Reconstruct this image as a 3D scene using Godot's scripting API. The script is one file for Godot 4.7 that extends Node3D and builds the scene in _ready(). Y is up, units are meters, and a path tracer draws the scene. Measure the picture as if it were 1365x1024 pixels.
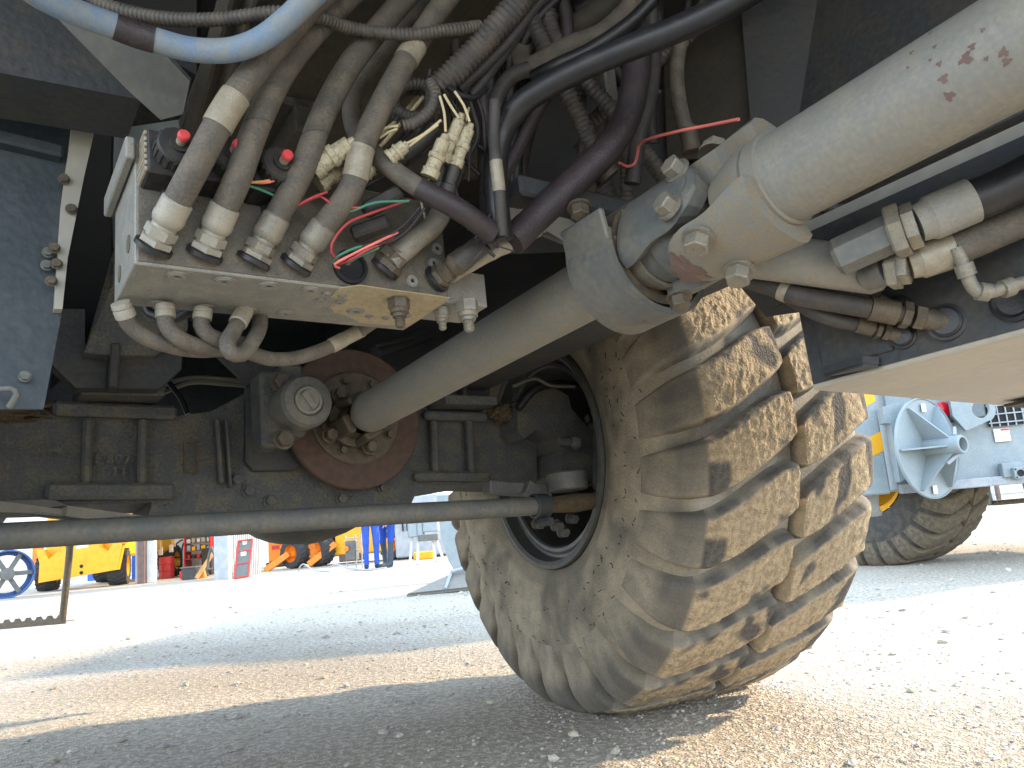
extends Node3D
# Underside of a wheeled crane parked in a gravel yard: valve block, hoses, drive shaft, axle and one big tyre.

const EYE := Vector3(0, 0.62, 0)
const FOCAL := 1027.0
var cam_basis: Basis
var crane_basis: Basis
var crane_inv: Basis
var crane: Node3D
const BASE := Vector3(0.877, -0.66, -2.12)      # the crane's own origin (ground under the axle), seen from the eye
var mats := {}
var noise_soft: PackedByteArray
var noise_fine: PackedByteArray
var noise_speck: PackedByteArray
var noise_streak: PackedByteArray
var bump_fine: ImageTexture
var bump_lump: ImageTexture
const TS := 512
var rng := RandomNumberGenerator.new()
var last_path := PackedVector3Array()

# ------------------------------------------------------------------ mesh collector
class Geo:
	var v := PackedVector3Array()
	var n := PackedVector3Array()
	var c := PackedColorArray()
	var ix := PackedInt32Array()
	var tint := Color(1, 1, 1)

	func poly(p: Array, mid: Vector3) -> void:
		var nn: Vector3 = (p[1] - p[0]).cross(p[2] - p[0])
		if nn.length() < 1e-12 and p.size() > 3:
			nn = (p[2] - p[0]).cross(p[3] - p[0])
		if nn.length() < 1e-12:
			return
		nn = nn.normalized()
		var cen := Vector3.ZERO
		for q in p:
			cen += q
		cen /= p.size()
		var pts := p
		if nn.dot(cen - mid) < 0:
			nn = -nn
			pts = p.duplicate()
			pts.reverse()
		var b := v.size()
		for q in pts:
			v.append(q)
			n.append(nn)
			c.append(tint)
		for i in range(1, pts.size() - 1):
			ix.append_array([b, b + i + 1, b + i])

	func cbox(x: Transform3D, s: Vector3, b := 0.0) -> void:
		var h := s * 0.5
		b = minf(b, minf(h.x, minf(h.y, h.z)) * 0.6)
		var mid := x.origin
		for a in 3:
			var a1 := (a + 1) % 3
			var a2 := (a + 2) % 3
			for sg in [-1.0, 1.0]:
				var q := []
				for k in [[-1, -1], [1, -1], [1, 1], [-1, 1]]:
					var p := Vector3()
					p[a] = sg * h[a]
					p[a1] = k[0] * (h[a1] - b)
					p[a2] = k[1] * (h[a2] - b)
					q.append(x * p)
				poly(q, mid)
		if b <= 0.0:
			return
		for a in 3:
			var a1 := (a + 1) % 3
			var a2 := (a + 2) % 3
			for s1 in [-1.0, 1.0]:
				for s2 in [-1.0, 1.0]:
					var q := []
					for e in [[-1.0, 0], [1.0, 0], [1.0, 1], [-1.0, 1]]:
						var p := Vector3()
						p[a] = e[0] * (h[a] - b)
						p[a1] = s1 * (h[a1] - (b if e[1] == 0 else 0.0))
						p[a2] = s2 * (h[a2] - (0.0 if e[1] == 0 else b))
						q.append(x * p)
					poly(q, mid)
		for sx in [-1.0, 1.0]:
			for sy in [-1.0, 1.0]:
				for sz in [-1.0, 1.0]:
					var o := Vector3(sx, sy, sz)
					var q := []
					for a in 3:
						var p := o * (h - Vector3(b, b, b))
						p[a] = o[a] * h[a]
						q.append(x * p)
					poly(q, mid)

	func box(o: Vector3, s: Vector3, b := 0.0) -> void:
		cbox(Transform3D(Basis(), o), s, b)

	# bar between two points
	func bar(a: Vector3, e: Vector3, w: float, t: float, up := Vector3.UP, b := 0.0) -> void:
		var y := (e - a).normalized()
		var z := up - y * up.dot(y)
		if z.length() < 1e-4:
			z = Vector3.RIGHT - y * y.x
		z = z.normalized()
		var xx := y.cross(z)
		cbox(Transform3D(Basis(xx, y, z), (a + e) * 0.5), Vector3(w, a.distance_to(e), t), b)

	# extruded outline: polygon in the xy plane of x, depth along z
	func prism(x: Transform3D, pl: PackedVector2Array, d: float, b := 0.0) -> void:
		var tri := Geometry2D.triangulate_polygon(pl)
		var inner := pl
		if b > 0.0:
			var off := Geometry2D.offset_polygon(pl, -b)
			if off.size() == 1 and off[0].size() == pl.size():
				inner = off[0]
				# match the starting corner
				var best := 0
				for i in inner.size():
					if inner[i].distance_to(pl[0]) < inner[best].distance_to(pl[0]):
						best = i
				var turned := PackedVector2Array()
				for i in inner.size():
					turned.append(inner[(best + i) % inner.size()])
				if turned[1].distance_to(pl[1]) > turned[turned.size() - 1].distance_to(pl[1]):
					turned = pl
				inner = turned
				tri = Geometry2D.triangulate_polygon(inner)
			if inner == pl:
				b = 0.0
		for sg in [-1.0, 1.0]:
			var nn: Vector3 = (x.basis.z * sg).normalized()
			for i in range(0, tri.size(), 3):
				var q := []
				for k in 3:
					var p := inner[tri[i + k]]
					q.append(x * Vector3(p.x, p.y, sg * d * 0.5))
				var cc: Vector3 = (q[0] + q[1] + q[2]) / 3.0
				poly(q, cc - nn)
		var ccw := not Geometry2D.is_polygon_clockwise(pl)
		for i in pl.size():
			var j := (i + 1) % pl.size()
			var e := pl[j] - pl[i]
			var o2 := Vector2(e.y, -e.x) * (1.0 if ccw else -1.0)
			var on := (x.basis * Vector3(o2.x, o2.y, 0)).normalized()
			var hz := d * 0.5 - b
			var q := [x * Vector3(pl[i].x, pl[i].y, -hz), x * Vector3(pl[j].x, pl[j].y, -hz), x * Vector3(pl[j].x, pl[j].y, hz), x * Vector3(pl[i].x, pl[i].y, hz)]
			poly(q, (q[0] + q[2]) * 0.5 - on)
			if b > 0.0:
				for sg in [-1.0, 1.0]:
					q = [x * Vector3(pl[i].x, pl[i].y, sg * hz), x * Vector3(pl[j].x, pl[j].y, sg * hz), x * Vector3(inner[j].x, inner[j].y, sg * d * 0.5), x * Vector3(inner[i].x, inner[i].y, sg * d * 0.5)]
					poly(q, (q[0] + q[2]) * 0.5 - on - x.basis.z * sg)

	# turned shape round the local y axis; profile points are (radius, y)
	func lathe(x: Transform3D, pr: PackedVector2Array, seg := 24, soft := 40.0) -> void:
		for k in pr.size() - 1:
			var a := pr[k]
			var e := pr[k + 1]
			var d := e - a
			if d.length() < 1e-6:
				continue
			var m := Vector2(d.y, -d.x).normalized()
			var ma := m
			var me := m
			if k > 0:
				var dp := pr[k] - pr[k - 1]
				if dp.length() > 1e-6:
					var mp := Vector2(dp.y, -dp.x).normalized()
					if rad_to_deg(absf(mp.angle_to(m))) < soft:
						ma = (mp + m).normalized()
			if k < pr.size() - 2:
				var dn := pr[k + 2] - pr[k + 1]
				if dn.length() > 1e-6:
					var mn := Vector2(dn.y, -dn.x).normalized()
					if rad_to_deg(absf(mn.angle_to(m))) < soft:
						me = (mn + m).normalized()
			var b := v.size()
			for i in seg + 1:
				var t := TAU * i / seg
				var ct := cos(t)
				var s2 := sin(t)
				v.append(x * Vector3(a.x * ct, a.y, a.x * s2))
				n.append((x.basis * Vector3(ma.x * ct, ma.y, ma.x * s2)).normalized())
				v.append(x * Vector3(e.x * ct, e.y, e.x * s2))
				n.append((x.basis * Vector3(me.x * ct, me.y, me.x * s2)).normalized())
				c.append(tint)
				c.append(tint)
			for i in seg:
				var q := b + i * 2
				ix.append_array([q, q + 1, q + 2, q + 2, q + 1, q + 3])

	# hexagonal (or any-sided) prism standing on the local y axis, flat faces
	func nut(x: Transform3D, r: float, y0: float, y1: float, ch := 0.0, sides := 6) -> void:
		var mid := x * Vector3(0, (y0 + y1) * 0.5, 0)
		var lo := []
		var hi := []
		var top := []
		for i in sides:
			var t := TAU * i / sides
			lo.append(x * Vector3(r * cos(t), y0, r * sin(t)))
			hi.append(x * Vector3(r * cos(t), y1 - ch, r * sin(t)))
			top.append(x * Vector3((r - ch) * cos(t), y1, (r - ch) * sin(t)))
		for i in sides:
			var j := (i + 1) % sides
			poly([lo[i], lo[j], hi[j], hi[i]], mid)
			if ch > 0.0:
				poly([hi[i], hi[j], top[j], top[i]], mid)
		poly(top, mid)
		poly(lo, mid)

	func bolt(x: Transform3D, r: float, hh: float) -> void:
		lathe(x, PackedVector2Array([Vector2(r * 1.45, 0), Vector2(r * 1.45, hh * 0.22), Vector2(0, hh * 0.22)]), 16, 10)
		nut(x, r * 1.15, hh * 0.22, hh, r * 0.14)

	# swept round section; pts already smooth, rad is a float or an array of radii
	func tube(pts: PackedVector3Array, rad, seg := 10, caps := true) -> void:
		var m := pts.size()
		if m < 2:
			return
		var t0 := (pts[1] - pts[0]).normalized()
		var ref := Vector3.UP if absf(t0.y) < 0.9 else Vector3.RIGHT
		var nx := t0.cross(ref).normalized()
		var b := v.size()
		for i in m:
			var t: Vector3
			if i == 0:
				t = pts[1] - pts[0]
			elif i == m - 1:
				t = pts[m - 1] - pts[m - 2]
			else:
				t = pts[i + 1] - pts[i - 1]
			t = t.normalized()
			nx = (nx - t * nx.dot(t)).normalized()
			var ny := t.cross(nx)
			var r: float = rad if rad is float else rad[i]
			var sl := 0.0
			if not (rad is float) and i > 0 and i < m - 1:
				sl = -(rad[i + 1] - rad[i - 1]) / maxf(1e-5, pts[i + 1].distance_to(pts[i - 1]))
			for k in seg + 1:
				var a := TAU * k / seg
				var d := nx * cos(a) + ny * sin(a)
				v.append(pts[i] + d * r)
				n.append((d + t * sl).normalized())
				c.append(tint)
		for i in m - 1:
			for k in seg:
				var q := b + i * (seg + 1) + k
				ix.append_array([q, q + 1, q + seg + 1, q + 1, q + seg + 2, q + seg + 1])
		if caps:
			for e in [0, m - 1]:
				var ring := []
				for k in seg:
					ring.append(v[b + e * (seg + 1) + k])
				var inn: Vector3 = pts[1] if e == 0 else pts[m - 2]
				poly(ring, inn)

	func ball(o: Vector3, r: Vector3, seg := 12) -> void:
		var pr := PackedVector2Array()
		for i in 9:
			var a := -PI / 2 + PI * i / 8
			pr.append(Vector2(cos(a), sin(a)))
		lathe(Transform3D(Basis.from_scale(r), o), pr, seg, 60)

	func mesh() -> ArrayMesh:
		for i in range(0, ix.size(), 3):      # winding follows the normals
			var a := ix[i]
			var b := ix[i + 1]
			var e := ix[i + 2]
			if (v[b] - v[a]).cross(v[e] - v[a]).dot(n[a] + n[b] + n[e]) > 0.0:
				ix[i + 1] = e
				ix[i + 2] = b
		var arr := []
		arr.resize(Mesh.ARRAY_MAX)
		arr[Mesh.ARRAY_VERTEX] = v
		arr[Mesh.ARRAY_NORMAL] = n
		arr[Mesh.ARRAY_COLOR] = c
		arr[Mesh.ARRAY_INDEX] = ix
		var am := ArrayMesh.new()
		am.add_surface_from_arrays(Mesh.PRIMITIVE_TRIANGLES, arr)
		return am

# ------------------------------------------------------------------ placing
func s(r: float, g: float, b: float) -> Color:
	return Color(r / 255.0, g / 255.0, b / 255.0)

func ray_c(x: float, y: float) -> Vector3:          # direction in the crane's axes
	return crane_inv * (cam_basis * Vector3((x - 682.5) / FOCAL, (512.0 - y) / FOCAL, -1))

func pd(x: float, y: float, d: float) -> Vector3:   # crane axes, d metres ahead of the eye
	return ray_c(x, y) * d

func pu(x: float, y: float, u: float) -> Vector3:
	var r := ray_c(x, y)
	return r * (u / r.x)

func pv(x: float, y: float, h: float) -> Vector3:
	var r := ray_c(x, y)
	return r * (h / r.y)

func pw(x: float, y: float, w: float) -> Vector3:
	var r := ray_c(x, y)
	return r * (w / r.z)

func ground_at(x: float, y: float) -> Vector3:
	var r := cam_basis * Vector3((x - 682.5) / FOCAL, (512.0 - y) / FOCAL, -1)
	return EYE + r * (-EYE.y / r.y)

func ax(o: Vector3, dir: Vector3, spin := 0.0) -> Transform3D:   # frame whose y axis is dir
	var y := dir.normalized()
	var z := Vector3.UP if absf(y.y) < 0.9 else Vector3.BACK
	var x := y.cross(z).normalized()
	z = x.cross(y)
	return Transform3D(Basis(x, y, z) * Basis(Vector3.UP, spin), o)

func smooth(p: PackedVector3Array, step := 0.012) -> PackedVector3Array:
	var out := PackedVector3Array()
	for i in p.size() - 1:
		var a := p[maxi(i - 1, 0)]
		var b := p[i]
		var c := p[i + 1]
		var d := p[mini(i + 2, p.size() - 1)]
		if i == 0:
			a = b * 2 - c
		if i + 2 > p.size() - 1:
			d = c * 2 - b
		var k := maxi(2, int(ceil(b.distance_to(c) / step)))
		for j in k:
			out.append(b.cubic_interpolate(c, a, d, float(j) / k))
	out.append(p[p.size() - 1])
	return out

# ------------------------------------------------------------------ scene tree
func part(called: String, g, m: Material, parent: Node = null, label := "") -> MeshInstance3D:
	var o := MeshInstance3D.new()
	o.name = called
	o.mesh = g.mesh() if g is Geo else g
	o.material_override = m
	if parent == null or parent == crane:
		crane.add_child(o, true)
		o.position = -BASE
	else:
		parent.add_child(o, true)
	if label != "":
		o.set_meta("label", label)
	return o

func tag(o: Node, label: String, category: String, group := "") -> Node:
	o.set_meta("label", label)
	o.set_meta("category", category)
	if group != "":
		o.set_meta("group", group)
	return o

func thing(called: String, label: String, category: String, at := Vector3.ZERO, turn := 0.0, group := "") -> Node3D:
	var o := Node3D.new()
	o.name = called
	add_child(o, true)
	o.position = at
	o.rotation.y = turn
	tag(o, label, category, group)
	return o

func lone(called: String, g, m: Material, at: Vector3, label: String, category: String, group := "", turn := 0.0) -> MeshInstance3D:
	var o := MeshInstance3D.new()
	o.name = called
	o.mesh = g.mesh() if g is Geo else g
	o.material_override = m
	add_child(o, true)
	o.position = at
	o.rotation.y = turn
	tag(o, label, category, group)
	return o

# ------------------------------------------------------------------ materials
func field(seed_: int, freq: float, oct: int, kind := FastNoiseLite.TYPE_SIMPLEX_SMOOTH, stretch := 1) -> PackedByteArray:
	var f := FastNoiseLite.new()
	f.seed = seed_
	f.noise_type = kind
	f.frequency = freq
	f.fractal_octaves = oct
	f.fractal_type = FastNoiseLite.FRACTAL_FBM if oct > 1 else FastNoiseLite.FRACTAL_NONE
	var im := f.get_seamless_image(TS, TS)
	im.convert(Image.FORMAT_L8)
	if stretch > 1:
		im.resize(TS, TS / stretch, Image.INTERPOLATE_LANCZOS)
		var big := Image.create(TS, TS, false, Image.FORMAT_L8)
		for k in stretch:
			big.blit_rect(im, Rect2i(0, 0, TS, TS / stretch), Vector2i(0, k * TS / stretch))
		im = big
	return im.get_data()

# base paint a, broad patches b (share pb), specks c (share pc), grain
func surf(key: String, a: Color, b: Color, c: Color, pb := 0.4, pc := 0.05, grain := 0.08, rough := 0.75, metal := 0.0, scale := 1.5, bump := 0.4, lump := false, streak := 0.0, vcol := false) -> StandardMaterial3D:
	if mats.has(key):
		return mats[key]
	var out := PackedByteArray()
	out.resize(TS * TS * 3)
	var off := (key.hash() & 0xffff) * 7
	var mask := TS * TS - 1
	for i in TS * TS:
		var j := (i + off) & mask
		var n1 := noise_soft[j] / 255.0
		var n2 := noise_fine[(i + off * 3) & mask] / 255.0
		var n3 := noise_speck[j] / 255.0
		var t := clampf((n1 * 0.75 + n2 * 0.35 - (0.95 - pb * 0.8)) * 4.0 + 0.5, 0.0, 1.0)
		var u := clampf((n3 * 0.75 + n2 * 0.25 - (0.86 - pc * 1.6)) * 14.0, 0.0, 1.0)
		if pc <= 0.0:
			u = 0.0
		var k := 1.0 + (n2 - 0.5) * 2.0 * grain + (noise_streak[j] / 255.0 - 0.5) * 2.0 * streak
		var r := (a.r + (b.r - a.r) * t) * k
		var g := (a.g + (b.g - a.g) * t) * k
		var bl := (a.b + (b.b - a.b) * t) * k
		out[i * 3] = int(clampf(r + (c.r - r) * u, 0, 1) * 255)
		out[i * 3 + 1] = int(clampf(g + (c.g - g) * u, 0, 1) * 255)
		out[i * 3 + 2] = int(clampf(bl + (c.b - bl) * u, 0, 1) * 255)
	var im := Image.create_from_data(TS, TS, false, Image.FORMAT_RGB8, out)
	var m := StandardMaterial3D.new()
	m.albedo_texture = ImageTexture.create_from_image(im)
	m.roughness = rough
	m.metallic = metal
	m.uv1_triplanar = true
	m.uv1_scale = Vector3.ONE * scale
	if bump > 0.0:
		m.normal_enabled = true
		m.normal_texture = bump_lump if lump else bump_fine
		m.normal_scale = bump
	m.vertex_color_use_as_albedo = vcol
	mats[key] = m
	return m

func plain(key: String, a: Color, rough := 0.6, metal := 0.0) -> StandardMaterial3D:
	if mats.has(key):
		return mats[key]
	var m := StandardMaterial3D.new()
	m.albedo_color = a
	m.roughness = rough
	m.metallic = metal
	mats[key] = m
	return m

func bump_from(d: PackedByteArray, k: float) -> ImageTexture:
	var im := Image.create_from_data(TS, TS, false, Image.FORMAT_L8, d)
	im.convert(Image.FORMAT_RGBA8)
	im.bump_map_to_normal_map(k)
	return ImageTexture.create_from_image(im)

# ------------------------------------------------------------------ build
func _ready() -> void:
	cam_basis = Basis(Vector3.RIGHT, deg_to_rad(10.3)) * Basis(Vector3.BACK, deg_to_rad(-4.9))
	var lean := Basis(Vector3.RIGHT, deg_to_rad(12.5)) * Basis(Vector3.BACK, deg_to_rad(-6.0))
	crane_basis = cam_basis * lean.inverse() * Basis(Vector3.UP, deg_to_rad(36.0))
	crane_inv = crane_basis.inverse()
	rng.seed = 4711
	var cam := Camera3D.new()
	cam.name = "camera"
	cam.transform = Transform3D(cam_basis, EYE)
	cam.fov = 53.0
	cam.near = 0.02
	cam.far = 900.0
	add_child(cam)
	var we := WorldEnvironment.new()
	we.name = "environment"
	var env := Environment.new()
	var sky := Sky.new()
	var sm := ProceduralSkyMaterial.new()
	sm.sky_top_color = Color(0.55, 0.62, 0.70)
	sm.sky_horizon_color = Color(0.84, 0.86, 0.87)
	sm.sky_curve = 0.12
	sm.ground_horizon_color = Color(0.62, 0.62, 0.6)
	sm.ground_bottom_color = Color(0.4, 0.38, 0.35)
	sky.sky_material = sm
	env.background_mode = Environment.BG_SKY
	env.sky = sky
	env.background_energy_multiplier = 1.75
	env.ambient_light_source = Environment.AMBIENT_SOURCE_SKY
	env.tonemap_mode = Environment.TONE_MAPPER_LINEAR
	env.tonemap_exposure = 4.9
	env.sdfgi_enabled = true
	env.ssao_enabled = true
	env.ssil_enabled = true
	we.environment = env
	add_child(we)
	var sun := DirectionalLight3D.new()
	sun.name = "sun"
	sun.light_energy = 0.62
	sun.light_color = Color(1.0, 0.89, 0.74)
	sun.light_angular_distance = 1.4
	sun.shadow_enabled = true
	var to_sun := Vector3(0.93, 0.50, -0.33).normalized()
	sun.look_at_from_position(to_sun * 20.0, Vector3.ZERO, Vector3.UP)
	add_child(sun)

	noise_soft = field(3, 0.012, 5)
	noise_fine = field(8, 0.09, 3)
	noise_speck = field(21, 0.03, 4)
	noise_streak = field(33, 0.02, 3, FastNoiseLite.TYPE_SIMPLEX_SMOOTH, 8)
	bump_fine = bump_from(noise_fine, 3.0)
	bump_lump = bump_from(noise_speck, 8.0)
	make_materials()
	make_ground()
	crane = Node3D.new()
	crane.name = "wheeled_crane"
	add_child(crane)
	crane.transform = Transform3D(crane_basis, EYE + crane_basis * BASE)
	tag(crane, "grey dusty wheeled crane seen from beneath, with valve block, hoses and drive shaft", "crane")
	build_chassis()
	build_axle()
	build_shaft()
	build_valve_block()
	build_hoses()
	build_right_side()
	build_wheels()
	build_other_crane()
	build_background()

func make_materials() -> void:
	surf("paint", s(92, 94, 92), s(108, 104, 94), s(62, 60, 56), 0.45, 0.04, 0.05, 0.6, 0.0, 1.4, 0.15)
	surf("dark_paint", s(54, 57, 59), s(64, 62, 57), s(40, 40, 39), 0.45, 0.04, 0.06, 0.62, 0.0, 1.2, 0.2)
	surf("blue_paint", s(50, 58, 63), s(58, 65, 68), s(36, 41, 44), 0.4, 0.02, 0.05, 0.55, 0.0, 1.0, 0.15)
	surf("cast", s(78, 80, 79), s(94, 90, 78), s(46, 44, 40), 0.42, 0.06, 0.1, 0.8, 0.0, 2.0, 0.7)
	surf("brown_web", s(60, 57, 50), s(68, 63, 53), s(46, 44, 40), 0.5, 0.05, 0.08, 0.8, 0.0, 1.3, 0.3)
	surf("shaft_paint", s(126, 124, 116), s(134, 129, 117), s(98, 94, 86), 0.42, 0.02, 0.04, 0.55, 0.0, 2.2, 0.15, false, 0.03)
	surf("joint_paint", s(124, 122, 114), s(134, 122, 102), s(104, 84, 76), 0.42, 0.05, 0.06, 0.6, 0.0, 5.0, 0.25)
	surf("rust_disc", s(94, 74, 62), s(82, 66, 57), s(116, 92, 74), 0.5, 0.06, 0.07, 0.75, 0.2, 4.0, 0.3)
	surf("rust", s(76, 65, 49), s(92, 79, 58), s(60, 48, 36), 0.5, 0.1, 0.15, 0.95, 0.0, 5.0, 1.0, true)
	surf("block", s(128, 126, 119), s(140, 136, 125), s(84, 78, 66), 0.45, 0.05, 0.05, 0.6, 0.0, 4.0, 0.2)
	surf("block_face", s(88, 84, 75), s(102, 94, 80), s(58, 52, 44), 0.5, 0.06, 0.08, 0.7, 0.0, 4.0, 0.25)
	surf("chip_patch", s(162, 148, 116), s(172, 158, 128), s(124, 110, 88), 0.5, 0.1, 0.06, 0.7, 0.0, 7.0, 0.3)
	surf("steel", s(124, 120, 110), s(142, 134, 118), s(80, 74, 64), 0.5, 0.08, 0.08, 0.55, 0.3, 6.0, 0.25)
	surf("bright_steel", s(148, 144, 132), s(158, 150, 132), s(96, 88, 74), 0.45, 0.06, 0.06, 0.55, 0.15, 6.0, 0.2)
	surf("dark_steel", s(84, 78, 68), s(104, 92, 74), s(52, 48, 42), 0.5, 0.06, 0.08, 0.6, 0.3, 5.0, 0.3)
	surf("rubber", s(82, 77, 70), s(104, 95, 82), s(60, 56, 52), 0.5, 0.04, 0.07, 0.72, 0.0, 4.0, 0.25, false, 0.05)
	surf("rubber_dark", s(56, 54, 52), s(72, 66, 60), s(36, 35, 34), 0.42, 0.04, 0.07, 0.6, 0.0, 4.0, 0.25)
	surf("rubber_black", s(30, 30, 32), s(44, 42, 42), s(20, 20, 20), 0.4, 0.03, 0.06, 0.42, 0.0, 4.0, 0.2)
	surf("rubber_purple", s(48, 40, 42), s(58, 50, 50), s(30, 26, 26), 0.45, 0.05, 0.08, 0.55, 0.0, 4.0, 0.5)
	surf("loom", s(66, 64, 62), s(92, 84, 74), s(40, 38, 36), 0.5, 0.03, 0.06, 0.6, 0.0, 5.0, 0.15)
	surf("blue_hose", s(106, 128, 152), s(126, 132, 134), s(84, 88, 92), 0.5, 0.03, 0.05, 0.6, 0.0, 5.0, 0.2)
	surf("cream", s(176, 166, 138), s(156, 144, 114), s(80, 70, 56), 0.4, 0.14, 0.05, 0.6, 0.0, 9.0, 0.2)
	surf("sleeve", s(136, 126, 106), s(154, 146, 128), s(100, 92, 78), 0.45, 0.04, 0.06, 0.4, 0.0, 7.0, 0.15)
	surf("black_plastic", s(38, 36, 34), s(58, 52, 44), s(24, 24, 24), 0.4, 0.03, 0.06, 0.6, 0.0, 6.0, 0.25)
	surf("tyre", s(214, 213, 211), s(232, 229, 224), s(180, 178, 176), 0.5, 0.03, 0.07, 0.92, 0.0, 2.4, 0.5, false, 0.03, true)
	surf("mud", s(196, 193, 188), s(240, 236, 230), s(140, 136, 130), 0.5, 0.08, 0.22, 0.97, 0.0, 6.0, 1.0, true, 0.0, true)
	surf("rim_paint", s(66, 70, 70), s(84, 80, 70), s(44, 44, 42), 0.45, 0.03, 0.05, 0.55, 0.0, 2.0, 0.2)
	surf("pale_blue", s(136, 148, 152), s(144, 154, 156), s(120, 96, 84), 0.45, 0.015, 0.03, 0.5, 0.0, 1.2, 0.08)
	surf("beam_paint", s(158, 154, 142), s(166, 160, 146), s(120, 114, 104), 0.45, 0.015, 0.02, 0.6, 0.0, 0.7, 0.0)
	surf("navy_enamel", s(44, 78, 132), s(50, 84, 136), s(40, 56, 90), 0.4, 0.02, 0.03, 0.5, 0.0, 0.8, 0.05)
	surf("yellow", s(232, 168, 22), s(222, 158, 24), s(150, 104, 30), 0.4, 0.01, 0.03, 0.5, 0.0, 0.8, 0.05)
	surf("orange", s(228, 128, 22), s(216, 120, 24), s(140, 84, 30), 0.4, 0.01, 0.03, 0.5, 0.0, 0.8, 0.05)
	surf("blue_enamel", s(36, 92, 190), s(44, 100, 196), s(30, 60, 120), 0.4, 0.02, 0.03, 0.5, 0.0, 0.8, 0.05)
	surf("red_enamel", s(190, 44, 34), s(176, 40, 34), s(96, 40, 34), 0.4, 0.03, 0.04, 0.5, 0.0, 1.2, 0.05)
	surf("white_wall", s(196, 194, 186), s(208, 204, 196), s(166, 160, 150), 0.5, 0.02, 0.03, 0.8, 0.0, 0.5, 0.05)
	surf("grey_sheet", s(150, 156, 162), s(164, 168, 170), s(120, 122, 124), 0.5, 0.02, 0.03, 0.5, 0.0, 0.6, 0.05)
	surf("red_oxide", s(104, 84, 78), s(114, 94, 86), s(92, 74, 70), 0.5, 0.05, 0.05, 0.8, 0.0, 1.0, 0.1)
	surf("timber", s(184, 142, 92), s(170, 126, 78), s(120, 88, 54), 0.5, 0.03, 0.06, 0.8, 0.0, 1.0, 0.2, false, 0.12)
	surf("cloth", s(220, 220, 220), s(240, 240, 240), s(180, 180, 180), 0.5, 0.03, 0.06, 0.9, 0.0, 3.0, 0.3, false, 0.0, true)
	surf("tyre_dark", s(62, 60, 57), s(82, 77, 68), s(48, 46, 44), 0.45, 0.03, 0.06, 0.9, 0.0, 1.6, 0.3)
	surf("lug_dark", s(88, 82, 72), s(116, 104, 84), s(60, 58, 54), 0.5, 0.06, 0.08, 0.95, 0.0, 2.4, 0.4)
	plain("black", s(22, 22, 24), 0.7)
	plain("glass_red", s(190, 20, 40), 0.2)
	plain("lamp_white", s(226, 224, 200), 0.2)
	plain("paper", s(226, 222, 212), 0.7)
	plain("red_button", s(206, 70, 72), 0.45)
	plain("wire_red", s(164, 58, 60), 0.5)
	plain("wire_pink", s(226, 120, 108), 0.5)
	plain("wire_green", s(60, 122, 98), 0.5)
	plain("wire_orange", s(208, 146, 88), 0.5)
	plain("wire_black", s(34, 30, 32), 0.5)
	plain("wire_cream", s(196, 180, 140), 0.5)
	plain("tag_cream", s(206, 186, 140), 0.6)

# ------------------------------------------------------------------ ground
func ground_h(x: float, z: float, f: FastNoiseLite) -> float:
	var r := sqrt(x * x + z * z)
	var k := clampf(1.0 - r / 60.0, 0.0, 1.0)
	return (f.get_noise_2d(x, z) * 0.02 + f.get_noise_2d(x * 7.0, z * 7.0) * 0.008) * k

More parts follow.
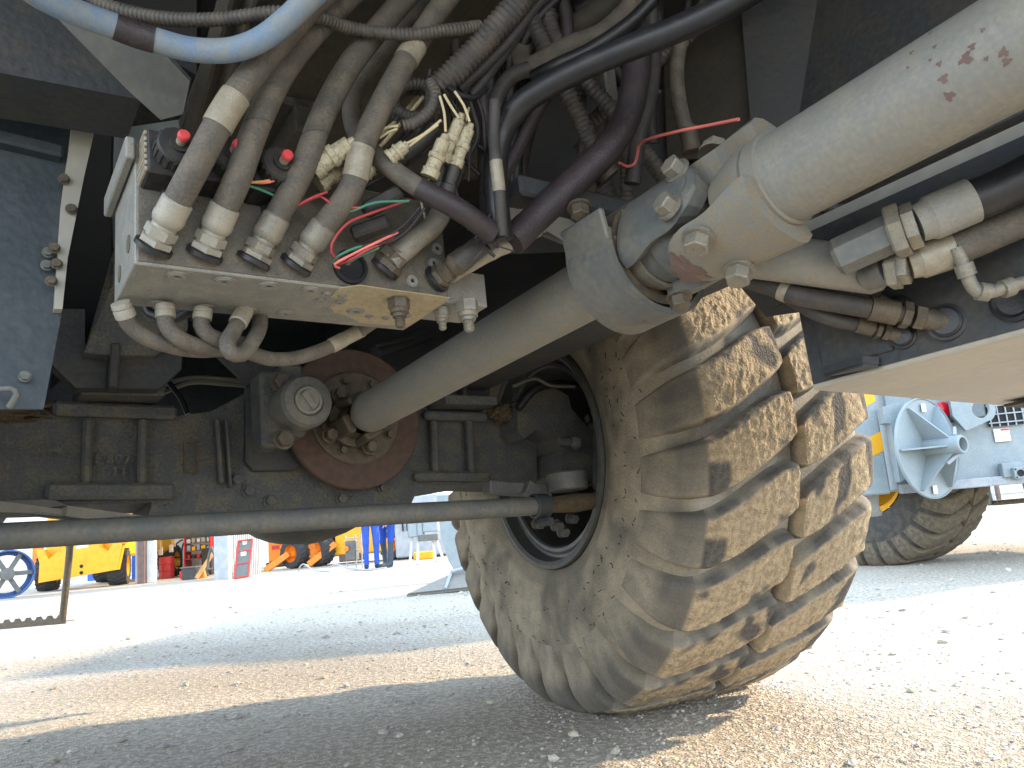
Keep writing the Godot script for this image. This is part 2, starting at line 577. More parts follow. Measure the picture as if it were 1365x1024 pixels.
func make_ground() -> void:
	var f := FastNoiseLite.new()
	f.seed = 5
	f.frequency = 0.5
	f.fractal_octaves = 3
	var g2 := FastNoiseLite.new()
	g2.seed = 77
	g2.frequency = 0.22
	g2.fractal_octaves = 4
	var seg := 420
	var rings := PackedFloat32Array([0.0])
	var r := 0.4
	while r < 700.0:
		rings.append(r)
		r *= 1.03 if r < 12.0 else 1.09
	var v := PackedVector3Array()
	var n := PackedVector3Array()
	var c := PackedColorArray()
	var ix := PackedInt32Array()
	for i in rings.size():
		for k in seg + 1:
			var a := TAU * k / seg
			var x := rings[i] * cos(a)
			var z := rings[i] * sin(a)
			var h := ground_h(x, z, f)
			v.append(Vector3(x, h, z))
			var e := maxf(0.03, rings[i] * 0.02)
			n.append(Vector3(ground_h(x - e, z, f) - ground_h(x + e, z, f), 2.0 * e, ground_h(x, z - e, f) - ground_h(x, z + e, f)).normalized())
			# wheel tracks and damp patches run roughly along x
			var t := clampf(g2.get_noise_2d(x * 0.6 + z * 0.25, z * 2.2 - x * 0.3) * 1.5 + 0.5, 0.0, 1.0)
			var wt := clampf(g2.get_noise_2d(x * 0.9 + 40.0, z * 1.8) * 2.4 - 0.2, 0.0, 1.0)
			var col := Color(0.49, 0.435, 0.355).lerp(Color(0.62, 0.565, 0.475), t).lerp(Color(0.67, 0.65, 0.61), wt * 0.6)
			c.append(col)
	for i in rings.size() - 1:
		for k in seg:
			var q := i * (seg + 1) + k
			var w := q + seg + 1
			ix.append_array([q, w, q + 1, q + 1, w, w + 1])
	var arr := []
	arr.resize(Mesh.ARRAY_MAX)
	arr[Mesh.ARRAY_VERTEX] = v
	arr[Mesh.ARRAY_NORMAL] = n
	arr[Mesh.ARRAY_COLOR] = c
	arr[Mesh.ARRAY_INDEX] = ix
	var am := ArrayMesh.new()
	am.add_surface_from_arrays(Mesh.PRIMITIVE_TRIANGLES, arr)
	# gravel texture: small stones of differing tone in sandy dust
	var size := 1024
	var ce := FastNoiseLite.new()
	ce.seed = 12
	ce.noise_type = FastNoiseLite.TYPE_CELLULAR
	ce.frequency = 0.05
	ce.fractal_type = FastNoiseLite.FRACTAL_NONE
	ce.cellular_return_type = FastNoiseLite.RETURN_DISTANCE
	var cd := ce.get_seamless_image(size, size)
	cd.convert(Image.FORMAT_L8)
	var d0 := cd.get_data()
	ce.frequency = 0.11
	ce.seed = 15
	var ce2 := ce.get_seamless_image(size, size)
	ce2.convert(Image.FORMAT_L8)
	var d2 := ce2.get_data()
	var fb := FastNoiseLite.new()
	fb.seed = 9
	fb.frequency = 0.02
	fb.fractal_octaves = 5
	var bi := fb.get_seamless_image(size, size)
	bi.convert(Image.FORMAT_L8)
	var d1 := bi.get_data()
	var out := PackedByteArray()
	out.resize(size * size * 3)
	var hgt := PackedByteArray()
	hgt.resize(size * size)
	for i in size * size:
		var b := d1[i] / 255.0
		var st := clampf((150.0 - d0[i]) / 90.0, 0.0, 1.0) * clampf((b - 0.42) * 6.0, 0.0, 1.0)
		var st2 := clampf((150.0 - d2[i]) / 90.0, 0.0, 1.0)
		var k := 0.70 + 0.20 * b + 0.08 * st2 + 0.12 * st
		out[i * 3] = int(clampf(k, 0, 1) * 255)
		out[i * 3 + 1] = int(clampf(k * (0.985 + st * 0.012), 0, 1) * 255)
		out[i * 3 + 2] = int(clampf(k * (0.96 + st * 0.04), 0, 1) * 255)
		hgt[i] = int(clampf(0.3 * b + 0.25 * st2 + 0.5 * st, 0, 1) * 255)
	var m := StandardMaterial3D.new()
	m.albedo_texture = ImageTexture.create_from_image(Image.create_from_data(size, size, false, Image.FORMAT_RGB8, out))
	var hm := Image.create_from_data(size, size, false, Image.FORMAT_L8, hgt)
	hm.convert(Image.FORMAT_RGBA8)
	hm.bump_map_to_normal_map(10.0)
	m.normal_enabled = true
	m.normal_texture = ImageTexture.create_from_image(hm)
	m.normal_scale = 1.0
	m.uv1_triplanar = true
	m.uv1_scale = Vector3.ONE * 1.3
	m.vertex_color_use_as_albedo = true
	m.roughness = 0.96
	var o := MeshInstance3D.new()
	o.name = "ground"
	o.mesh = am
	o.material_override = m
	o.set_meta("kind", "structure")
	add_child(o)
	# loose stones
	var stone := plain("stone", Color(1, 1, 1), 0.95)
	stone.vertex_color_use_as_albedo = true
	for kind in 3:
		var sp := Geo.new()
		var lo := 5
		var pts := []
		for i in lo + 1:
			var row := []
			for k in 6:
				var a := TAU * k / 6 + i * 0.4
				var b := -PI / 2 + PI * i / lo
				var rr := 1.0 + rng.randf_range(-0.22, 0.22)
				row.append(Vector3(cos(a) * cos(b), sin(b) * 0.65, sin(a) * cos(b)) * rr)
			pts.append(row)
		for i in lo:
			for k in 6:
				var k2 := (k + 1) % 6
				sp.poly([pts[i][k], pts[i][k2], pts[i + 1][k2]], Vector3.ZERO)
				sp.poly([pts[i][k], pts[i + 1][k2], pts[i + 1][k]], Vector3.ZERO)
		var mm := MultiMesh.new()
		mm.transform_format = MultiMesh.TRANSFORM_3D
		mm.use_colors = true
		mm.mesh = sp.mesh()
		var cnt := 9000
		mm.instance_count = cnt
		for i in cnt:
			var d := 0.9 + pow(rng.randf(), 1.6) * 11.0
			var a := deg_to_rad(rng.randf_range(-46.0, 46.0))
			var x := d * sin(a)
			var z := -d * cos(a)
			var big := 0.0018 + 0.0036 * pow(rng.randf(), 3.0) + (0.012 * rng.randf() if rng.randf() < 0.02 else 0.0)
			big *= 1.0 + d * 0.09
			var bs := Basis(Vector3.UP, rng.randf() * TAU) * Basis(Vector3.RIGHT, rng.randf_range(-0.5, 0.5)) * Basis.from_scale(Vector3(rng.randf_range(0.8, 1.5), rng.randf_range(0.7, 1.1), 1.0) * big)
			mm.set_instance_transform(i, Transform3D(bs, Vector3(x, ground_h(x, z, f) + big * 0.25, z)))
			var k := rng.randf_range(0.38, 0.6)
			mm.set_instance_color(i, Color(k, k * rng.randf_range(0.88, 0.97), k * rng.randf_range(0.72, 0.92)))
		var mi := MultiMeshInstance3D.new()
		mi.name = "gravel"
		mi.multimesh = mm
		mi.material_override = stone
		mi.set_meta("kind", "stuff")
		tag(mi, "loose pale gravel scattered over the yard", "gravel", "loose gravel on the yard")
		add_child(mi, true)

# ------------------------------------------------------------------ chassis plates
func outline(px: Array, fn: Callable) -> Array:
	var o := []
	for p in px:
		o.append(fn.call(p))
	return o

# flat plate with thickness from four or more corner points
func slab(g: Geo, pts: Array, th: float, back: Vector3) -> void:
	var nn: Vector3 = (pts[1] - pts[0]).cross(pts[2] - pts[0]).normalized()
	if nn.dot(back) < 0:
		nn = -nn
	var mid := Vector3.ZERO
	for p in pts:
		mid += p
	mid = mid / pts.size() + nn * th * 0.5
	var far := []
	for p in pts:
		far.append(p + nn * th)
	g.poly(pts, mid)
	g.poly(far, mid)
	for i in pts.size():
		var j := (i + 1) % pts.size()
		g.poly([pts[i], pts[j], far[j], far[i]], mid)

func build_chassis() -> void:
	var g := Geo.new()
	g.box(Vector3(0.85, 1.13, -2.4), Vector3(2.7, 0.06, 7.0), 0.005)
	part("deck_plate", g, mats.dark_paint)
	# long frame rails
	g = Geo.new()
	g.box(Vector3(0.47, 0.95, -3.4), Vector3(0.03, 0.34, 4.4), 0.003)
	g.box(Vector3(0.44, 0.84, -3.4), Vector3(0.16, 0.025, 4.4), 0.003)
	part("frame_rail", g, mats.brown_web)
	g = Geo.new()
	var f0 := pu(1060, 300, 1.25)
	g.box(Vector3(1.36, 0.84, -1.9), Vector3(0.03, 0.6, 6.8), 0.003)
	g.box(Vector3(1.29, f0.y, -1.9), Vector3(0.17, 0.028, 6.8), 0.003)
	part("frame_rail", g, mats.dark_paint)
	# bulkhead behind the axle
	g = Geo.new()
	g.box(Vector3(0.9, 0.78, -3.3), Vector3(2.5, 0.72, 0.04), 0.004)
	part("bulkhead", g, mats.blue_paint)
	# cross member above the valve block: dark sloping plate and pressed channel
	g = Geo.new()
	slab(g, [pd(240, 175, 1.45), pd(318, -30, 1.15), pd(700, -30, 1.3), pd(660, 240, 1.75), pd(420, 235, 1.6)], 0.02, Vector3(0, 1, -1))
	part("cross_plate", g, mats.brown_web)
	g = Geo.new()
	for e in [[[258, 175], [312, -20]], [[283, 178], [345, -20]]]:
		var a := pd(e[0][0], e[0][1], 1.38)
		var b := pd(e[1][0], e[1][1], 1.1)
		g.bar(a, b, 0.025, 0.03, Vector3.BACK, 0.004)
	part("channel", g, mats.brown_web)
	# pale web between rail and shaft
	g = Geo.new()
	slab(g, [pd(655, 205, 1.72), pd(722, 268, 1.72), pd(770, 300, 1.72), pd(775, 335, 1.72), pd(730, 308, 1.72), pd(660, 330, 1.72), pd(640, 280, 1.72)], 0.012, Vector3(0, 0, -1))
	part("support_plate", g, mats.block)
	g = Geo.new()
	slab(g, [pd(640, 100, 1.85), pd(900, 90, 1.75), pd(905, 330, 1.8), pd(640, 340, 1.9)], 0.02, Vector3(0, 0, -1))
	part("web_plate", g, mats.dark_paint)
	# upper web on the right behind the shaft, brown left edge
	g = Geo.new()
	slab(g, [pd(880, -30, 1.7), pd(985, -30, 1.62), pd(1012, 205, 1.62), pd(890, 215, 1.75)], 0.02, Vector3(0, 0, -1))
	part("web_plate", g, mats.brown_web)
	g = Geo.new()
	slab(g, [pd(984, -40, 1.6), pd(1420, -40, 1.35), pd(1420, 150, 1.35), pd(1012, 300, 1.6)], 0.02, Vector3(0, 0, -1))
	part("web_plate", g, mats.dark_paint)
	# upper left box with sloping gusset
	g = Geo.new()
	slab(g, [pw(-120, 74, -1.12), pw(188, 133, -1.12), pw(150, 70, -1.12), pw(95, -60, -1.12), pw(-120, -60, -1.12)], 0.12, Vector3(0, 0, -1))
	part("outrigger_box", g, mats.dark_paint)
	g = Geo.new()
	slab(g, [pd(70, 18, 0.9), pd(150, 38, 0.92), pd(210, 62, 0.94), pd(253, 108, 0.98), pd(244, 152, 1.0), pd(214, 160, 1.0), pd(170, 120, 0.96)], 0.012, Vector3(0, 0, -1))
	part("gusset", g, mats.paint)
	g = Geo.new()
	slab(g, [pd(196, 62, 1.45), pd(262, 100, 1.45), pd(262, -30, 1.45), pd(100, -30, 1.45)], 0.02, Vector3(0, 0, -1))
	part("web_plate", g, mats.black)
	# left skirt panel: a big dark sheet with a rib and a pale turned flange
	g = Geo.new()
	slab(g, [pw(-140, 60, -1.3), pw(112, 108, -1.3), pw(84, 408, -1.3), pw(58, 545, -1.3), pw(-140, 545, -1.3)], 0.01, Vector3(0, 0, -1))
	var skirt := part("skirt_panel", g, mats.blue_paint)
	g = Geo.new()
	g.bar(pw(-140, 152, -1.29), pw(84, 206, -1.29), 0.022, 0.03, Vector3.BACK, 0.004)
	part("rib", g, mats.blue_paint, skirt)
	g = Geo.new()
	slab(g, [pw(102, 119, -1.28), pw(137, 126, -1.28), pw(112, 235, -1.28), pw(90, 345, -1.28), pw(83, 412, -1.28), pw(72, 412, -1.28), pw(82, 270, -1.28)], 0.02, Vector3(0, 0, -1))
	part("flange", g, mats.beam_paint, skirt)
	for p in [[85, 239], [95, 279], [72, 331], [75, 352], [68, 375]]:
		g = Geo.new()
		g.bolt(ax(pw(p[0], p[1], -1.275), Vector3(0, 0, 1)), 0.006, 0.008)
		part("bolt", g, mats.dark_steel, skirt)
	for p in [[64, 337], [62, 354], [33, 502]]:
		g = Geo.new()
		g.bolt(ax(pw(p[0], p[1], -1.29), Vector3(0, 0, 1)), 0.006, 0.008)
		part("bolt", g, mats.paint, skirt)
	g = Geo.new()
	g.tube(smooth(PackedVector3Array([pw(-10, 520, -1.27), pw(14, 518, -1.26), pw(22, 526, -1.26), pw(12, 543, -1.27)])), 0.0045, 8)
	part("handle", g, mats.paint, skirt)
	# inner panels behind the skirt
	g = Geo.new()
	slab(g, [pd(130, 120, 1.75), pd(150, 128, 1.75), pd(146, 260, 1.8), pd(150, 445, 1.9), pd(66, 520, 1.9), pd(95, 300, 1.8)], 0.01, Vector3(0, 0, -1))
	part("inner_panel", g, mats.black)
	g = Geo.new()
	slab(g, [pd(148, 128, 1.85), pd(215, 150, 1.85), pd(300, 170, 1.85), pd(300, 330, 1.9), pd(150, 330, 1.9)], 0.01, Vector3(0, 0, -1))
	part("inner_panel", g, mats.pale_blue)
	# axle stop brackets above the left spring pad
	g = Geo.new()
	slab(g, [pw(66, 412, -1.95), pw(113, 412, -1.95), pw(113, 470, -1.95), pw(146, 470, -1.95), pw(146, 517, -1.95), pw(101, 517, -1.95), pw(65, 482, -1.95)], 0.05, Vector3(0, 0, -1))
	slab(g, [pw(158, 470, -1.93), pw(242, 470, -1.93), pw(242, 492, -1.93), pw(212, 518, -1.93), pw(150, 518, -1.93)], 0.05, Vector3(0, 0, -1))
	g.bar(pw(152, 462, -1.92), pw(148, 520, -1.92), 0.02, 0.06, Vector3.BACK, 0.003)
	part("axle_stop", g, mats.dark_paint)
	g = Geo.new()
	slab(g, [pw(112, 470, -1.9), pw(150, 380, -1.9), pw(152, 330, -1.9), pw(250, 380, -1.9), pw(250, 440, -1.9), pw(206, 474, -1.9), pw(150, 474, -1.9)], 0.1, Vector3(0, 0, -1))
	part("bracket", g, mats.cast)
	# right spring pad bracket
	g = Geo.new()
	slab(g, [pw(590, 470, -2.05), pw(660, 470, -2.05), pw(652, 532, -2.05), pw(578, 532, -2.05)], 0.06, Vector3(0, 0, -1))
	g.bar(pw(618, 500, -2.03), pw(614, 534, -2.03), 0.012, 0.05, Vector3.BACK, 0.003)
	part("axle_stop", g, mats.dark_paint)
	g = Geo.new()
	g.bar(pw(500, 470, -2.25), pw(570, 445, -2.25), 0.05, 0.05, Vector3.BACK, 0.005)
	g.bar(pw(500, 462, -2.2), pw(552, 450, -2.2), 0.012, 0.02, Vector3.BACK, 0.003)
	part("bracket", g, mats.dark_paint)
	# thin brake pipes in the gap above the axle
	for k in 2:
		g = Geo.new()
		g.tube(smooth(PackedVector3Array([pd(215, 525 - k * 12, 2.3), pd(255, 510 - k * 6, 2.3), pd(300, 512 - k * 6, 2.3), pd(345, 516 - k * 5, 2.3)])), 0.007, 8)
		part("brake_pipe", g, mats.bright_steel)
	g = Geo.new()
	g.tube(smooth(PackedVector3Array([pd(225, 510, 2.25), pd(240, 530, 2.25), pd(250, 552, 2.25)])), 0.008, 8)
	part("brake_pipe", g, mats.rubber_black)
	# boarding step hanging on the far left side
	g = Geo.new()
	var st0 := pd(95, 690, 5.0)
	g.tube(smooth(PackedVector3Array([st0, pd(92, 740, 5.0), pd(88, 780, 5.0), pd(83, 826, 5.0)])), 0.022, 10)
	var step := part("boarding_step", g, mats.dark_steel)
	g = Geo.new()
	var a0 := pd(88, 822, 5.0)
	var a1 := pd(-90, 838, 5.0)
	var pl := PackedVector2Array()
	var ln := a0.distance_to(a1)
	pl.append(Vector2(0, -0.045))
	pl.append(Vector2(0, 0.015))
	var x := 0.05
	while x < ln - 0.06:
		pl.append(Vector2(x, 0.015))
		pl.append(Vector2(x + 0.012, -0.005))
		pl.append(Vector2(x + 0.03, -0.005))
		pl.append(Vector2(x + 0.042, 0.015))
		x += 0.07
	pl.append(Vector2(ln, 0.015))
	pl.append(Vector2(ln, -0.045))
	var dx := (a1 - a0).normalized()
	var dz := dx.cross(Vector3.UP).normalized()
	g.prism(Transform3D(Basis(dx, dz.cross(dx), dz), a0), pl, 0.006)
	g.cbox(Transform3D(Basis(dx, dz.cross(dx), dz), (a0 + a1) * 0.5 + dz * 0.06 + Vector3(0, -0.03, 0)), Vector3(ln - 0.02, 0.006, 0.11))
	part("step_tread", g, mats.dark_steel, step)
	g = Geo.new()
	g.tube(PackedVector3Array([a1 + Vector3(0, 0.02, 0), a1 + Vector3(0, 0.55, 0)]), 0.022, 10)
	part("step_rod", g, mats.dark_steel, step)
	# sheet edge low on the left, seen over the tie rod
	g = Geo.new()
	slab(g, [pd(-40, 735, 2.9), pd(-40, 676, 2.9), pd(18, 674, 2.9), pd(-4, 706, 2.9)], 0.01, Vector3(0, 0, -1))
	part("mud_flap", g, mats.dark_paint)

# ------------------------------------------------------------------ axle, brake, steering
func build_axle() -> void:
	var w := -2.08
	var g := Geo.new()
	# cast housing: left arm, bulging centre, right arm as one outline
	var pl := PackedVector2Array()
	for p in [[-60, 560], [30, 548], [60, 545], [95, 537], [215, 537], [240, 552], [285, 546], [330, 522], [380, 500], [560, 500], [575, 546], [648, 546], [720, 562], [722, 642], [656, 640], [560, 655], [545, 690], [200, 690], [205, 668], [100, 672], [-60, 668]]:
		var q := pw(p[0], p[1], w)
		pl.append(Vector2(q.x if p[0] > -50 else -0.45, q.y))
	g.prism(Transform3D(Basis(), Vector3(0, 0, w - 0.16)), pl, 0.27, 0.012)
	var ho := part("axle_housing", g, mats.cast)
	# flanges and ribs of the recessed panels
	g = Geo.new()
	for e in [[70, 545, 235, 551, 0.035], [60, 655, 232, 655, 0.04], [565, 554, 648, 556, 0.03], [552, 635, 652, 635, 0.03]]:
		g = Geo.new()
		g.bar(pw(e[0], e[1], w - 0.0), pw(e[2], e[3], w - 0.0), e[4], 0.03, Vector3.BACK, 0.008)
		part("flange", g, mats.cast, ho)
	for e in [[117, 558, 114, 645], [190, 558, 188, 645], [577, 560, 580, 630], [624, 560, 628, 630]]:
		g = Geo.new()
		g.bar(pw(e[0], e[1], w), pw(e[2], e[3], w), 0.022, 0.03, Vector3.BACK, 0.008)
		part("rib", g, mats.cast, ho)
	for e in [[101, 526, 212, 528, 0.035], [578, 539, 646, 541, 0.03]]:
		g = Geo.new()
		g.bar(pw(e[0], e[1], w), pw(e[2], e[3], w), e[4], 0.16, Vector3.BACK, 0.004)
		part("spring_pad", g, mats.cast, ho)
	# raised cast lettering block and number plate frame
	g = Geo.new()
	for e in [[246, 588, 263, 588], [246, 629, 263, 629], [246, 588, 246, 629], [263, 588, 263, 629]]:
		g.bar(pw(e[0], e[1], w + 0.012), pw(e[2], e[3], w + 0.012), 0.006, 0.008, Vector3.BACK)
	part("casting_plate", g, mats.rust, ho)
	letters(ho, "644", pw(62, 598, w + 0.008), 0.03, mats.cast, Basis())
	letters(ho, "E 807 7", pw(158, 612, w + 0.001), 0.024, mats.cast, Basis())
	letters(ho, "11", pw(158, 628, w + 0.001), 0.024, mats.cast, Basis())
	# differential bowl
	g = Geo.new()
	var dc := Vector3(0.88, 0.37, w - 0.31)
	var pr := PackedVector2Array([Vector2(0.0, 0.27), Vector2(0.16, 0.25), Vector2(0.235, 0.2), Vector2(0.262, 0.12), Vector2(0.27, 0.0), Vector2(0.262, -0.12), Vector2(0.23, -0.2), Vector2(0.0, -0.24)])
	g.lathe(ax(dc, Vector3(0, 0, 1)), pr, 40, 60)
	part("differential", g, mats.cast, ho)
	for p in [[315, 640], [331, 655], [360, 668], [455, 665], [510, 650]]:
		g = Geo.new()
		g.bolt(ax(pw(p[0], p[1], w - 0.02), Vector3(0, 0, 1)), 0.013, 0.016)
		part("bolt", g, mats.cast, ho)
	g = Geo.new()
	g.bar(pw(288, 560, w + 0.0), pw(294, 645, w + 0.0), 0.012, 0.03, Vector3.BACK, 0.004)
	g.bar(pw(300, 560, w + 0.0), pw(306, 650, w + 0.0), 0.008, 0.03, Vector3.BACK, 0.003)
	part("rib", g, mats.cast, ho)
	# packed dirt and rust on the ends of the axle
	g = Geo.new()
	clod(g, pw(75, 546, w - 0.04), Vector3(0.05, 0.016, 0.04), 32)
	clod(g, pw(10, 556, w - 0.04), Vector3(0.08, 0.018, 0.05), 36)
	part("packed_dirt", g, mats.rust, ho)
	g = Geo.new()
	clod(g, pw(670, 551, w + 0.02), Vector3(0.05, 0.03, 0.04), 33)
	clod(g, pw(692, 578, w + 0.0), Vector3(0.05, 0.018, 0.012), 35)
	part("packed_dirt", g, mats.rust, ho)
	# pale strip under the left arm
	g = Geo.new()
	slab(g, [pw(0, 668, w), pw(70, 666, w), pw(90, 674, w + 0.02), pw(206, 690, w + 0.02), pw(188, 693, w + 0.02), pw(60, 676, w)], 0.03, Vector3(0, 0, -1))
	part("steering_cylinder", g, mats.block)
	# steering tie rod
	g = Geo.new()
	var t0 := pw(-60, 719, -1.87)
	var t1 := pw(728, 674, -1.87)
	t0 += (t0 - t1).normalized() * 0.35
	g.lathe(ax(t0, t1 - t0), PackedVector2Array([Vector2(0, 0), Vector2(0.0275, 0), Vector2(0.0275, t0.distance_to(t1)), Vector2(0, t0.distance_to(t1))]), 24, 30)
	var tie := part("tie_rod", g, mats.paint)
	g = Geo.new()
	var td := (t1 - t0).normalized()
	g.lathe(ax(t1 - td * 0.05, td), PackedVector2Array([Vector2(0.031, 0), Vector2(0.037, 0.004), Vector2(0.037, 0.05), Vector2(0.024, 0.054), Vector2(0, 0.056)]), 24, 30)
	g.nut(ax(t1 - td * 0.025 + Vector3(0, -0.05, 0.02), Vector3(0, 0, 1)), 0.014, -0.02, 0.03, 0.002)
	part("clamp", g, mats.dark_paint, tie)
	g = Geo.new()
	var t2 := pw(790, 668, -1.87)
	g.lathe(ax(t1, t2 - t1), PackedVector2Array([Vector2(0.022, 0), Vector2(0.026, 0.05), Vector2(0.03, 0.12), Vector2(0.024, 0.2), Vector2(0, 0.2)]), 16, 40)
	part("ball_joint", g, mats.rust, tie)
	# knuckle inside the wheel
	g = Geo.new()
	var kp := Geo.new()
	var kl := PackedVector2Array()
	for p in [[690, 535], [735, 515], [758, 528], [762, 545], [775, 560], [790, 575], [790, 640], [765, 650], [748, 632], [752, 600], [738, 585], [715, 572], [700, 585], [690, 575]]:
		var q := pw(p[0], p[1], -2.0)
		kl.append(Vector2(q.x, q.y))
	kp.prism(Transform3D(Basis(), Vector3(0, 0, -2.08)), kl, 0.16, 0.01)
	var kn := part("steering_knuckle", kp, mats.cast)
	g = Geo.new()
	g.tube(smooth(PackedVector3Array([pw(690, 545, -1.98), pw(712, 520, -1.96), pw(740, 512, -1.96), pw(770, 516, -1.96)])), 0.014, 10)
	part("hub_hose", g, mats.rubber_black, kn)
	g = Geo.new()
	g.tube(smooth(PackedVector3Array([pw(684, 515, -1.94), pw(712, 505, -1.94), pw(735, 514, -1.94), pw(766, 515, -1.94)])), 0.006, 8)
	part("brake_pipe", g, mats.paint, kn)
	g = Geo.new()
	g.lathe(ax(pw(756, 642, -1.93) + Vector3(0, -0.03, 0), Vector3(0, 1, 0)), PackedVector2Array([Vector2(0, 0), Vector2(0.06, 0), Vector2(0.066, 0.005), Vector2(0.066, 0.055), Vector2(0.06, 0.06), Vector2(0, 0.06)]), 28, 30)
	part("steering_arm", g, mats.paint, kn)
	g = Geo.new()
	g.tube(PackedVector3Array([pw(745, 588, -1.95), pw(770, 590, -1.95)]), 0.014, 10)
	g.ball(pw(768, 590, -1.93), Vector3(0.022, 0.024, 0.022))
	part("grease_cap", g, mats.cast, kn)
	g = Geo.new()
	g.bar(pw(648, 650, -2.0), pw(730, 655, -2.0), 0.04, 0.05, Vector3.BACK, 0.004)
	g.bar(pw(700, 650, -1.96), pw(715, 660, -1.96), 0.05, 0.03, Vector3.BACK, 0.003)
	part("lower_arm", g, mats.paint, kn)
	for p in [[715, 697], [740, 700], [760, 690], [748, 708]]:
		g = Geo.new()
		g.bolt(ax(pw(p[0], p[1], -2.0), Vector3(0, -0.3, 1)), 0.014, 0.03)
		part("bolt", g, mats.cast, kn)
	# brake disc, hub and caliper
	g = Geo.new()
	var bc := pw(472, 558, -2.03)
	g.lathe(ax(bc, Vector3(0, 0, 1)), PackedVector2Array([Vector2(0.085, 0.01), Vector2(0.201, 0.01), Vector2(0.205, 0.006), Vector2(0.205, -0.008), Vector2(0.201, -0.012), Vector2(0.085, -0.012)]), 72, 20)
	var disc := part("brake_disc", g, mats.rust_disc, null, "brown rusty parking brake disc on the axle input")
	g = Geo.new()
	g.lathe(ax(bc, Vector3(0, 0, 1)), PackedVector2Array([Vector2(0, 0.02), Vector2(0.13, 0.02), Vector2(0.136, 0.016), Vector2(0.136, 0.0)]), 48, 20)
	part("disc_hub", g, mats.dark_steel, disc)
	for i in 8:
		var a := TAU * i / 8 + 0.3
		g = Geo.new()
		g.bolt(ax(bc + Vector3(cos(a) * 0.108, sin(a) * 0.108, 0.02), Vector3(0, 0, 1), a), 0.010, 0.018)
		part("bolt", g, mats.dark_steel, disc)
	g = Geo.new()
	g.lathe(ax(bc + Vector3(0, 0, -0.02), Vector3(0, 0, -1)), PackedVector2Array([Vector2(0.09, 0), Vector2(0.09, 0.12), Vector2(0.12, 0.2), Vector2(0.12, 0.3)]), 32, 20)
	part("pinion_housing", g, mats.cast, disc)
	g = Geo.new()
	var cp := PackedVector2Array()
	for p in [[328, 505], [372, 498], [420, 520], [420, 590], [405, 618], [390, 627], [338, 628], [327, 615]]:
		var q := pw(p[0], p[1], -2.075)
		cp.append(Vector2(q.x, q.y))
	g.prism(Transform3D(Basis(), Vector3(0, 0, -2.085)), cp, 0.02, 0.003)
	var cal := part("caliper_bracket", g, mats.dark_paint)
	g = Geo.new()
	slab(g, [pw(282, 466, -2.02), pw(330, 452, -2.02), pw(368, 478, -2.02), pw(372, 505, -2.02), pw(330, 512, -2.02)], 0.02, Vector3(0, 0, -1))
	part("torque_arm", g, mats.dark_paint, cal)
	g = Geo.new()
	var cc := pw(398, 541, -1.84)
	g.bar(pw(352, 500, -1.92), pw(356, 600, -1.92), 0.05, 0.09, Vector3.BACK, 0.008)
	g.bar(pw(382, 490, -1.92), pw(386, 586, -1.92), 0.06, 0.1, Vector3.BACK, 0.01)
	part("caliper_body", g, mats.cast, cal)
	g = Geo.new()
	var dirc := Vector3(0.05, 0, 1).normalized()
	g.lathe(ax(cc, dirc), PackedVector2Array([Vector2(0.062, -0.06), Vector2(0.062, 0.0), Vector2(0.066, 0.005), Vector2(0.066, 0.05), Vector2(0.06, 0.062), Vector2(0.04, 0.066), Vector2(0.036, 0.06), Vector2(0.0, 0.06)]), 36, 25)
	part("brake_cylinder", g, mats.paint, cal)
	g = Geo.new()
	g.lathe(ax(cc + dirc * 0.06, dirc), PackedVector2Array([Vector2(0.036, 0), Vector2(0.034, 0.006), Vector2(0.028, 0.007), Vector2(0.026, 0.002), Vector2(0, 0.002)]), 28, 20)
	g.cbox(Transform3D(Basis(dirc, 0.6) * Basis(), cc + dirc * 0.068), Vector3(0.016, 0.048, 0.006), 0.002)
	part("adjuster", g, mats.block, cal)
	for p in [[373, 510], [377, 586]]:
		g = Geo.new()
		g.bolt(ax(pw(p[0], p[1], -1.84), Vector3(0, 0, 1)), 0.018, 0.026)
		part("bolt", g, mats.dark_steel, cal)

func letters(parent: Node, text: String, at: Vector3, size: float, m: Material, b: Basis, depth := 0.003) -> MeshInstance3D:
	var t := TextMesh.new()
	var f := SystemFont.new()
	f.font_names = PackedStringArray(["Droid Sans"])
	f.font_weight = 700
	t.font = f
	t.text = text
	t.font_size = 32
	t.pixel_size = size / 24.0
	t.depth = depth
	var o := MeshInstance3D.new()
	o.name = "lettering"
	o.mesh = t
	o.material_override = m
	o.transform = Transform3D(b, at)
	parent.add_child(o, true)
	return o

# lump of caked dirt
func clod(g: Geo, o: Vector3, r: Vector3, sd: int) -> void:
	var f := FastNoiseLite.new()
	f.seed = sd
	f.frequency = 1.6
	f.fractal_octaves = 4
	var la := 14
	var lo := 22
	var b := g.v.size()
	for i in la + 1:
		for k in lo + 1:
			var p := PI * i / la - PI / 2
			var q := TAU * (k % lo) / lo
			var d := Vector3(cos(p) * cos(q), sin(p), cos(p) * sin(q))
			var h := 1.0 + f.get_noise_3dv(d * 1.8) * 0.7
			g.v.append(o + d * r * h)
			g.n.append((d / r).normalized())
			g.c.append(Color(1, 1, 1))
	for i in la:
		for k in lo:
			var q := b + i * (lo + 1) + k
			g.ix.append_array([q, q + lo + 1, q + 1, q + 1, q + lo + 1, q + lo + 2])
	# true normals
	for i in range(1, la):
		for k in lo + 1:
			var q := b + i * (lo + 1) + k
			var kl := b + i * (lo + 1) + (k - 1 if k > 0 else lo - 1)
			var kr := b + i * (lo + 1) + (k + 1 if k < lo else 1)
			var nn := (g.v[kr] - g.v[kl]).cross(g.v[q + lo + 1] - g.v[q - lo - 1]).normalized()
			if nn.dot(g.n[q]) < 0:
				nn = -nn
			g.n[q] = nn

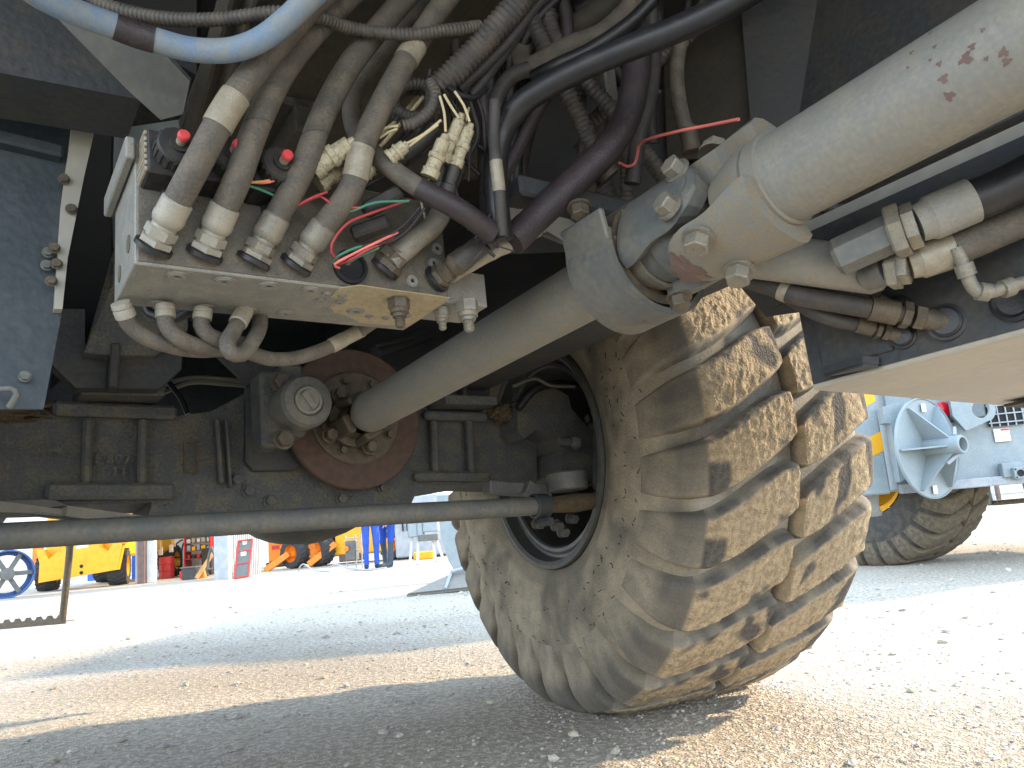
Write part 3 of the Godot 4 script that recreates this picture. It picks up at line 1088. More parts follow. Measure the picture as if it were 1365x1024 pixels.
# ------------------------------------------------------------------ drive shaft
func sc(x: float) -> Vector3:
	return pu(x, 348.0 + (850.0 - x) * 0.566, 0.877)

func rod(g: Geo, a: Vector3, b: Vector3, pr: Array, seg := 40, soft := 30.0) -> void:
	# pr: [fraction along a-b, radius] pairs
	var l := a.distance_to(b)
	var p := PackedVector2Array()
	for q in pr:
		p.append(Vector2(q[1], q[0] * l))
	g.lathe(ax(a, b - a), p, seg, soft)

func build_shaft() -> void:
	var a := (sc(1300) - sc(500)).normalized()
	var g := Geo.new()
	rod(g, sc(488), sc(845), [[0.0, 0.0], [0.0, 0.046], [0.02, 0.0535], [0.05, 0.0545], [0.055, 0.0535], [1.0, 0.0535]], 48)
	var rear := part("drive_shaft_tube", g, mats.shaft_paint, null, "rear drive shaft tube running back to the brake disc")
	# joint at the brake disc
	g = Geo.new()
	var jc := sc(484) - a * 0.03
	rod(g, jc - a * 0.05, jc + a * 0.015, [[0.0, 0.0], [0.0, 0.07], [0.25, 0.07], [0.3, 0.05], [1.0, 0.045]], 36)
	for k in 2:
		var d := Vector3(0.9, 0.43, 0) if k == 0 else Vector3(-0.43, 0.9, 0)
		for sg in [-1.0, 1.0]:
			g.bar(jc - a * 0.04 + d * sg * 0.06, jc + a * 0.05 + d * sg * 0.052, 0.055, 0.024, d, 0.006)
	part("shaft_yoke", g, mats.dark_steel, rear)
	for i in 4:
		var t := TAU * i / 4 + 0.5
		g = Geo.new()
		g.bolt(ax(jc + Vector3(cos(t) * 0.085, sin(t) * 0.085, -0.035), Vector3(0, 0, 1), t), 0.015, 0.03)
		part("bolt", g, mats.dark_steel, rear)
	# hanger bearing with its curved strap
	var c0 := sc(822)
	var c1 := sc(878)
	var p1 := Vector3(-0.9, 0.44, 0)
	p1 = (p1 - a * p1.dot(a)).normalized()
	var p2 := a.cross(p1).normalized()
	if p2.y > 0:
		p2 = -p2
	g = Geo.new()
	strap(g, c0, c1, 0.098, 0.011, deg_to_rad(168), deg_to_rad(392), a)
	var hang := part("hanger_strap", g, mats.paint)
	g = Geo.new()
	var le := sc(848) + Vector3(-0.1, 0.0, 0)
	var ax_w := c0.distance_to(c1)
	g.bar(sc(850) + Vector3(-0.1035, 0.0, 0), sc(850) + Vector3(-0.112, 0.052, -0.0), 0.011, ax_w, a, 0.004)
	part("hanger_leg", g, mats.paint, hang)
	g = Geo.new()
	g.bar(sc(850) + Vector3(0.1, -0.02, 0), sc(850) + Vector3(0.11, 0.16, -0.0), 0.012, ax_w, a, 0.003)
	part("hanger_leg", g, mats.paint, hang)
	g = Geo.new()
	g.box(sc(850) + Vector3(0.08, 0.115, -0.06), Vector3(0.55, 0.035, 0.05), 0.005)
	part("hanger_beam", g, mats.dark_paint, hang)
	for q in [[772, 275], [905, 395]]:
		g = Geo.new()
		g.bolt(ax(pd(q[0], q[1], (1.2 if q[0] < 800 else 1.12)), Vector3(-0.2, -1, 0.2)), 0.013, 0.02)
		part("bolt", g, mats.dark_steel, hang)
	for t in [215.0, 250.0, 285.0]:
		g = Geo.new()
		var d := Vector3(cos(deg_to_rad(t)), sin(deg_to_rad(t)), 0)
		g.lathe(ax(sc(848) + d * 0.103, d), PackedVector2Array([Vector2(0.0075, 0), Vector2(0.0075, 0.0015), Vector2(0.0045, 0.0015), Vector2(0.0045, 0.0005), Vector2(0, 0.0005)]), 12, 10)
		part("drain_hole", g, mats.dark_steel, hang)
	g = Geo.new()
	rod(g, sc(842), sc(872), [[0.0, 0.05], [0.0, 0.088], [1.0, 0.088], [1.0, 0.074], [0.8, 0.072], [0.8, 0.06]], 44, 20)
	var be := part("hanger_bearing", g, mats.dark_steel, hang)
	g = Geo.new()
	rod(g, sc(846), sc(882), [[0.0, 0.05], [0.8, 0.066], [1.0, 0.066], [1.0, 0.06], [0.9, 0.058], [0.9, 0.05]], 44, 20)
	part("bearing_ring", g, mats.steel, hang)
	for i in 9:
		var t := TAU * i / 9 + 0.2
		g = Geo.new()
		g.ball(sc(870) + Vector3(cos(t), sin(t), 0) * 0.08, Vector3(0.006, 0.006, 0.005), 8)
		part("rivet", g, mats.dark_steel, hang)
	# universal joint: rear yoke, cross, front yoke
	g = Geo.new()
	rod(g, sc(862), sc(926), [[0.0, 0.058], [0.55, 0.058], [0.6, 0.064], [0.86, 0.064], [1.0, 0.05], [1.0, 0.0]], 44)
	for sg in [-1.0, 1.0]:
		yoke_arm(g, sc(905), a, p1 * sg, 0.10, 0.088, 0.045)
	var yr := part("rear_yoke", g, mats.paint)
	g = Geo.new()
	var jx := sc(948)
	for d in [p1, p2]:
		rod(g, jx - d * 0.078, jx + d * 0.078, [[0, 0], [0, 0.024], [0.1, 0.026], [0.9, 0.026], [1, 0.024], [1, 0]], 24)
	g.ball(jx, Vector3(0.04, 0.04, 0.04), 16)
	part("joint_cross", g, mats.dark_steel, yr)
	for sg in [-1.0, 1.0]:
		for q in [-1.0, 1.0]:
			g = Geo.new()
			g.bolt(ax(jx + p1 * 0.076 * sg + p2 * 0.036 * q + a * 0.0, p1 * sg, q), 0.014, 0.022)
			part("bolt", g, mats.steel, yr)
	g = Geo.new()
	rod(g, sc(975), sc(1046), [[0.0, 0.0], [0.0, 0.048], [0.35, 0.06], [0.6, 0.066], [0.72, 0.067], [0.73, 0.063], [0.77, 0.063], [0.78, 0.0665], [1.0, 0.0665], [1.02, 0.062]], 48, 35)
	for sg in [-1.0, 1.0]:
		yoke_arm(g, sc(1002), -a, p2 * sg, 0.125, 0.092, 0.046)
	var yf := part("front_yoke", g, mats.joint_paint, null, "front joint yoke with red primer showing through")
	for sg in [-1.0, 1.0]:
		for q in [-1.0, 1.0]:
			g = Geo.new()
			g.bolt(ax(jx + p2 * 0.079 * sg + p1 * 0.042 * q + a * 0.028, p2 * sg, q), 0.0155, 0.024)
			part("bolt", g, mats.steel, yf)
	# worn primer patch on the lower arm, following the cheek
	g = Geo.new()
	var cen := jx + p2 * 0.0 - a * 0.028
	var rim_pts := []
	for i in 30:
		var t := TAU * i / 30
		var rr := 1.0 + 0.16 * sin(t * 3.0 + 1.0) + 0.13 * sin(t * 7.0 + 2.0) + 0.1 * sin(t * 13.0)
		var la := cos(t) * 0.40 * rr
		var d := p2 * cos(la) + p1 * sin(la)
		var flat := minf(lerpf(0.092, 0.092 * 0.80 / maxf(0.45, cos(la)), 0.45), 0.092)
		rim_pts.append(cen + a * sin(t) * 0.019 * rr + d * (flat + 0.0008))
	var mid_p := cen + p2 * (lerpf(0.092, 0.092 * 0.80, 0.45) + 0.0012)
	for i in 30:
		g.poly([mid_p, rim_pts[i], rim_pts[(i + 1) % 30]], cen)
	part("primer_patch", g, mats.red_oxide, yf)
	# front tube
	g = Geo.new()
	rod(g, sc(1030), sc(1030) + a * 1.5, [[0.0, 0.062], [1.0, 0.062], [1.0, 0.0]], 56)
	var front := part("drive_shaft_tube", g, mats.shaft_paint, null, "front drive shaft tube with chipped grey paint, near the eye")
	g = Geo.new()
	for e in [[1288, 78, 0.011], [1296, 62, 0.006], [1258, 105, 0.008], [1266, 128, 0.009], [1246, 62, 0.004], [1240, 44, 0.004], [1215, 70, 0.005], [1338, 70, 0.008], [1342, 82, 0.007], [1315, 78, 0.004], [1310, 40, 0.004], [1252, 85, 0.005], [1240, 80, 0.003], [1210, 90, 0.003]]:
		# chips: find the point on the tube under this pixel
		var r := ray_c(e[0], e[1]).normalized()
		var o := sc(1100)
		var rp := r - a * r.dot(a)
		var op := -o - a * (-o).dot(a)
		var qa := rp.dot(rp)
		var qb := 2.0 * rp.dot(op)
		var qc := op.dot(op) - 0.0622 * 0.0622
		var dis := qb * qb - 4.0 * qa * qc
		if dis < 0:
			continue
		var hit := r * ((-qb - sqrt(dis)) / (2.0 * qa))
		var nn := hit - o
		nn = (nn - a * nn.dot(a)).normalized()
		var tt := a.cross(nn)
		var ring := []
		for i in 14:
			var t := TAU * i / 14
			var rr: float = e[2] * 0.55 * (1.0 + 0.3 * sin(t * 3 + e[0]) + 0.25 * sin(t * 5 + e[1]))
			var loc := tt * cos(t) * rr + a * sin(t) * rr
			var p := hit + loc
			var po := p - o
			var al := a * po.dot(a)
			ring.append(o + al + (po - al).normalized() * 0.0624)
		var mid := o + a * (hit - o).dot(a) + nn * 0.0625
		for i in 14:
			g.poly([mid, ring[i], ring[(i + 1) % 14]], o + a * (hit - o).dot(a))
	part("paint_chip", g, mats.red_oxide, front)

func strap(g: Geo, c0: Vector3, c1: Vector3, r: float, th: float, a0: float, a1: float, axis: Vector3) -> void:
	var n := 40
	for i in n:
		var q := []
		for k in 2:
			var t := lerpf(a0, a1, float(i + k) / n)
			var d := Vector3(cos(t), sin(t), 0)
			d = (d - axis * d.dot(axis)).normalized()
			q.append([c0 + d * r, c0 + d * (r + th), c1 + d * (r + th), c1 + d * r, d])
		var b := g.v.size()
		# outer and inner faces smooth
		for f in [[1, 2, 1.0], [0, 3, -1.0]]:
			b = g.v.size()
			for k in 2:
				for e in 2:
					g.v.append(q[k][f[e]])
					g.n.append(q[k][4] * f[2])
					g.c.append(g.tint)
			g.ix.append_array([b, b + 1, b + 2, b + 2, b + 1, b + 3])
		var mid: Vector3 = (c0 + c1) * 0.5 + q[0][4] * (r + th * 0.5)
		g.poly([q[0][0], q[0][1], q[1][1], q[1][0]], mid)
		g.poly([q[0][3], q[0][2], q[1][2], q[1][3]], mid)

# an ear of a yoke: a curved cheek on the side of the joint, rounded at its end
func yoke_arm(g: Geo, base: Vector3, dir: Vector3, side: Vector3, length: float, ro: float, ri: float) -> void:
	var cr := dir.cross(side).normalized()
	var rows := 13
	var cols := 11
	var outer := []
	var inner := []
	for i in rows:
		var t := float(i) / (rows - 1)
		var al := -0.05 + (length + 0.05) * t
		var ha := 0.98 - 0.22 * smoothstep(0.0, 0.5, t)
		if t > 0.6:
			ha *= sqrt(maxf(0.03, 1.0 - pow((t - 0.6) / 0.41, 2.0)))
		var drop := 0.006 * smoothstep(0.86, 1.0, t)
		var a := []
		var b := []
		for k in cols:
			var f := float(k) / (cols - 1) * 2.0 - 1.0
			var an := f * ha
			var d := side * cos(an) + cr * sin(an)
			var edge := 0.006 * smoothstep(0.75, 1.0, absf(f)) + drop
			# the cheek is flatter than a true arc
			var flat := lerpf(ro, ro * 0.80 / maxf(0.45, cos(an)), 0.45)
			a.append(base + dir * al + d * (minf(flat, ro) - edge))
			b.append(base + dir * al + d * ri)
		outer.append(a)
		inner.append(b)
	for sh in 2:
		var grid: Array = outer if sh == 0 else inner
		var b0 := g.v.size()
		for i in rows:
			for k in cols:
				var du: Vector3 = grid[mini(i + 1, rows - 1)][k] - grid[maxi(i - 1, 0)][k]
				var dv: Vector3 = grid[i][mini(k + 1, cols - 1)] - grid[i][maxi(k - 1, 0)]
				var nn := du.cross(dv).normalized()
				if (nn.dot(side) < 0) == (sh == 0):
					nn = -nn
				g.v.append(grid[i][k])
				g.n.append(nn)
				g.c.append(g.tint)
		for i in rows - 1:
			for k in cols - 1:
				var q := b0 + i * cols + k
				g.ix.append_array([q, q + cols, q + 1, q + 1, q + cols, q + cols + 1])
	for i in rows - 1:
		for k in [0, cols - 1]:
			var mid: Vector3 = (outer[i][cols / 2] + inner[i][cols / 2]) * 0.5
			g.poly([outer[i][k], outer[i + 1][k], inner[i + 1][k], inner[i][k]], mid)
	for i in [0, rows - 1]:
		for k in cols - 1:
			var mid: Vector3 = (outer[rows / 2][k] + inner[rows / 2][k]) * 0.5
			g.poly([outer[i][k], outer[i][k + 1], inner[i][k + 1], inner[i][k]], mid)

# ------------------------------------------------------------------ hydraulic valve block
func fitting(parent: Node, o: Vector3, dir: Vector3, k: float, m: Material, ferrule := true) -> void:
	var g := Geo.new()
	g.lathe(ax(o, dir), PackedVector2Array([Vector2(0.0235, -0.004), Vector2(0.0235, 0.002), Vector2(0.021, 0.004), Vector2(0.0, 0.004)]) , 24, 20)
	part("seal_ring", g, mats.rubber_black, parent)
	g = Geo.new()
	var l := k * 0.66
	g.nut(ax(o, dir), 0.0215 * k, 0.003, 0.018 * l, 0.0015)
	g.lathe(ax(o, dir), PackedVector2Array([Vector2(0.0165 * k, 0.016 * l), Vector2(0.016 * k, 0.03 * l)]), 20, 20)
	g.nut(ax(o, dir, 0.4), 0.02 * k, 0.022 * l, 0.040 * l, 0.0015)
	g.lathe(ax(o, dir), PackedVector2Array([Vector2(0.0155 * k, 0.040 * l), Vector2(0.0155 * k, 0.047 * l)]), 20, 20)
	if ferrule:
		g.lathe(ax(o, dir), PackedVector2Array([Vector2(0.0145 * k, 0.046 * l), Vector2(0.0175 * k, 0.05 * l), Vector2(0.0195 * k, 0.058 * l), Vector2(0.02 * k, 0.066 * l), Vector2(0.0192 * k, 0.07 * l), Vector2(0.0192 * k, 0.098 * l), Vector2(0.0172 * k, 0.102 * l), Vector2(0.0, 0.102 * l)]), 28, 30)
	part("hose_fitting", g, m, parent)

func plug(parent: Node, o: Vector3, n: Vector3, r: float) -> void:
	var g := Geo.new()
	g.lathe(ax(o, n), PackedVector2Array([Vector2(r * 1.25, 0.0003), Vector2(r * 1.2, 0.0018), Vector2(r * 1.02, 0.0018), Vector2(r, 0.0006), Vector2(r * 0.98, 0.003), Vector2(r * 0.5, 0.0035), Vector2(r * 0.4, 0.0005), Vector2(0, 0.0005)]), 24, 20)
	part("port_plug", g, mats.block, parent)
	g = Geo.new()
	g.nut(ax(o, n), r * 0.4, -0.001, 0.0012, 0.0)
	part("hex_socket", g, mats.black, parent)

func build_valve_block() -> void:
	var y0 := 0.397
	var wf := -0.979
	var g := Geo.new()
	g.box(Vector3((0.158 + 0.607) * 0.5, y0 + 0.0825, wf - 0.078), Vector3(0.449, 0.165, 0.156), 0.0015)
	var vb := part("valve_block", g, mats.block, null, "dusty pale metal hydraulic valve block with rows of plugs beneath")
	# greasy skin of the port face
	g = Geo.new()
	g.box(Vector3(0.3835, y0 + 0.083, wf + 0.0012), Vector3(0.443, 0.158, 0.002), 0.0005)
	part("port_face", g, mats.block_face, vb)
	g = Geo.new()
	g.box(Vector3(0.651, 0.4325, -1.045), Vector3(0.085, 0.058, 0.09), 0.0015)
	part("side_block", g, mats.block, vb)
	g = Geo.new()
	g.box(Vector3(0.151, 0.549, -1.06), Vector3(0.011, 0.03, 0.185), 0.002)
	part("end_plate", g, mats.block, vb)
	for q in [[0.44, -1.02], [0.425, -1.09]]:
		g = Geo.new()
		g.lathe(ax(Vector3(0.1578, q[0], q[1]), Vector3(-1, 0, 0)), PackedVector2Array([Vector2(0.012, 0), Vector2(0.012, 0.001), Vector2(0.006, 0.0012), Vector2(0.0, 0.0012)]), 16, 10)
		part("port_plug", g, mats.block_face, vb)
	# sand-coloured bare patch underneath
	g = Geo.new()
	var pl := PackedVector2Array()
	for p in [[452, 384], [480, 380], [520, 386], [560, 391], [600, 397], [578, 413], [556, 428], [545, 434], [510, 433], [480, 430], [462, 420], [446, 417], [440, 409], [452, 405], [466, 399], [440, 396]]:
		var q := pv(p[0], p[1], y0)
		pl.append(Vector2(q.x, -q.z))
	g.prism(Transform3D(Basis(Vector3.RIGHT, Vector3.FORWARD, Vector3.UP), Vector3(0, y0, 0)), pl, 0.0012)
	part("worn_patch", g, mats.chip_patch, vb)
	for p in [[236, 367, 12], [299, 374, 12], [358, 380, 12], [414, 386, 11], [212, 405, 12], [273, 410, 12], [328, 413, 12], [380, 417, 11], [474, 414, 12], [435, 391, 6], [428, 399, 6], [456, 394, 6], [453, 402, 6], [492, 421, 6], [514, 423, 6], [544, 420, 6]]:
		plug(vb, pv(p[0], p[1], y0), Vector3(0, -1, 0), p[2] * 0.001)
	for p in [[549, 375, 8], [582, 332, 8], [578, 352, 8]]:
		plug(vb, pw(p[0], p[1], wf + 0.003), Vector3(0, 0, 1), p[2] * 0.001)
	# adjusters hanging below
	for p in [[531, 398, 0.397, 1.0], [588, 411, 0.402, 0.8], [622, 402, 0.404, 1.1]]:
		var o := pv(p[0], p[1], p[2])
		var k: float = p[3]
		g = Geo.new()
		g.nut(ax(o, Vector3(0, -1, 0), 0.3), 0.017 * k, 0.0, 0.018 * k, 0.002)
		g.lathe(ax(o, Vector3(0, -1, 0)), PackedVector2Array([Vector2(0.0145 * k, 0.018 * k), Vector2(0.0145 * k, 0.024 * k), Vector2(0.011 * k, 0.025 * k), Vector2(0.011 * k, 0.03 * k), Vector2(0.007 * k, 0.031 * k), Vector2(0.007 * k, 0.044 * k), Vector2(0.005 * k, 0.046 * k), Vector2(0, 0.046 * k)]), 18, 20)
		for i in 4:
			g.lathe(ax(o - Vector3(0, (0.032 + i * 0.003) * k, 0), Vector3(0, -1, 0)), PackedVector2Array([Vector2(0.007 * k, 0), Vector2(0.0082 * k, 0.001 * k), Vector2(0.007 * k, 0.002 * k)]), 14, 10)
		part("adjuster", g, mats.dark_steel if p[0] < 560 else mats.steel, vb)
	# fittings of the four large hoses
	for h in hose_tops():
		var o := pw(h[0][0], h[0][1], wf + 0.002)
		var d := pw(h[2][0], h[2][1], h[2][2]) - o
		fitting(vb, o, d, 1.0, mats.bright_steel if h[0][0] < 300 else mats.steel)
	# wider fittings on the right
	var f5 := pw(513, 358, wf + 0.002)
	fitting(vb, f5, pw(560, 300, -0.93) - f5, 1.12, mats.dark_steel, false)
	var f6 := pw(583, 371, wf + 0.002)
	fitting(vb, f6, pw(640, 328, -0.9) - f6, 0.95, mats.dark_steel)
	# cable gland hole
	g = Geo.new()
	g.lathe(ax(pw(466, 357, wf + 0.002), Vector3(0, 0, 1)), PackedVector2Array([Vector2(0.026, 0), Vector2(0.026, 0.006), Vector2(0.021, 0.007), Vector2(0.02, 0.001), Vector2(0, 0.001)]), 28, 20)
	part("cable_gland", g, mats.black, vb)
	# solenoid coils with red manual buttons
	var k := 0
	for p in [[245, 181, 1.0], [317, 193, 0.95], [383, 207, 0.95]]:
		var sc2: float = p[2]
		var d := Vector3(0.03, 0.10, 1).normalized()
		var o := pw(p[0], p[1], wf + 0.082) - d * 0.114
		var x := ax(o + d * 0.0, d)
		g = Geo.new()
		var bx := Basis(Vector3(1, 0, 0), d.cross(Vector3(1, 0, 0)).normalized(), d)
		g.cbox(Transform3D(bx, o + d * 0.037 + Vector3(-0.004, 0, 0)), Vector3(0.058, 0.062, 0.072), 0.003)
		var coil := part("solenoid_coil", g, mats.black_plastic, vb)
		for i in 7:
			g = Geo.new()
			g.cbox(Transform3D(bx, o + d * 0.037 + bx.y * (-0.026 + i * 0.0087) + Vector3(-0.0335, 0, 0)), Vector3(0.004, 0.006, 0.068), 0.001)
			part("cooling_rib", g, mats.sleeve if k == 0 else mats.black_plastic, vb)
		g = Geo.new()
		g.lathe(x, PackedVector2Array([Vector2(0.026, 0.0720), Vector2(0.0262, 0.0920), Vector2(0.024, 0.0950), Vector2(0.013, 0.0960), Vector2(0.0125, 0.1000), Vector2(0, 0.1000)]), 30, 25)
		for i in 18:
			var t := TAU * i / 18
			g.cbox(x * Transform3D(Basis(Vector3.UP, -t), Vector3(cos(t) * 0.0262, 0.082, sin(t) * 0.0262)), Vector3(0.003, 0.018, 0.0045), 0.0008)
		part("coil_nut", g, mats.black_plastic, vb)
		g = Geo.new()
		g.lathe(x, PackedVector2Array([Vector2(0.0062, 0.1000), Vector2(0.0062, 0.1120)]), 14, 25)
		part("button_stem", g, mats.sleeve, vb)
		g = Geo.new()
		g.lathe(x, PackedVector2Array([Vector2(0.0, 0.1100), Vector2(0.0070, 0.1100), Vector2(0.0074, 0.1120), Vector2(0.0074, 0.1165), Vector2(0.006, 0.1185), Vector2(0, 0.1190)]), 18, 35)
		part("red_button", g, mats.red_button, vb)
		g = Geo.new()
		g.cbox(Transform3D(bx, o - bx.y * 0.036 + d * 0.018 + Vector3(0.008, 0, 0)), Vector3(0.034, 0.024, 0.04), 0.003)
		for i in 4:
			g.cbox(Transform3D(bx, o - bx.y * 0.036 + d * 0.04 + Vector3(-0.002 + i * 0.0075, 0, 0)), Vector3(0.0035, 0.022, 0.01), 0.0008)
		part("coil_connector", g, mats.black_plastic, vb)
		k += 1

# ------------------------------------------------------------------ hoses
func hose_tops() -> Array:
	return [
		[[205, 328], [232, 275, -0.925], [262, 220, -0.9], [306, 140, -0.87], [355, 75, -0.85], [420, 2, -0.84], [475, -50, -0.84]],
		[[273, 337], [299, 288, -0.93], [318, 235, -0.91], [345, 160, -0.89], [382, 88, -0.88], [432, 28, -0.875], [500, -40, -0.87]],
		[[338, 347], [372, 293, -0.93], [402, 228, -0.915], [432, 150, -0.90], [468, 85, -0.89], [520, 20, -0.88], [575, -40, -0.88]],
		[[395, 352], [435, 302, -0.92], [468, 252, -0.9], [485, 190, -0.88], [520, 118, -0.86], [560, 50, -0.85], [622, -40, -0.84]]]

func hose(called: String, pts: Array, r: float, m: Material, parent: Node = null, label := "", ribbed := 0.0, by_w := false, wrap := 0.0) -> MeshInstance3D:
	var p := PackedVector3Array()
	for q in pts:
		if q is Vector3:
			p.append(q)
		else:
			p.append(pw(q[0], q[1], q[2]) if by_w else pd(q[0], q[1], q[2]))
	# runs that leave the view go on to the frame above
	var ends := [pts[0], pts[pts.size() - 1]]
	for k in 2:
		if ends[k] is Array and (ends[k][1] < -4 or ends[k][0] < -4 or ends[k][0] > 1369):
			var cnt := p.size()
			var tip := p[0] if k == 0 else p[cnt - 1]
			var dir := (tip - (p[1] if k == 0 else p[cnt - 2])).normalized()
			for j in 2:
				tip += (dir + Vector3(0, 0.35 * j, 0)).normalized() * 0.18
				if k == 0:
					p.insert(0, tip)
				else:
					p.append(tip)
	last_path = smooth(p, 0.008)
	var g := Geo.new()
	if ribbed > 0.0:
		var sp := smooth(p, ribbed / 4.0)
		var ra := []
		for i in sp.size():
			ra.append(r * (1.0 + (0.07 if (i % 4) < 2 else -0.07)))
		g.tube(sp, ra, 12)
	else:
		var sp := smooth(p, 0.012)
		if wrap > 0.0:
			var ra := []
			var nf := FastNoiseLite.new()
			nf.seed = int(pts.size() * 31 + r * 10000)
			nf.frequency = 9.0
			for i in sp.size():
				ra.append(r * (1.0 + wrap * nf.get_noise_1d(i * 0.05) + (wrap * 0.35 if i % 3 == 0 else 0.0)))
			g.tube(sp, ra, 14)
		else:
			g.tube(sp, r, 16)
	return part(called, g, m, parent, label)

func sleeve_on(parent: Node, a: Vector3, b: Vector3, r: float, m: Material, called := "sleeve") -> void:
	# follows the stretch of the hose laid last that lies between a and b
	var ia := 0
	var ib := 0
	for i in last_path.size():
		if last_path[i].distance_to(a) < last_path[ia].distance_to(a):
			ia = i
		if last_path[i].distance_to(b) < last_path[ib].distance_to(b):
			ib = i
	if ia > ib:
		var t := ia
		ia = ib
		ib = t
	if ib - ia < 2:
		ib = mini(ia + 2, last_path.size() - 1)
	var g := Geo.new()
	g.tube(last_path.slice(ia, ib + 1), r, 18)
	part(called, g, m, parent)

func build_hoses() -> void:
	var tops := hose_tops()
	var names := ["leftmost large hose with a clear sleeve", "", "", "large hose with a paper label wrapped round it"]
	for i in 4:
		var t: Array = tops[i]
		var o := pw(t[0][0], t[0][1], -0.977)
		var d := (pw(t[2][0], t[2][1], t[2][2]) - o).normalized()
		var pts := [o + d * 0.055]
		for k in range(2, t.size()):
			pts.append(pw(t[k][0], t[k][1], t[k][2]))
		var up: Vector3 = (pts[pts.size() - 1] - pts[pts.size() - 2]).normalized()
		pts.append(pts[pts.size() - 1] + up * 0.2)
		pts.append(pts[pts.size() - 1] + (up + Vector3(0, 0.5, 0)).normalized() * 0.2)
		var h := hose("hydraulic_hose", pts, 0.0172, mats.rubber, null, names[i])
		# spiral seams of the hose cover
		var p := PackedVector3Array()
		for q in pts:
			p.append(q)
		var sp := smooth(p, 0.004)
		if i == 0:
			sleeve_on(h, pw(292, 172, -0.877), pw(316, 128, -0.868), 0.0188, mats.sleeve)
		if i == 3:
			sleeve_on(h, pw(474, 236, -0.893), pw(486, 196, -0.881), 0.0184, mats.sleeve)
			sleeve_on(h, pw(541, 84, -0.856), pw(552, 64, -0.853), 0.0184, mats.sleeve)
		for k in 4:
			var c := int(sp.size() * (0.15 + 0.2 * k))
			if c < 2 or c > sp.size() - 3:
				continue
			var ring := PackedVector3Array()
			var tt := (sp[c + 1] - sp[c - 1]).normalized()
			var nx := tt.cross(Vector3.UP).normalized()
			var ny := tt.cross(nx)
			for j in 13:
				var a := TAU * j / 12
				ring.append(sp[c] + (nx * cos(a) + ny * sin(a)) * 0.0171 + tt * 0.008 * sin(a + k))
			var g := Geo.new()
			g.tube(ring, 0.0009, 5, false)
			part("cover_seam", g, mats.rubber_dark, h)
	# steel bend from the fifth port
	hose("steel_pipe", [pw(520, 350, -0.965), pw(552, 322, -0.95), pw(578, 300, -0.94), pw(590, 275, -0.95), pw(592, 240, -0.99), pw(600, 200, -1.02)], 0.0165, mats.steel)
	# tape-wrapped hose from the sixth
	hose("wrapped_hose", [pw(610, 352, -0.93), pw(632, 334, -0.91), pw(652, 318, -0.9)], 0.0165, mats.rubber_dark, null, "", 0.0, false, 0.12)
	hose("wrapped_hose", [[600, 368, 1.22], [640, 345, 1.2], [680, 325, 1.2], [715, 306, 1.22]], 0.012, mats.sleeve, null, "", 0.0, false, 0.15)
	var g := Geo.new()
	for i in 26:
		var o := pd(652 + rng.randf_range(-16, 18), 322 + rng.randf_range(-24, 14), 1.13 + rng.randf_range(-0.02, 0.02))
		g.tube(PackedVector3Array([o, o + Vector3(rng.randf_range(-1, 1), rng.randf_range(-1, 1), rng.randf_range(-1, 1)).normalized() * rng.randf_range(0.01, 0.025)]), rng.randf_range(0.0008, 0.003), 5)
	var fray := part("frayed_tape", g, mats.rubber_purple)
	# curved brown hose arching over the block
	hose("return_hose", [[580, -20, 1.26], [552, 20, 1.25], [500, 80, 1.23], [470, 130, 1.21], [474, 176, 1.17], [506, 212, 1.1], [553, 247, 1.08], [614, 281, 1.09], [656, 312, 1.12]], 0.0142, mats.rubber, null, "brown hose arching over to a frayed taped end")
	# taped end of it
	sleeve_on(fray, pd(562, 252, 1.082), pd(656, 312, 1.12), 0.0158, mats.rubber_purple, "tape_wrap")
	# loops under the block
	var low := [
		[[164, 413, -1.1], [172, 432, -1.11], [195, 450, -1.12], [235, 463, -1.13], [275, 467, -1.14], [310, 462, -1.15]],
		[[220, 415, -1.1], [221, 432, -1.1], [234, 448, -1.1], [262, 461, -1.11], [300, 466, -1.13], [330, 462, -1.15]],
		[[270, 419, -1.1], [268, 433, -1.1], [278, 447, -1.1], [300, 455, -1.11], [325, 458, -1.13]],
		[[322, 422, -1.1], [312, 440, -1.09], [303, 456, -1.08], [307, 470, -1.08], [322, 472, -1.09], [336, 456, -1.1], [346, 436, -1.12], [346, 415, -1.14]],
		[[318, 462, -1.15], [338, 472, -1.16], [365, 479, -1.17], [400, 476, -1.18], [440, 462, -1.18], [475, 444, -1.18], [500, 428, -1.16]]]
	for l in low:
		var h := hose("looped_hose", l, 0.0115, mats.rubber, null, "", 0.0, true)
		if l[0][1] < 430:
			g = Geo.new()
			var o := pw(l[0][0], l[0][1], l[0][2])
			var o2 := pw(l[1][0], l[1][1], l[1][2])
			rod(g, o + (o - o2) * 0.5, o + (o2 - o) * 0.55, [[0, 0], [0, 0.0125], [0.3, 0.0135], [0.4, 0.0125], [0.5, 0.0135], [0.95, 0.0135], [1.0, 0.0115]], 20)
			part("hose_end", g, mats.bright_steel, h)
		if l[0][0] == 318:
			g = Geo.new()
			rod(g, pw(440, 462, -1.18), pw(482, 440, -1.18), [[0, 0.0118], [0.05, 0.013], [0.4, 0.013], [0.45, 0.0122], [1.0, 0.0125]], 20)
			part("hose_end", g, mats.sleeve, h)
	hose("cable", [[195, 408, 1.15], [200, 418, 1.15], [230, 425, 1.15], [260, 412, 1.15]], 0.007, mats.rubber_black)
	# blue hose and corrugated loom at the top left
	var bh := hose("blue_hose", [[30, -22, 0.80], [60, -3, 0.82], [105, 18, 0.85], [155, 36, 0.88], [205, 53, 0.9], [255, 66, 0.92], [305, 67, 0.93], [345, 54, 0.93], [380, 28, 0.93], [420, -10, 0.92]], 0.0145, mats.blue_hose, null, "faded blue hose sagging across the top left")
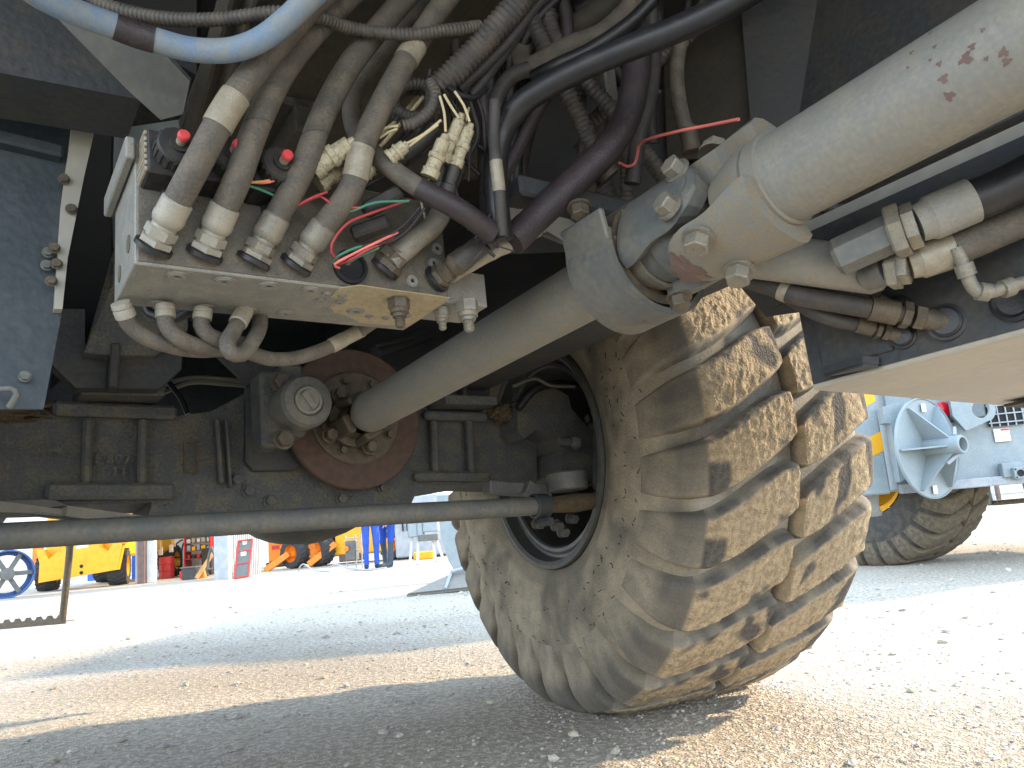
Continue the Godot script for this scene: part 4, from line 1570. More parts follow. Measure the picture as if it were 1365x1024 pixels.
	hose("tape_band", [[153, 35, 0.879], [178, 45, 0.89], [206, 53.5, 0.9]], 0.0152, mats.rubber_purple, bh)
	hose("loom", [[90, -25, 1.0], [130, 2, 1.0], [180, 18, 1.0], [235, 26, 1.0], [300, 25, 1.0], [365, 17, 1.0], [420, 22, 1.03], [470, 38, 1.08], [540, 46, 1.1], [600, 40, 1.12], [640, 35, 1.15]], 0.0088, mats.loom, null, "long corrugated loom across the top", 0.006)
	# wiring harness in the middle
	hose("loom", [[715, -25, 1.15], [692, 2, 1.15], [655, 44, 1.15], [618, 84, 1.15], [584, 116, 1.15]], 0.019, mats.loom, null, "thick corrugated loom coming down the middle", 0.0085)
	hose("cable", [[735, -20, 1.18], [712, 10, 1.18], [676, 56, 1.18], [640, 92, 1.18], [612, 118, 1.18]], 0.0092, mats.rubber_dark)
	hose("cable", [[722, -10, 1.21], [690, 45, 1.21], [665, 80, 1.21], [628, 128, 1.2]], 0.0085, mats.rubber_dark)
	var lp := []
	for i in 20:
		var t := i * 0.62
		lp.append([553 + cos(t) * (26 + (i % 3) * 1.5), 137 + sin(t) * 24 + i * 0.6 - 6, 1.14 + 0.0025 * i])
	hose("loom", lp, 0.0092, mats.loom, null, "coil of small corrugated loom", 0.006)
	hose("loom", [[538, 168, 1.1], [552, 164, 1.1], [570, 150, 1.1], [580, 128, 1.1], [574, 110, 1.11]], 0.0088, mats.loom, null, "", 0.006)
	hose("cable_tie", [[597, 116, 1.13], [612, 126, 1.125], [632, 130, 1.14], [648, 118, 1.17]], 0.0045, mats.black)
	for w in [[[586, 128], [592, 150], [594, 176]], [[592, 126], [600, 140], [612, 158]], [[606, 122], [618, 140], [626, 162]], [[588, 160], [566, 178], [541, 192]], [[584, 166], [560, 184], [543, 197]], [[530, 172], [518, 176], [506, 184]], [[531, 168], [515, 170], [500, 180]]]:
		var q := []
		for e in w:
			q.append([e[0], e[1], 1.09])
		hose("signal_wire", q, 0.002, mats.wire_cream)
	for e in [[594, 180, 572, 236, 1.08, 1.0], [616, 152, 590, 216, 1.1, 0.9], [628, 165, 606, 222, 1.1, 0.85]]:
		connector(pd(e[0], e[1], e[4]), pd(e[2], e[3], e[4]), 0.0105 * e[5], mats.cream)
	for e in [[606, 222, 596, 256, 1.1], [590, 216, 582, 252, 1.11]]:
		g = Geo.new()
		rod(g, pd(e[0], e[1], e[4]), pd(e[2], e[3], e[4]), [[0, 0], [0, 0.009], [0.7, 0.009], [0.75, 0.011], [1, 0.011], [1, 0]], 10)
		part("connector_boot", g, mats.rubber_dark)
	connector(pd(543, 192, 1.08), pd(519, 212, 1.08), 0.0105, mats.cream)
	connector(pd(474, 188, 1.06), pd(418, 226, 1.06), 0.014, mats.cream)
	connector(pd(466, 216, 1.1), pd(424, 246, 1.08), 0.0125, mats.cream)
	connector(pd(500, 222, 1.1), pd(478, 236, 1.1), 0.011, mats.cream)
	hose("cable", [[580, 168, 1.13], [560, 190, 1.13], [530, 212, 1.13], [500, 226, 1.13]], 0.012, mats.rubber_dark)
	# coloured wires in front of the port face
	for e in [
		["wire_red", [[547, 266, 1.1], [501, 282, 1.07], [463, 298, 1.05], [442, 326, 1.04], [446, 342, 1.05], [466, 352, 1.08]]],
		["wire_pink", [[530, 310, 1.07], [500, 324, 1.05], [472, 338, 1.05], [446, 352, 1.05], [452, 357, 1.07]]],
		["wire_red", [[525, 318, 1.07], [492, 332, 1.05], [468, 346, 1.05], [452, 352, 1.07]]],
		["wire_green", [[512, 323, 1.06], [476, 330, 1.05], [450, 342, 1.05], [444, 350, 1.07]]],
		["wire_green", [[505, 330, 1.06], [478, 342, 1.055], [462, 352, 1.07]]],
		["wire_black", [[566, 278, 1.08], [544, 306, 1.07], [520, 322, 1.06], [490, 326, 1.05], [462, 336, 1.06]]],
		["wire_black", [[560, 276, 1.08], [538, 300, 1.07], [512, 318, 1.06]]],
		["wire_red", [[372, 286, 1.06], [402, 272, 1.05], [428, 262, 1.05], [446, 275, 1.05], [480, 277, 1.06]]],
		["wire_red", [[396, 274, 1.04], [420, 262, 1.04], [436, 256, 1.05]]],
		["wire_green", [[440, 284, 1.06], [470, 281, 1.06], [500, 270, 1.06], [545, 268, 1.08]]],
		["wire_green", [[276, 233, 1.0], [310, 242, 1.0], [345, 252, 1.02], [376, 266, 1.04]]],
		["wire_orange", [[276, 228, 1.0], [306, 238, 1.0], [340, 243, 1.01], [372, 238, 1.03]]],
		["wire_pink", [[330, 243, 1.01], [358, 243, 1.02], [380, 234, 1.03]]],
		["wire_red", [[372, 262, 1.03], [374, 252, 1.03], [380, 248, 1.04]]]]:
		hose("signal_wire", e[1], 0.0019, mats[e[0]])
	g = Geo.new()
	g.bar(pd(485, 282, 1.08), pd(535, 256, 1.1), 0.024, 0.02, Vector3.UP, 0.004)
	g.bar(pd(470, 314, 1.1), pd(520, 296, 1.1), 0.026, 0.02, Vector3.UP, 0.004)
	part("connector_boot", g, mats.black_plastic)
	g = Geo.new()
	g.box(pd(382, 238, 1.06), Vector3(0.022, 0.018, 0.02), 0.003)
	part("wire_connector", g, mats.tag_cream)
	# dark hoses right of the block
	hose("black_hose", [[1015, -20, 1.0], [960, 12, 1.02], [900, 40, 1.05], [800, 80, 1.1], [735, 112, 1.13], [692, 142, 1.15], [668, 180, 1.16], [660, 230, 1.15], [663, 280, 1.14], [668, 320, 1.14]], 0.0185, mats.rubber_black, null, "glossy black hose curving down from the top right")
	hose("black_hose", [[852, 40, 1.3], [848, 95, 1.28], [838, 150, 1.26], [812, 196, 1.24], [765, 242, 1.22], [715, 290, 1.2], [682, 322, 1.18]], 0.0235, mats.rubber_purple, null, "thick oily hose sweeping down to the block", 0.0, false, 0.03)
	hose("black_hose", [[866, 10, 1.4], [871, 70, 1.4], [866, 125, 1.38], [852, 180, 1.36], [842, 245, 1.36]], 0.0145, mats.rubber_dark)
	hose("grey_hose", [[940, 8, 1.45], [912, 45, 1.45], [902, 90, 1.45], [906, 140, 1.45], [922, 198, 1.45]], 0.0145, mats.rubber)
	g = Geo.new()
	rod(g, pd(917, 170, 1.44), pd(923, 202, 1.44), [[0, 0.0145], [0.0, 0.017], [0.8, 0.017], [1, 0.02], [1, 0]], 16)
	part("hose_end", g, mats.dark_steel)
	hose("wrapped_pipe", [[852, -8, 1.35], [828, 22, 1.35], [798, 46, 1.35], [765, 58, 1.35], [735, 74, 1.35], [708, 88, 1.36], [694, 78, 1.38], [700, 58, 1.4]], 0.017, mats.rubber, null, "", 0.0, false, 0.06)
	hose("wrapped_pipe", [[680, 30, 1.42], [712, 38, 1.42], [750, 42, 1.42], [790, 22, 1.42], [830, -10, 1.42]], 0.024, mats.brown_web)
	hose("black_hose", [[706, 92, 1.3], [684, 100, 1.3], [668, 118, 1.3], [655, 150, 1.3], [650, 200, 1.3]], 0.0135, mats.rubber_dark)
	hose("black_hose", [[870, 0, 1.25], [840, 30, 1.25], [790, 64, 1.25], [740, 88, 1.25], [712, 102, 1.28]], 0.0115, mats.rubber_black)
	hose("black_hose", [[640, 128, 1.25], [646, 170, 1.25], [648, 215, 1.24], [650, 262, 1.22], [656, 312, 1.18]], 0.014, mats.rubber_purple, null, "", 0.0, false, 0.12)
	var vt := hose("black_hose", [[660, 134, 1.12], [658, 180, 1.12], [661, 215, 1.11], [666, 262, 1.11], [669, 314, 1.12]], 0.0088, mats.rubber_dark)
	sleeve_on(vt, pd(662, 216, 1.11), pd(665, 252, 1.11), 0.0095, mats.sleeve, "paper_label")
	hose("black_hose", [[790, 110, 1.6], [812, 150, 1.6], [812, 200, 1.62], [800, 260, 1.65]], 0.012, mats.dark_steel)
	hose("black_hose", [[770, 20, 1.5], [820, -10, 1.48], [900, -40, 1.45]], 0.03, mats.rubber_black)
	hose("black_hose", [[650, 70, 1.5], [690, 110, 1.5], [760, 120, 1.5], [830, 108, 1.5], [880, 125, 1.5]], 0.013, mats.rubber_black)
	g = Geo.new()
	g.bar(pd(806, 92, 1.45), pd(812, 145, 1.45), 0.03, 0.03, Vector3.BACK, 0.004)
	part("bracket", g, mats.paint)
	g = Geo.new()
	rod(g, pd(798, 222, 1.3), pd(812, 238, 1.3), [[0, 0], [0, 0.022], [1, 0.022], [1, 0]], 20)
	part("pipe_end", g, mats.dark_steel)
	# dark runs of hose and cable that fill the space above
	var hr := RandomNumberGenerator.new()
	hr.seed = 90
	var dark := [mats.rubber_black, mats.rubber_dark, mats.rubber_purple, mats.loom]
	for i in 20:
		var x0 := hr.randf_range(610, 960)
		var x3 := hr.randf_range(640, 700) if i % 2 == 0 else hr.randf_range(760, 900)
		var y3 := hr.randf_range(120, 300) if i % 2 == 0 else hr.randf_range(140, 290)
		var dd := hr.randf_range(1.34, 1.62)
		var bow := hr.randf_range(-40, 40)
		hose("black_hose", [[x0, -25, dd], [lerpf(x0, x3, 0.3) + bow, lerpf(-25, y3, 0.3), dd], [lerpf(x0, x3, 0.7) + bow * 0.7, lerpf(-25, y3, 0.65), dd + 0.03], [x3, y3, dd + 0.05]], hr.randf_range(0.006, 0.017), dark[i % 4], null, "", 0.009 if i % 4 == 3 else 0.0)
	for i in 16:
		var x0 := hr.randf_range(560, 640)
		var y0 := hr.randf_range(90, 150)
		var x3 := hr.randf_range(430, 660)
		var y3 := hr.randf_range(230, 310)
		var dd := hr.randf_range(1.14, 1.22)
		hose("signal_wire", [[x0, y0, dd], [lerpf(x0, x3, 0.4) + hr.randf_range(-20, 20), lerpf(y0, y3, 0.35), dd], [lerpf(x0, x3, 0.75) + hr.randf_range(-20, 20), lerpf(y0, y3, 0.7), dd], [x3, y3, dd]], hr.randf_range(0.0016, 0.004), [mats.wire_black, mats.rubber_dark, mats.wire_cream, mats.rubber_purple, mats.wire_black][i % 5])
	# pink cable tie
	var zt := hose("cable_tie", [[826, 217, 1.3], [836, 222, 1.32], [846, 218, 1.34], [850, 204, 1.33], [856, 189, 1.31], [900, 176, 1.22], [940, 168, 1.18], [985, 159, 1.12]], 0.0026, mats.wire_pink, null, "pink cable tie with a long loose tail")

func connector(a: Vector3, b: Vector3, r: float, m: Material) -> void:
	var g := Geo.new()
	rod(g, a, b, [[0, 0], [0, r * 0.55], [0.12, r * 0.62], [0.14, r * 0.95], [0.45, r], [0.47, r * 1.2], [0.58, r * 1.2], [0.6, r * 1.02], [0.8, r * 1.02], [0.82, r * 1.25], [1.0, r * 1.25], [1.0, 0]], 8, 10)
	part("wire_connector", g, m)

# ------------------------------------------------------------------ right-hand box and pipes
func build_right_side() -> void:
	var ub := 1.15
	var e0 := pu(1085, 520, ub)
	var g := Geo.new()
	var pl := PackedVector2Array([Vector2(ub, 0.50), Vector2(ub, e0.y + 0.008)])
	for i in 5:
		var t := PI * 0.5 * (i + 1) / 6
		pl.append(Vector2(ub + 0.008 - 0.008 * cos(t), e0.y + 0.008 - 0.008 * sin(t)))
	pl.append(Vector2(ub + 0.008, e0.y))
	pl.append(Vector2(2.15, e0.y - 0.012))
	pl.append(Vector2(2.15, 0.50))
	var ln := 1.9
	g.prism(Transform3D(Basis(), Vector3(0, 0, e0.z + ln * 0.5)), pl, ln)
	var bx := part("outrigger_beam", g, mats.beam_paint, null, "large box beam on the right with a pale underside")
	g = Geo.new()
	g.box(Vector3(ub - 0.002, (0.48 + e0.y + 0.009) * 0.5, e0.z + ln * 0.5 + 0.002), Vector3(0.003, 0.48 - e0.y - 0.009, ln - 0.002), 0.0)
	part("beam_side", g, mats.dark_paint, bx)
	g = Geo.new()
	slab(g, [pu(1098, 498, ub - 0.02), pu(1150, 484, ub - 0.03), pu(1172, 486, ub - 0.012), pu(1172, 490, ub - 0.012), pu(1150, 488, ub - 0.03), pu(1100, 503, ub - 0.02)], 0.012, Vector3(1, 0, 0))
	g.box(pu(1135, 440, ub - 0.006), Vector3(0.008, 0.1, 0.12), 0.002)
	part("end_bracket", g, mats.dark_paint, bx)
	g = Geo.new()
	g.box(Vector3(1.95, e0.y - 0.017, e0.z + 0.06), Vector3(0.36, 0.006, 0.06), 0.002)
	part("wear_strip", g, mats.brown_web, bx)
	g = Geo.new()
	slab(g, [pd(985, 372, 1.28), pd(1012, 366, 1.28), pd(1060, 398, 1.22), pd(1070, 408, 1.22), pd(1022, 415, 1.28)], 0.012, Vector3(0, 0, -1))
	part("bracket", g, mats.dark_paint)
	# pale steering pipe
	g = Geo.new()
	var c0 := pd(985, 338, 1.15)
	var c1 := pd(1188, 364, 1.1)
	rod(g, c0, c1, [[0, 0], [0, 0.034], [0.9, 0.034], [0.97, 0.026], [1, 0.012], [1, 0]], 32, 40)
	part("cylinder_tube", g, mats.shaft_paint, null, "short pale cylinder tube behind the front joint")
	# two big hoses with steel ends
	for e in [[[1420, 210], [1330, 255], [1292, 269], [1222, 299], [1206, 305], [1186, 312], [1112, 346], 0.027, mats.rubber_black], [[1430, 262], [1340, 303], [1268, 334], [1212, 352], [1200, 356], [1184, 358], [1150, 372], 0.023, mats.rubber]]:
		var d := 0.98 if e[7] > 0.025 else 1.02
		var r: float = e[7]
		var h := hose("pressure_hose", [[e[0][0], e[0][1], d - 0.04], [e[1][0], e[1][1], d - 0.01], [e[2][0], e[2][1], d]], r, e[8])
		g = Geo.new()
		rod(g, pd(e[2][0] + 4, e[2][1] - 2, d), pd(e[3][0], e[3][1], d + 0.02), [[0, 0], [0, r * 1.1], [0.75, r * 1.1], [0.82, r * 0.98], [1, r * 0.9], [1, 0]], 28)
		part("ferrule", g, mats.block if r > 0.025 else mats.sleeve, h)
		g = Geo.new()
		var na := pd(e[4][0], e[4][1], d + 0.025)
		var nb := pd(e[5][0], e[5][1], d + 0.035)
		rod(g, pd(e[3][0], e[3][1], d + 0.02), nb, [[0, r * 0.6], [1, r * 0.6]], 20)
		g.nut(ax(na, nb - na), r * 1.35, 0.0, na.distance_to(nb), 0.003)
		g.nut(ax(pd(e[3][0] - 3, e[3][1] + 1, d + 0.021), nb - na, 0.3), r * 1.15, -0.004, 0.012, 0.002)
		part("hose_nut", g, mats.steel, h)
		g = Geo.new()
		var nc := pd(e[6][0], e[6][1], d + 0.07)
		if r > 0.025:
			g.nut(ax(nb, nc - nb, 0.2), r * 0.98, 0.0, nb.distance_to(nc), 0.006)
		else:
			rod(g, nb, nc, [[0, 0], [0, r * 1.0], [0.85, r * 0.85], [1, r * 0.6], [1, 0]], 16, 10)
		part("adapter", g, mats.paint, h)
	# hoses screwed into the side of the beam
	for e in [[[[985, 368, 1.2], [1030, 382, 1.17], [1064, 394, 1.15], [1120, 404, 1.14], [1160, 411, 1.13]], 0.0155, 1262, 430, true], [[[1050, 396, 1.2], [1085, 416, 1.18], [1115, 427, 1.17], [1142, 432, 1.17]], 0.0115, 1204, 448, false], [[[1060, 374, 1.22], [1100, 386, 1.2], [1135, 393, 1.2]], 0.0105, 1200, 410, false]]:
		var r: float = e[1]
		var h := hose("beam_hose", e[0], r, mats.rubber_dark)
		var last: Array = e[0][e[0].size() - 1]
		var p := pd(last[0], last[1], last[2])
		var q := pu(e[2], e[3], ub - 0.004)
		var m := p.lerp(q, 0.72)
		g = Geo.new()
		rod(g, p, m, [[0, 0], [0, r * 1.15], [0.5, r * 1.15], [0.52, r * 0.8], [0.6, r * 0.8]], 22)
		g.nut(ax(p.lerp(m, 0.58), m - p), r * 1.3, 0, p.distance_to(m) * 0.16, 0.002)
		g.nut(ax(p.lerp(m, 0.8), m - p, 0.4), r * 1.2, 0, p.distance_to(m) * 0.2, 0.002)
		g.tube(smooth(PackedVector3Array([m, m.lerp(q, 0.5) + Vector3(-0.004, 0, 0), q])), r * 1.0, 14)
		part("hose_end", g, mats.dark_steel, h)
		g = Geo.new()
		var x := ax(q, Vector3(-1, 0, 0.25))
		g.lathe(x, PackedVector2Array([Vector2(r * 1.75, 0), Vector2(r * 1.75, 0.006), Vector2(r * 1.45, 0.007), Vector2(r * 1.45, 0.012), Vector2(r * 1.2, 0.014), Vector2(0, 0.016)]), 26, 20)
		part("port_ring", g, mats.rubber_black, h)
		if e[4]:
			sleeve_on(h, pd(1042, 386.5, 1.163), pd(1054, 391, 1.156), r * 1.05, mats.sleeve, "paper_label")
	# small rigid pipe at the edge
	var sp := hose("rigid_pipe", [[1274, 330, 1.0], [1284, 352, 1.0], [1292, 374, 1.0], [1302, 388, 1.0], [1318, 390, 1.0], [1345, 382, 1.0], [1390, 370, 1.0]], 0.0085, mats.steel)
	for e in [[1284, 352, 1290, 368], [1304, 388, 1318, 390], [1336, 386, 1350, 381]]:
		g = Geo.new()
		rod(g, pd(e[0], e[1], 1.0), pd(e[2], e[3], 1.0), [[0, 0], [0, 0.0125], [1, 0.0125], [1, 0]], 8, 10)
		part("pipe_nut", g, mats.steel, sp)
	g = Geo.new()
	g.lathe(ax(pu(1352, 400, ub - 0.004), Vector3(-1, 0, 0)), PackedVector2Array([Vector2(0.03, 0), Vector2(0.03, 0.006), Vector2(0.025, 0.008), Vector2(0.02, 0.004), Vector2(0, 0.004)]), 26, 20)
	part("port_ring", g, mats.rubber_black, sp)
	hose("loom", [[1090, 276, 1.3], [1120, 280, 1.3], [1160, 288, 1.3], [1210, 286, 1.3]], 0.0105, mats.rubber_dark, null, "", 0.01)
	g = Geo.new()
	slab(g, [pd(1098, 290, 1.45), pd(1112, 290, 1.45), pd(1122, 330, 1.45), pd(1110, 330, 1.45)], 0.01, Vector3(0, 0, -1))
	part("bracket", g, mats.brown_web)

# ------------------------------------------------------------------ wheels
var lug_near: Array = []
var lug_far: Array = []
var carcass_mesh: ArrayMesh
const TR := 0.877

# outline of the carcass: t from 0 (inner bead) over the tread to 1 (outer bead); returns (radius, side)
func tyre_profile() -> PackedVector2Array:
	return PackedVector2Array([Vector2(0.384, 0.30), Vector2(0.402, 0.326), Vector2(0.44, 0.343), Vector2(0.50, 0.362), Vector2(0.58, 0.372), Vector2(0.66, 0.368), Vector2(0.73, 0.352), Vector2(0.785, 0.328), Vector2(0.815, 0.292), Vector2(0.826, 0.22), Vector2(0.83, 0.11), Vector2(0.832, 0.0)])

func make_tyre_meshes() -> void:
	var half := tyre_profile()
	var fine := PackedVector2Array()
	for i in half.size() - 1:
		for k in 3:
			fine.append(half[i].cubic_interpolate(half[i + 1], half[maxi(i - 1, 0)], half[mini(i + 2, half.size() - 1)], k / 3.0))
	fine.append(half[half.size() - 1])
	var prof := fine.duplicate()
	for i in range(fine.size() - 2, -1, -1):
		prof.append(Vector2(fine[i].x, -fine[i].y))
	var nf := FastNoiseLite.new()
	nf.seed = 19
	nf.frequency = 2.2
	nf.fractal_octaves = 4
	var nf2 := FastNoiseLite.new()
	nf2.seed = 20
	nf2.frequency = 9.0
	nf2.fractal_octaves = 3
	var seg := 160
	var g := Geo.new()
	for i in seg + 1:
		var t := TAU * (i % seg) / seg
		for j in prof.size():
			var r := prof[j].x
			var sd := prof[j].y
			var p := Vector3(sd, sin(t) * r, cos(t) * r)
			var tangent := prof[mini(j + 1, prof.size() - 1)] - prof[maxi(j - 1, 0)]
			var nn := Vector2(-tangent.y, tangent.x).normalized()   # (radial, side)
			# concentric moulding rings near the bead
			var ring := 0.0
			if r > 0.40 and r < 0.47:
				ring = 0.003 * sin((r - 0.40) * 270.0)
			p += Vector3(nn.y, sin(t) * nn.x, cos(t) * nn.x) * ring
			g.v.append(p)
			g.n.append(Vector3(nn.y, sin(t) * nn.x, cos(t) * nn.x))
			var a := clampf(nf.get_noise_3dv(p * 1.3) * 1.6 + 0.5, 0, 1)
			var b := clampf(nf2.get_noise_3dv(p) * 1.5 + 0.5, 0, 1)
			var dust := Color(0.38, 0.33, 0.24).lerp(Color(0.46, 0.40, 0.295), a)
			var bare := Color(0.15, 0.14, 0.12)
			var k := clampf((b * 0.5 + a * 0.55 - 0.12) * 1.7, 0.0, 1.0)
			if r > 0.80:
				dust = dust.lerp(Color(0.44, 0.41, 0.35), 0.8)
			if r < 0.45:
				k *= 0.45
			g.c.append(bare.lerp(dust, 0.25 + 0.75 * k))
	var m := prof.size()
	for i in seg:
		for j in m - 1:
			var q := i * m + j
			g.ix.append_array([q, q + m, q + 1, q + 1, q + m, q + m + 1])
	carcass_mesh = g.mesh()
	for sd in [1.0, -1.0]:
		for variant in 3:
			var lm := make_lug(sd, variant * 17 + int(sd) * 5 + 40, half)
			if sd > 0:
				lug_near.append(lm)
			else:
				lug_far.append(lm)

# one tread bar at angle zero; side +1 is the inner half
func make_lug(side: float, sd: int, half: PackedVector2Array) -> ArrayMesh:
	var nf := FastNoiseLite.new()
	nf.seed = sd
	nf.frequency = 46.0
	nf.fractal_octaves = 4
	var nb := FastNoiseLite.new()
	nb.seed = sd + 3
	nb.frequency = 6.0
	nb.fractal_octaves = 3
	# stations along the bar: radius, side, height, half width, shift along the turn
	var st := [
		[0.628, 0.3712, -0.006, 0.056, -0.016], [0.640, 0.3705, 0.001, 0.060, -0.014], [0.665, 0.3675, 0.0055, 0.063, -0.010], [0.695, 0.362, 0.011, 0.065, -0.006], [0.727, 0.353, 0.0185, 0.067, 0.0], [0.758, 0.343, 0.027, 0.069, 0.004],
		[0.785, 0.328, 0.037, 0.070, 0.010], [0.804, 0.308, 0.0445, 0.071, 0.016], [0.812, 0.297, 0.047, 0.0715, 0.02], [0.816, 0.289, 0.0485, 0.072, 0.023], [0.8225, 0.245, 0.048, 0.074, 0.042], [0.826, 0.205, 0.0475, 0.075, 0.062], [0.828, 0.165, 0.047, 0.0755, 0.084], [0.83, 0.12, 0.0465, 0.075, 0.108], [0.831, 0.08, 0.046, 0.073, 0.13], [0.832, 0.035, 0.0455, 0.067, 0.150], [0.832, 0.014, 0.045, 0.059, 0.161], [0.832, 0.003, 0.0, 0.053, 0.166]]
	var fine := []
	for i in st.size() - 1:
		var n := 3 if i < 6 else (2 if i < 9 else 8)
		if i == st.size() - 2:
			n = 2
		for k in n:
			var e := []
			for c in 5:
				e.append(lerpf(st[i][c], st[i + 1][c], float(k) / n))
			fine.append(e)
	fine.append(st[st.size() - 1])
	var across := 25
	var rows := fine.size()
	var pos := []
	var cols := []
	for i in rows:
		var e: Array = fine[i]
		var i0 := maxi(i - 1, 0)
		var i1 := mini(i + 1, rows - 1)
		var tg := Vector2(fine[i1][0] - fine[i0][0], fine[i1][1] - fine[i0][1])
		var nn := Vector2(-tg.y, tg.x).normalized()
		if nn.x < 0:
			nn = -nn
		for j in across:
			# cross-section: foot, flank, rounded edge, flat top
			var f := float(j) / (across - 1) * 2.0 - 1.0
			var af := absf(f)
			var hh: float
			var wid: float
			if j == 0 or j == across - 1:
				hh = -0.006
				wid = e[3] + 0.012
			elif j == 1 or j == across - 2:
				hh = e[2] * 0.55
				wid = e[3] + 0.005
			elif j == 2 or j == across - 3:
				hh = e[2] * 0.93
				wid = e[3] - 0.002
			else:
				hh = e[2]
				wid = e[3] * (af / 0.80) * 0.93
			var arc: float = -e[4] + (wid if f > 0 else -wid)
			if j == across / 2:
				arc = -e[4]
			var on_top := j > 2 and j < across - 3
			var tread: bool = e[0] > 0.8135
			var key := Vector3(e[1] * side, arc, e[0])
			var mud := 0.0
			var cover := 0.0
			if e[2] > 0.001:
				cover = clampf(nb.get_noise_3dv(key) * 2.2 + 0.90 - 0.26 * smoothstep(0.25, 0.30, e[1]), 0, 1)
				if tread and on_top:
					mud = cover * (0.002 + 0.0075 * maxf(-0.1, nf.get_noise_3dv(key) + 0.1))
				elif tread:
					mud = cover * 0.0025 * (nf.get_noise_3dv(key * 1.4) + 0.2)
			if i == rows - 1:
				hh = minf(hh, 0.0)
			hh += mud
			var r: float = e[0] + nn.x * hh
			var sdv: float = (e[1] + nn.y * hh) * side
			var th := (arc if side > 0 else arc) / 0.85
			pos.append(Vector3(sdv, sin(th) * r, cos(th) * r))
			var bare := Color(0.11, 0.105, 0.098)
			var dust := Color(0.36, 0.32, 0.25)
			var clay := Color(0.50, 0.40, 0.265).lerp(Color(0.39, 0.315, 0.21), clampf(nf.get_noise_3dv(key * 0.7) + 0.5, 0, 1))
			var col: Color
			if tread and on_top:
				col = bare.lerp(clay, smoothstep(0.05, 0.5, cover))
			elif tread and (j < 1 or j > across - 2):
				col = Color(0.42, 0.39, 0.33).lerp(dust, clampf(0.5 + nb.get_noise_3dv(key), 0, 1))
			elif tread:
				col = bare.lerp(dust, clampf(0.30 + nb.get_noise_3dv(key * 1.7) * 1.1, 0.0, 1.0))
			else:
				col = bare.lerp(Color(0.42, 0.37, 0.275), clampf(0.80 - 0.5 * smoothstep(0.70, 0.80, e[0]) + nb.get_noise_3dv(key * 1.2) * 0.55, 0.2, 1.0))
			cols.append(col)
	# the far half runs on in the same slant
	if side < 0:
		for i in pos.size():
			var p: Vector3 = pos[i]
			var e: Array = fine[i / across]
			var r := Vector2(p.y, p.z).length()
			var th := atan2(p.y, p.z)
			th = th + 2.0 * float(e[4]) / 0.85 - 0.332 / 0.85
			pos[i] = Vector3(p.x, sin(th) * r, cos(th) * r)
	# two skins: bare dusty rubber, and the face caked with mud
	var am := ArrayMesh.new()
	for skin in 2:
		var g := SurfaceTool.new()
		g.begin(Mesh.PRIMITIVE_TRIANGLES)
		g.set_smooth_group(0)
		for i in pos.size():
			g.set_color(cols[i])
			g.add_vertex(pos[i])
		for i in rows - 1:
			for j in across - 1:
				var face: bool = j > 2 and j < across - 4 and fine[i][0] > 0.8135 and i < rows - 3
				if face != (skin == 1):
					continue
				var q := i * across + j
				var w := q + across
				if side > 0:
					for k in [q, q + 1, w, w, q + 1, w + 1]:
						g.add_index(k)
				else:
					for k in [q, w, q + 1, q + 1, w, w + 1]:
						g.add_index(k)
		g.generate_normals()
		g.set_material(mats.tyre if skin == 0 else mats.mud)
		g.commit(am)
	return am

func add_tyre(parent: Node, x: Transform3D, lugs := 24, phase := 0.0, clean := false) -> MeshInstance3D:
	var ty := MeshInstance3D.new()
	ty.name = "tyre"
	ty.mesh = carcass_mesh
	ty.material_override = mats.tyre_dark if clean else mats.tyre
	ty.transform = x
	parent.add_child(ty, true)
	for i in lugs:
		for h in 2:
			var o := MeshInstance3D.new()
			o.name = "tread_bar"
			var src: Array = lug_near if h == 0 else lug_far
			o.mesh = src[(i * 2 + i / 3) % 3]
			if clean:
				o.material_override = mats.lug_dark
			var a := TAU * (i + 0.5 * h) / lugs + phase
			o.transform = Transform3D(Basis(Vector3.RIGHT, -a), Vector3.ZERO)
			ty.add_child(o, true)
	return ty

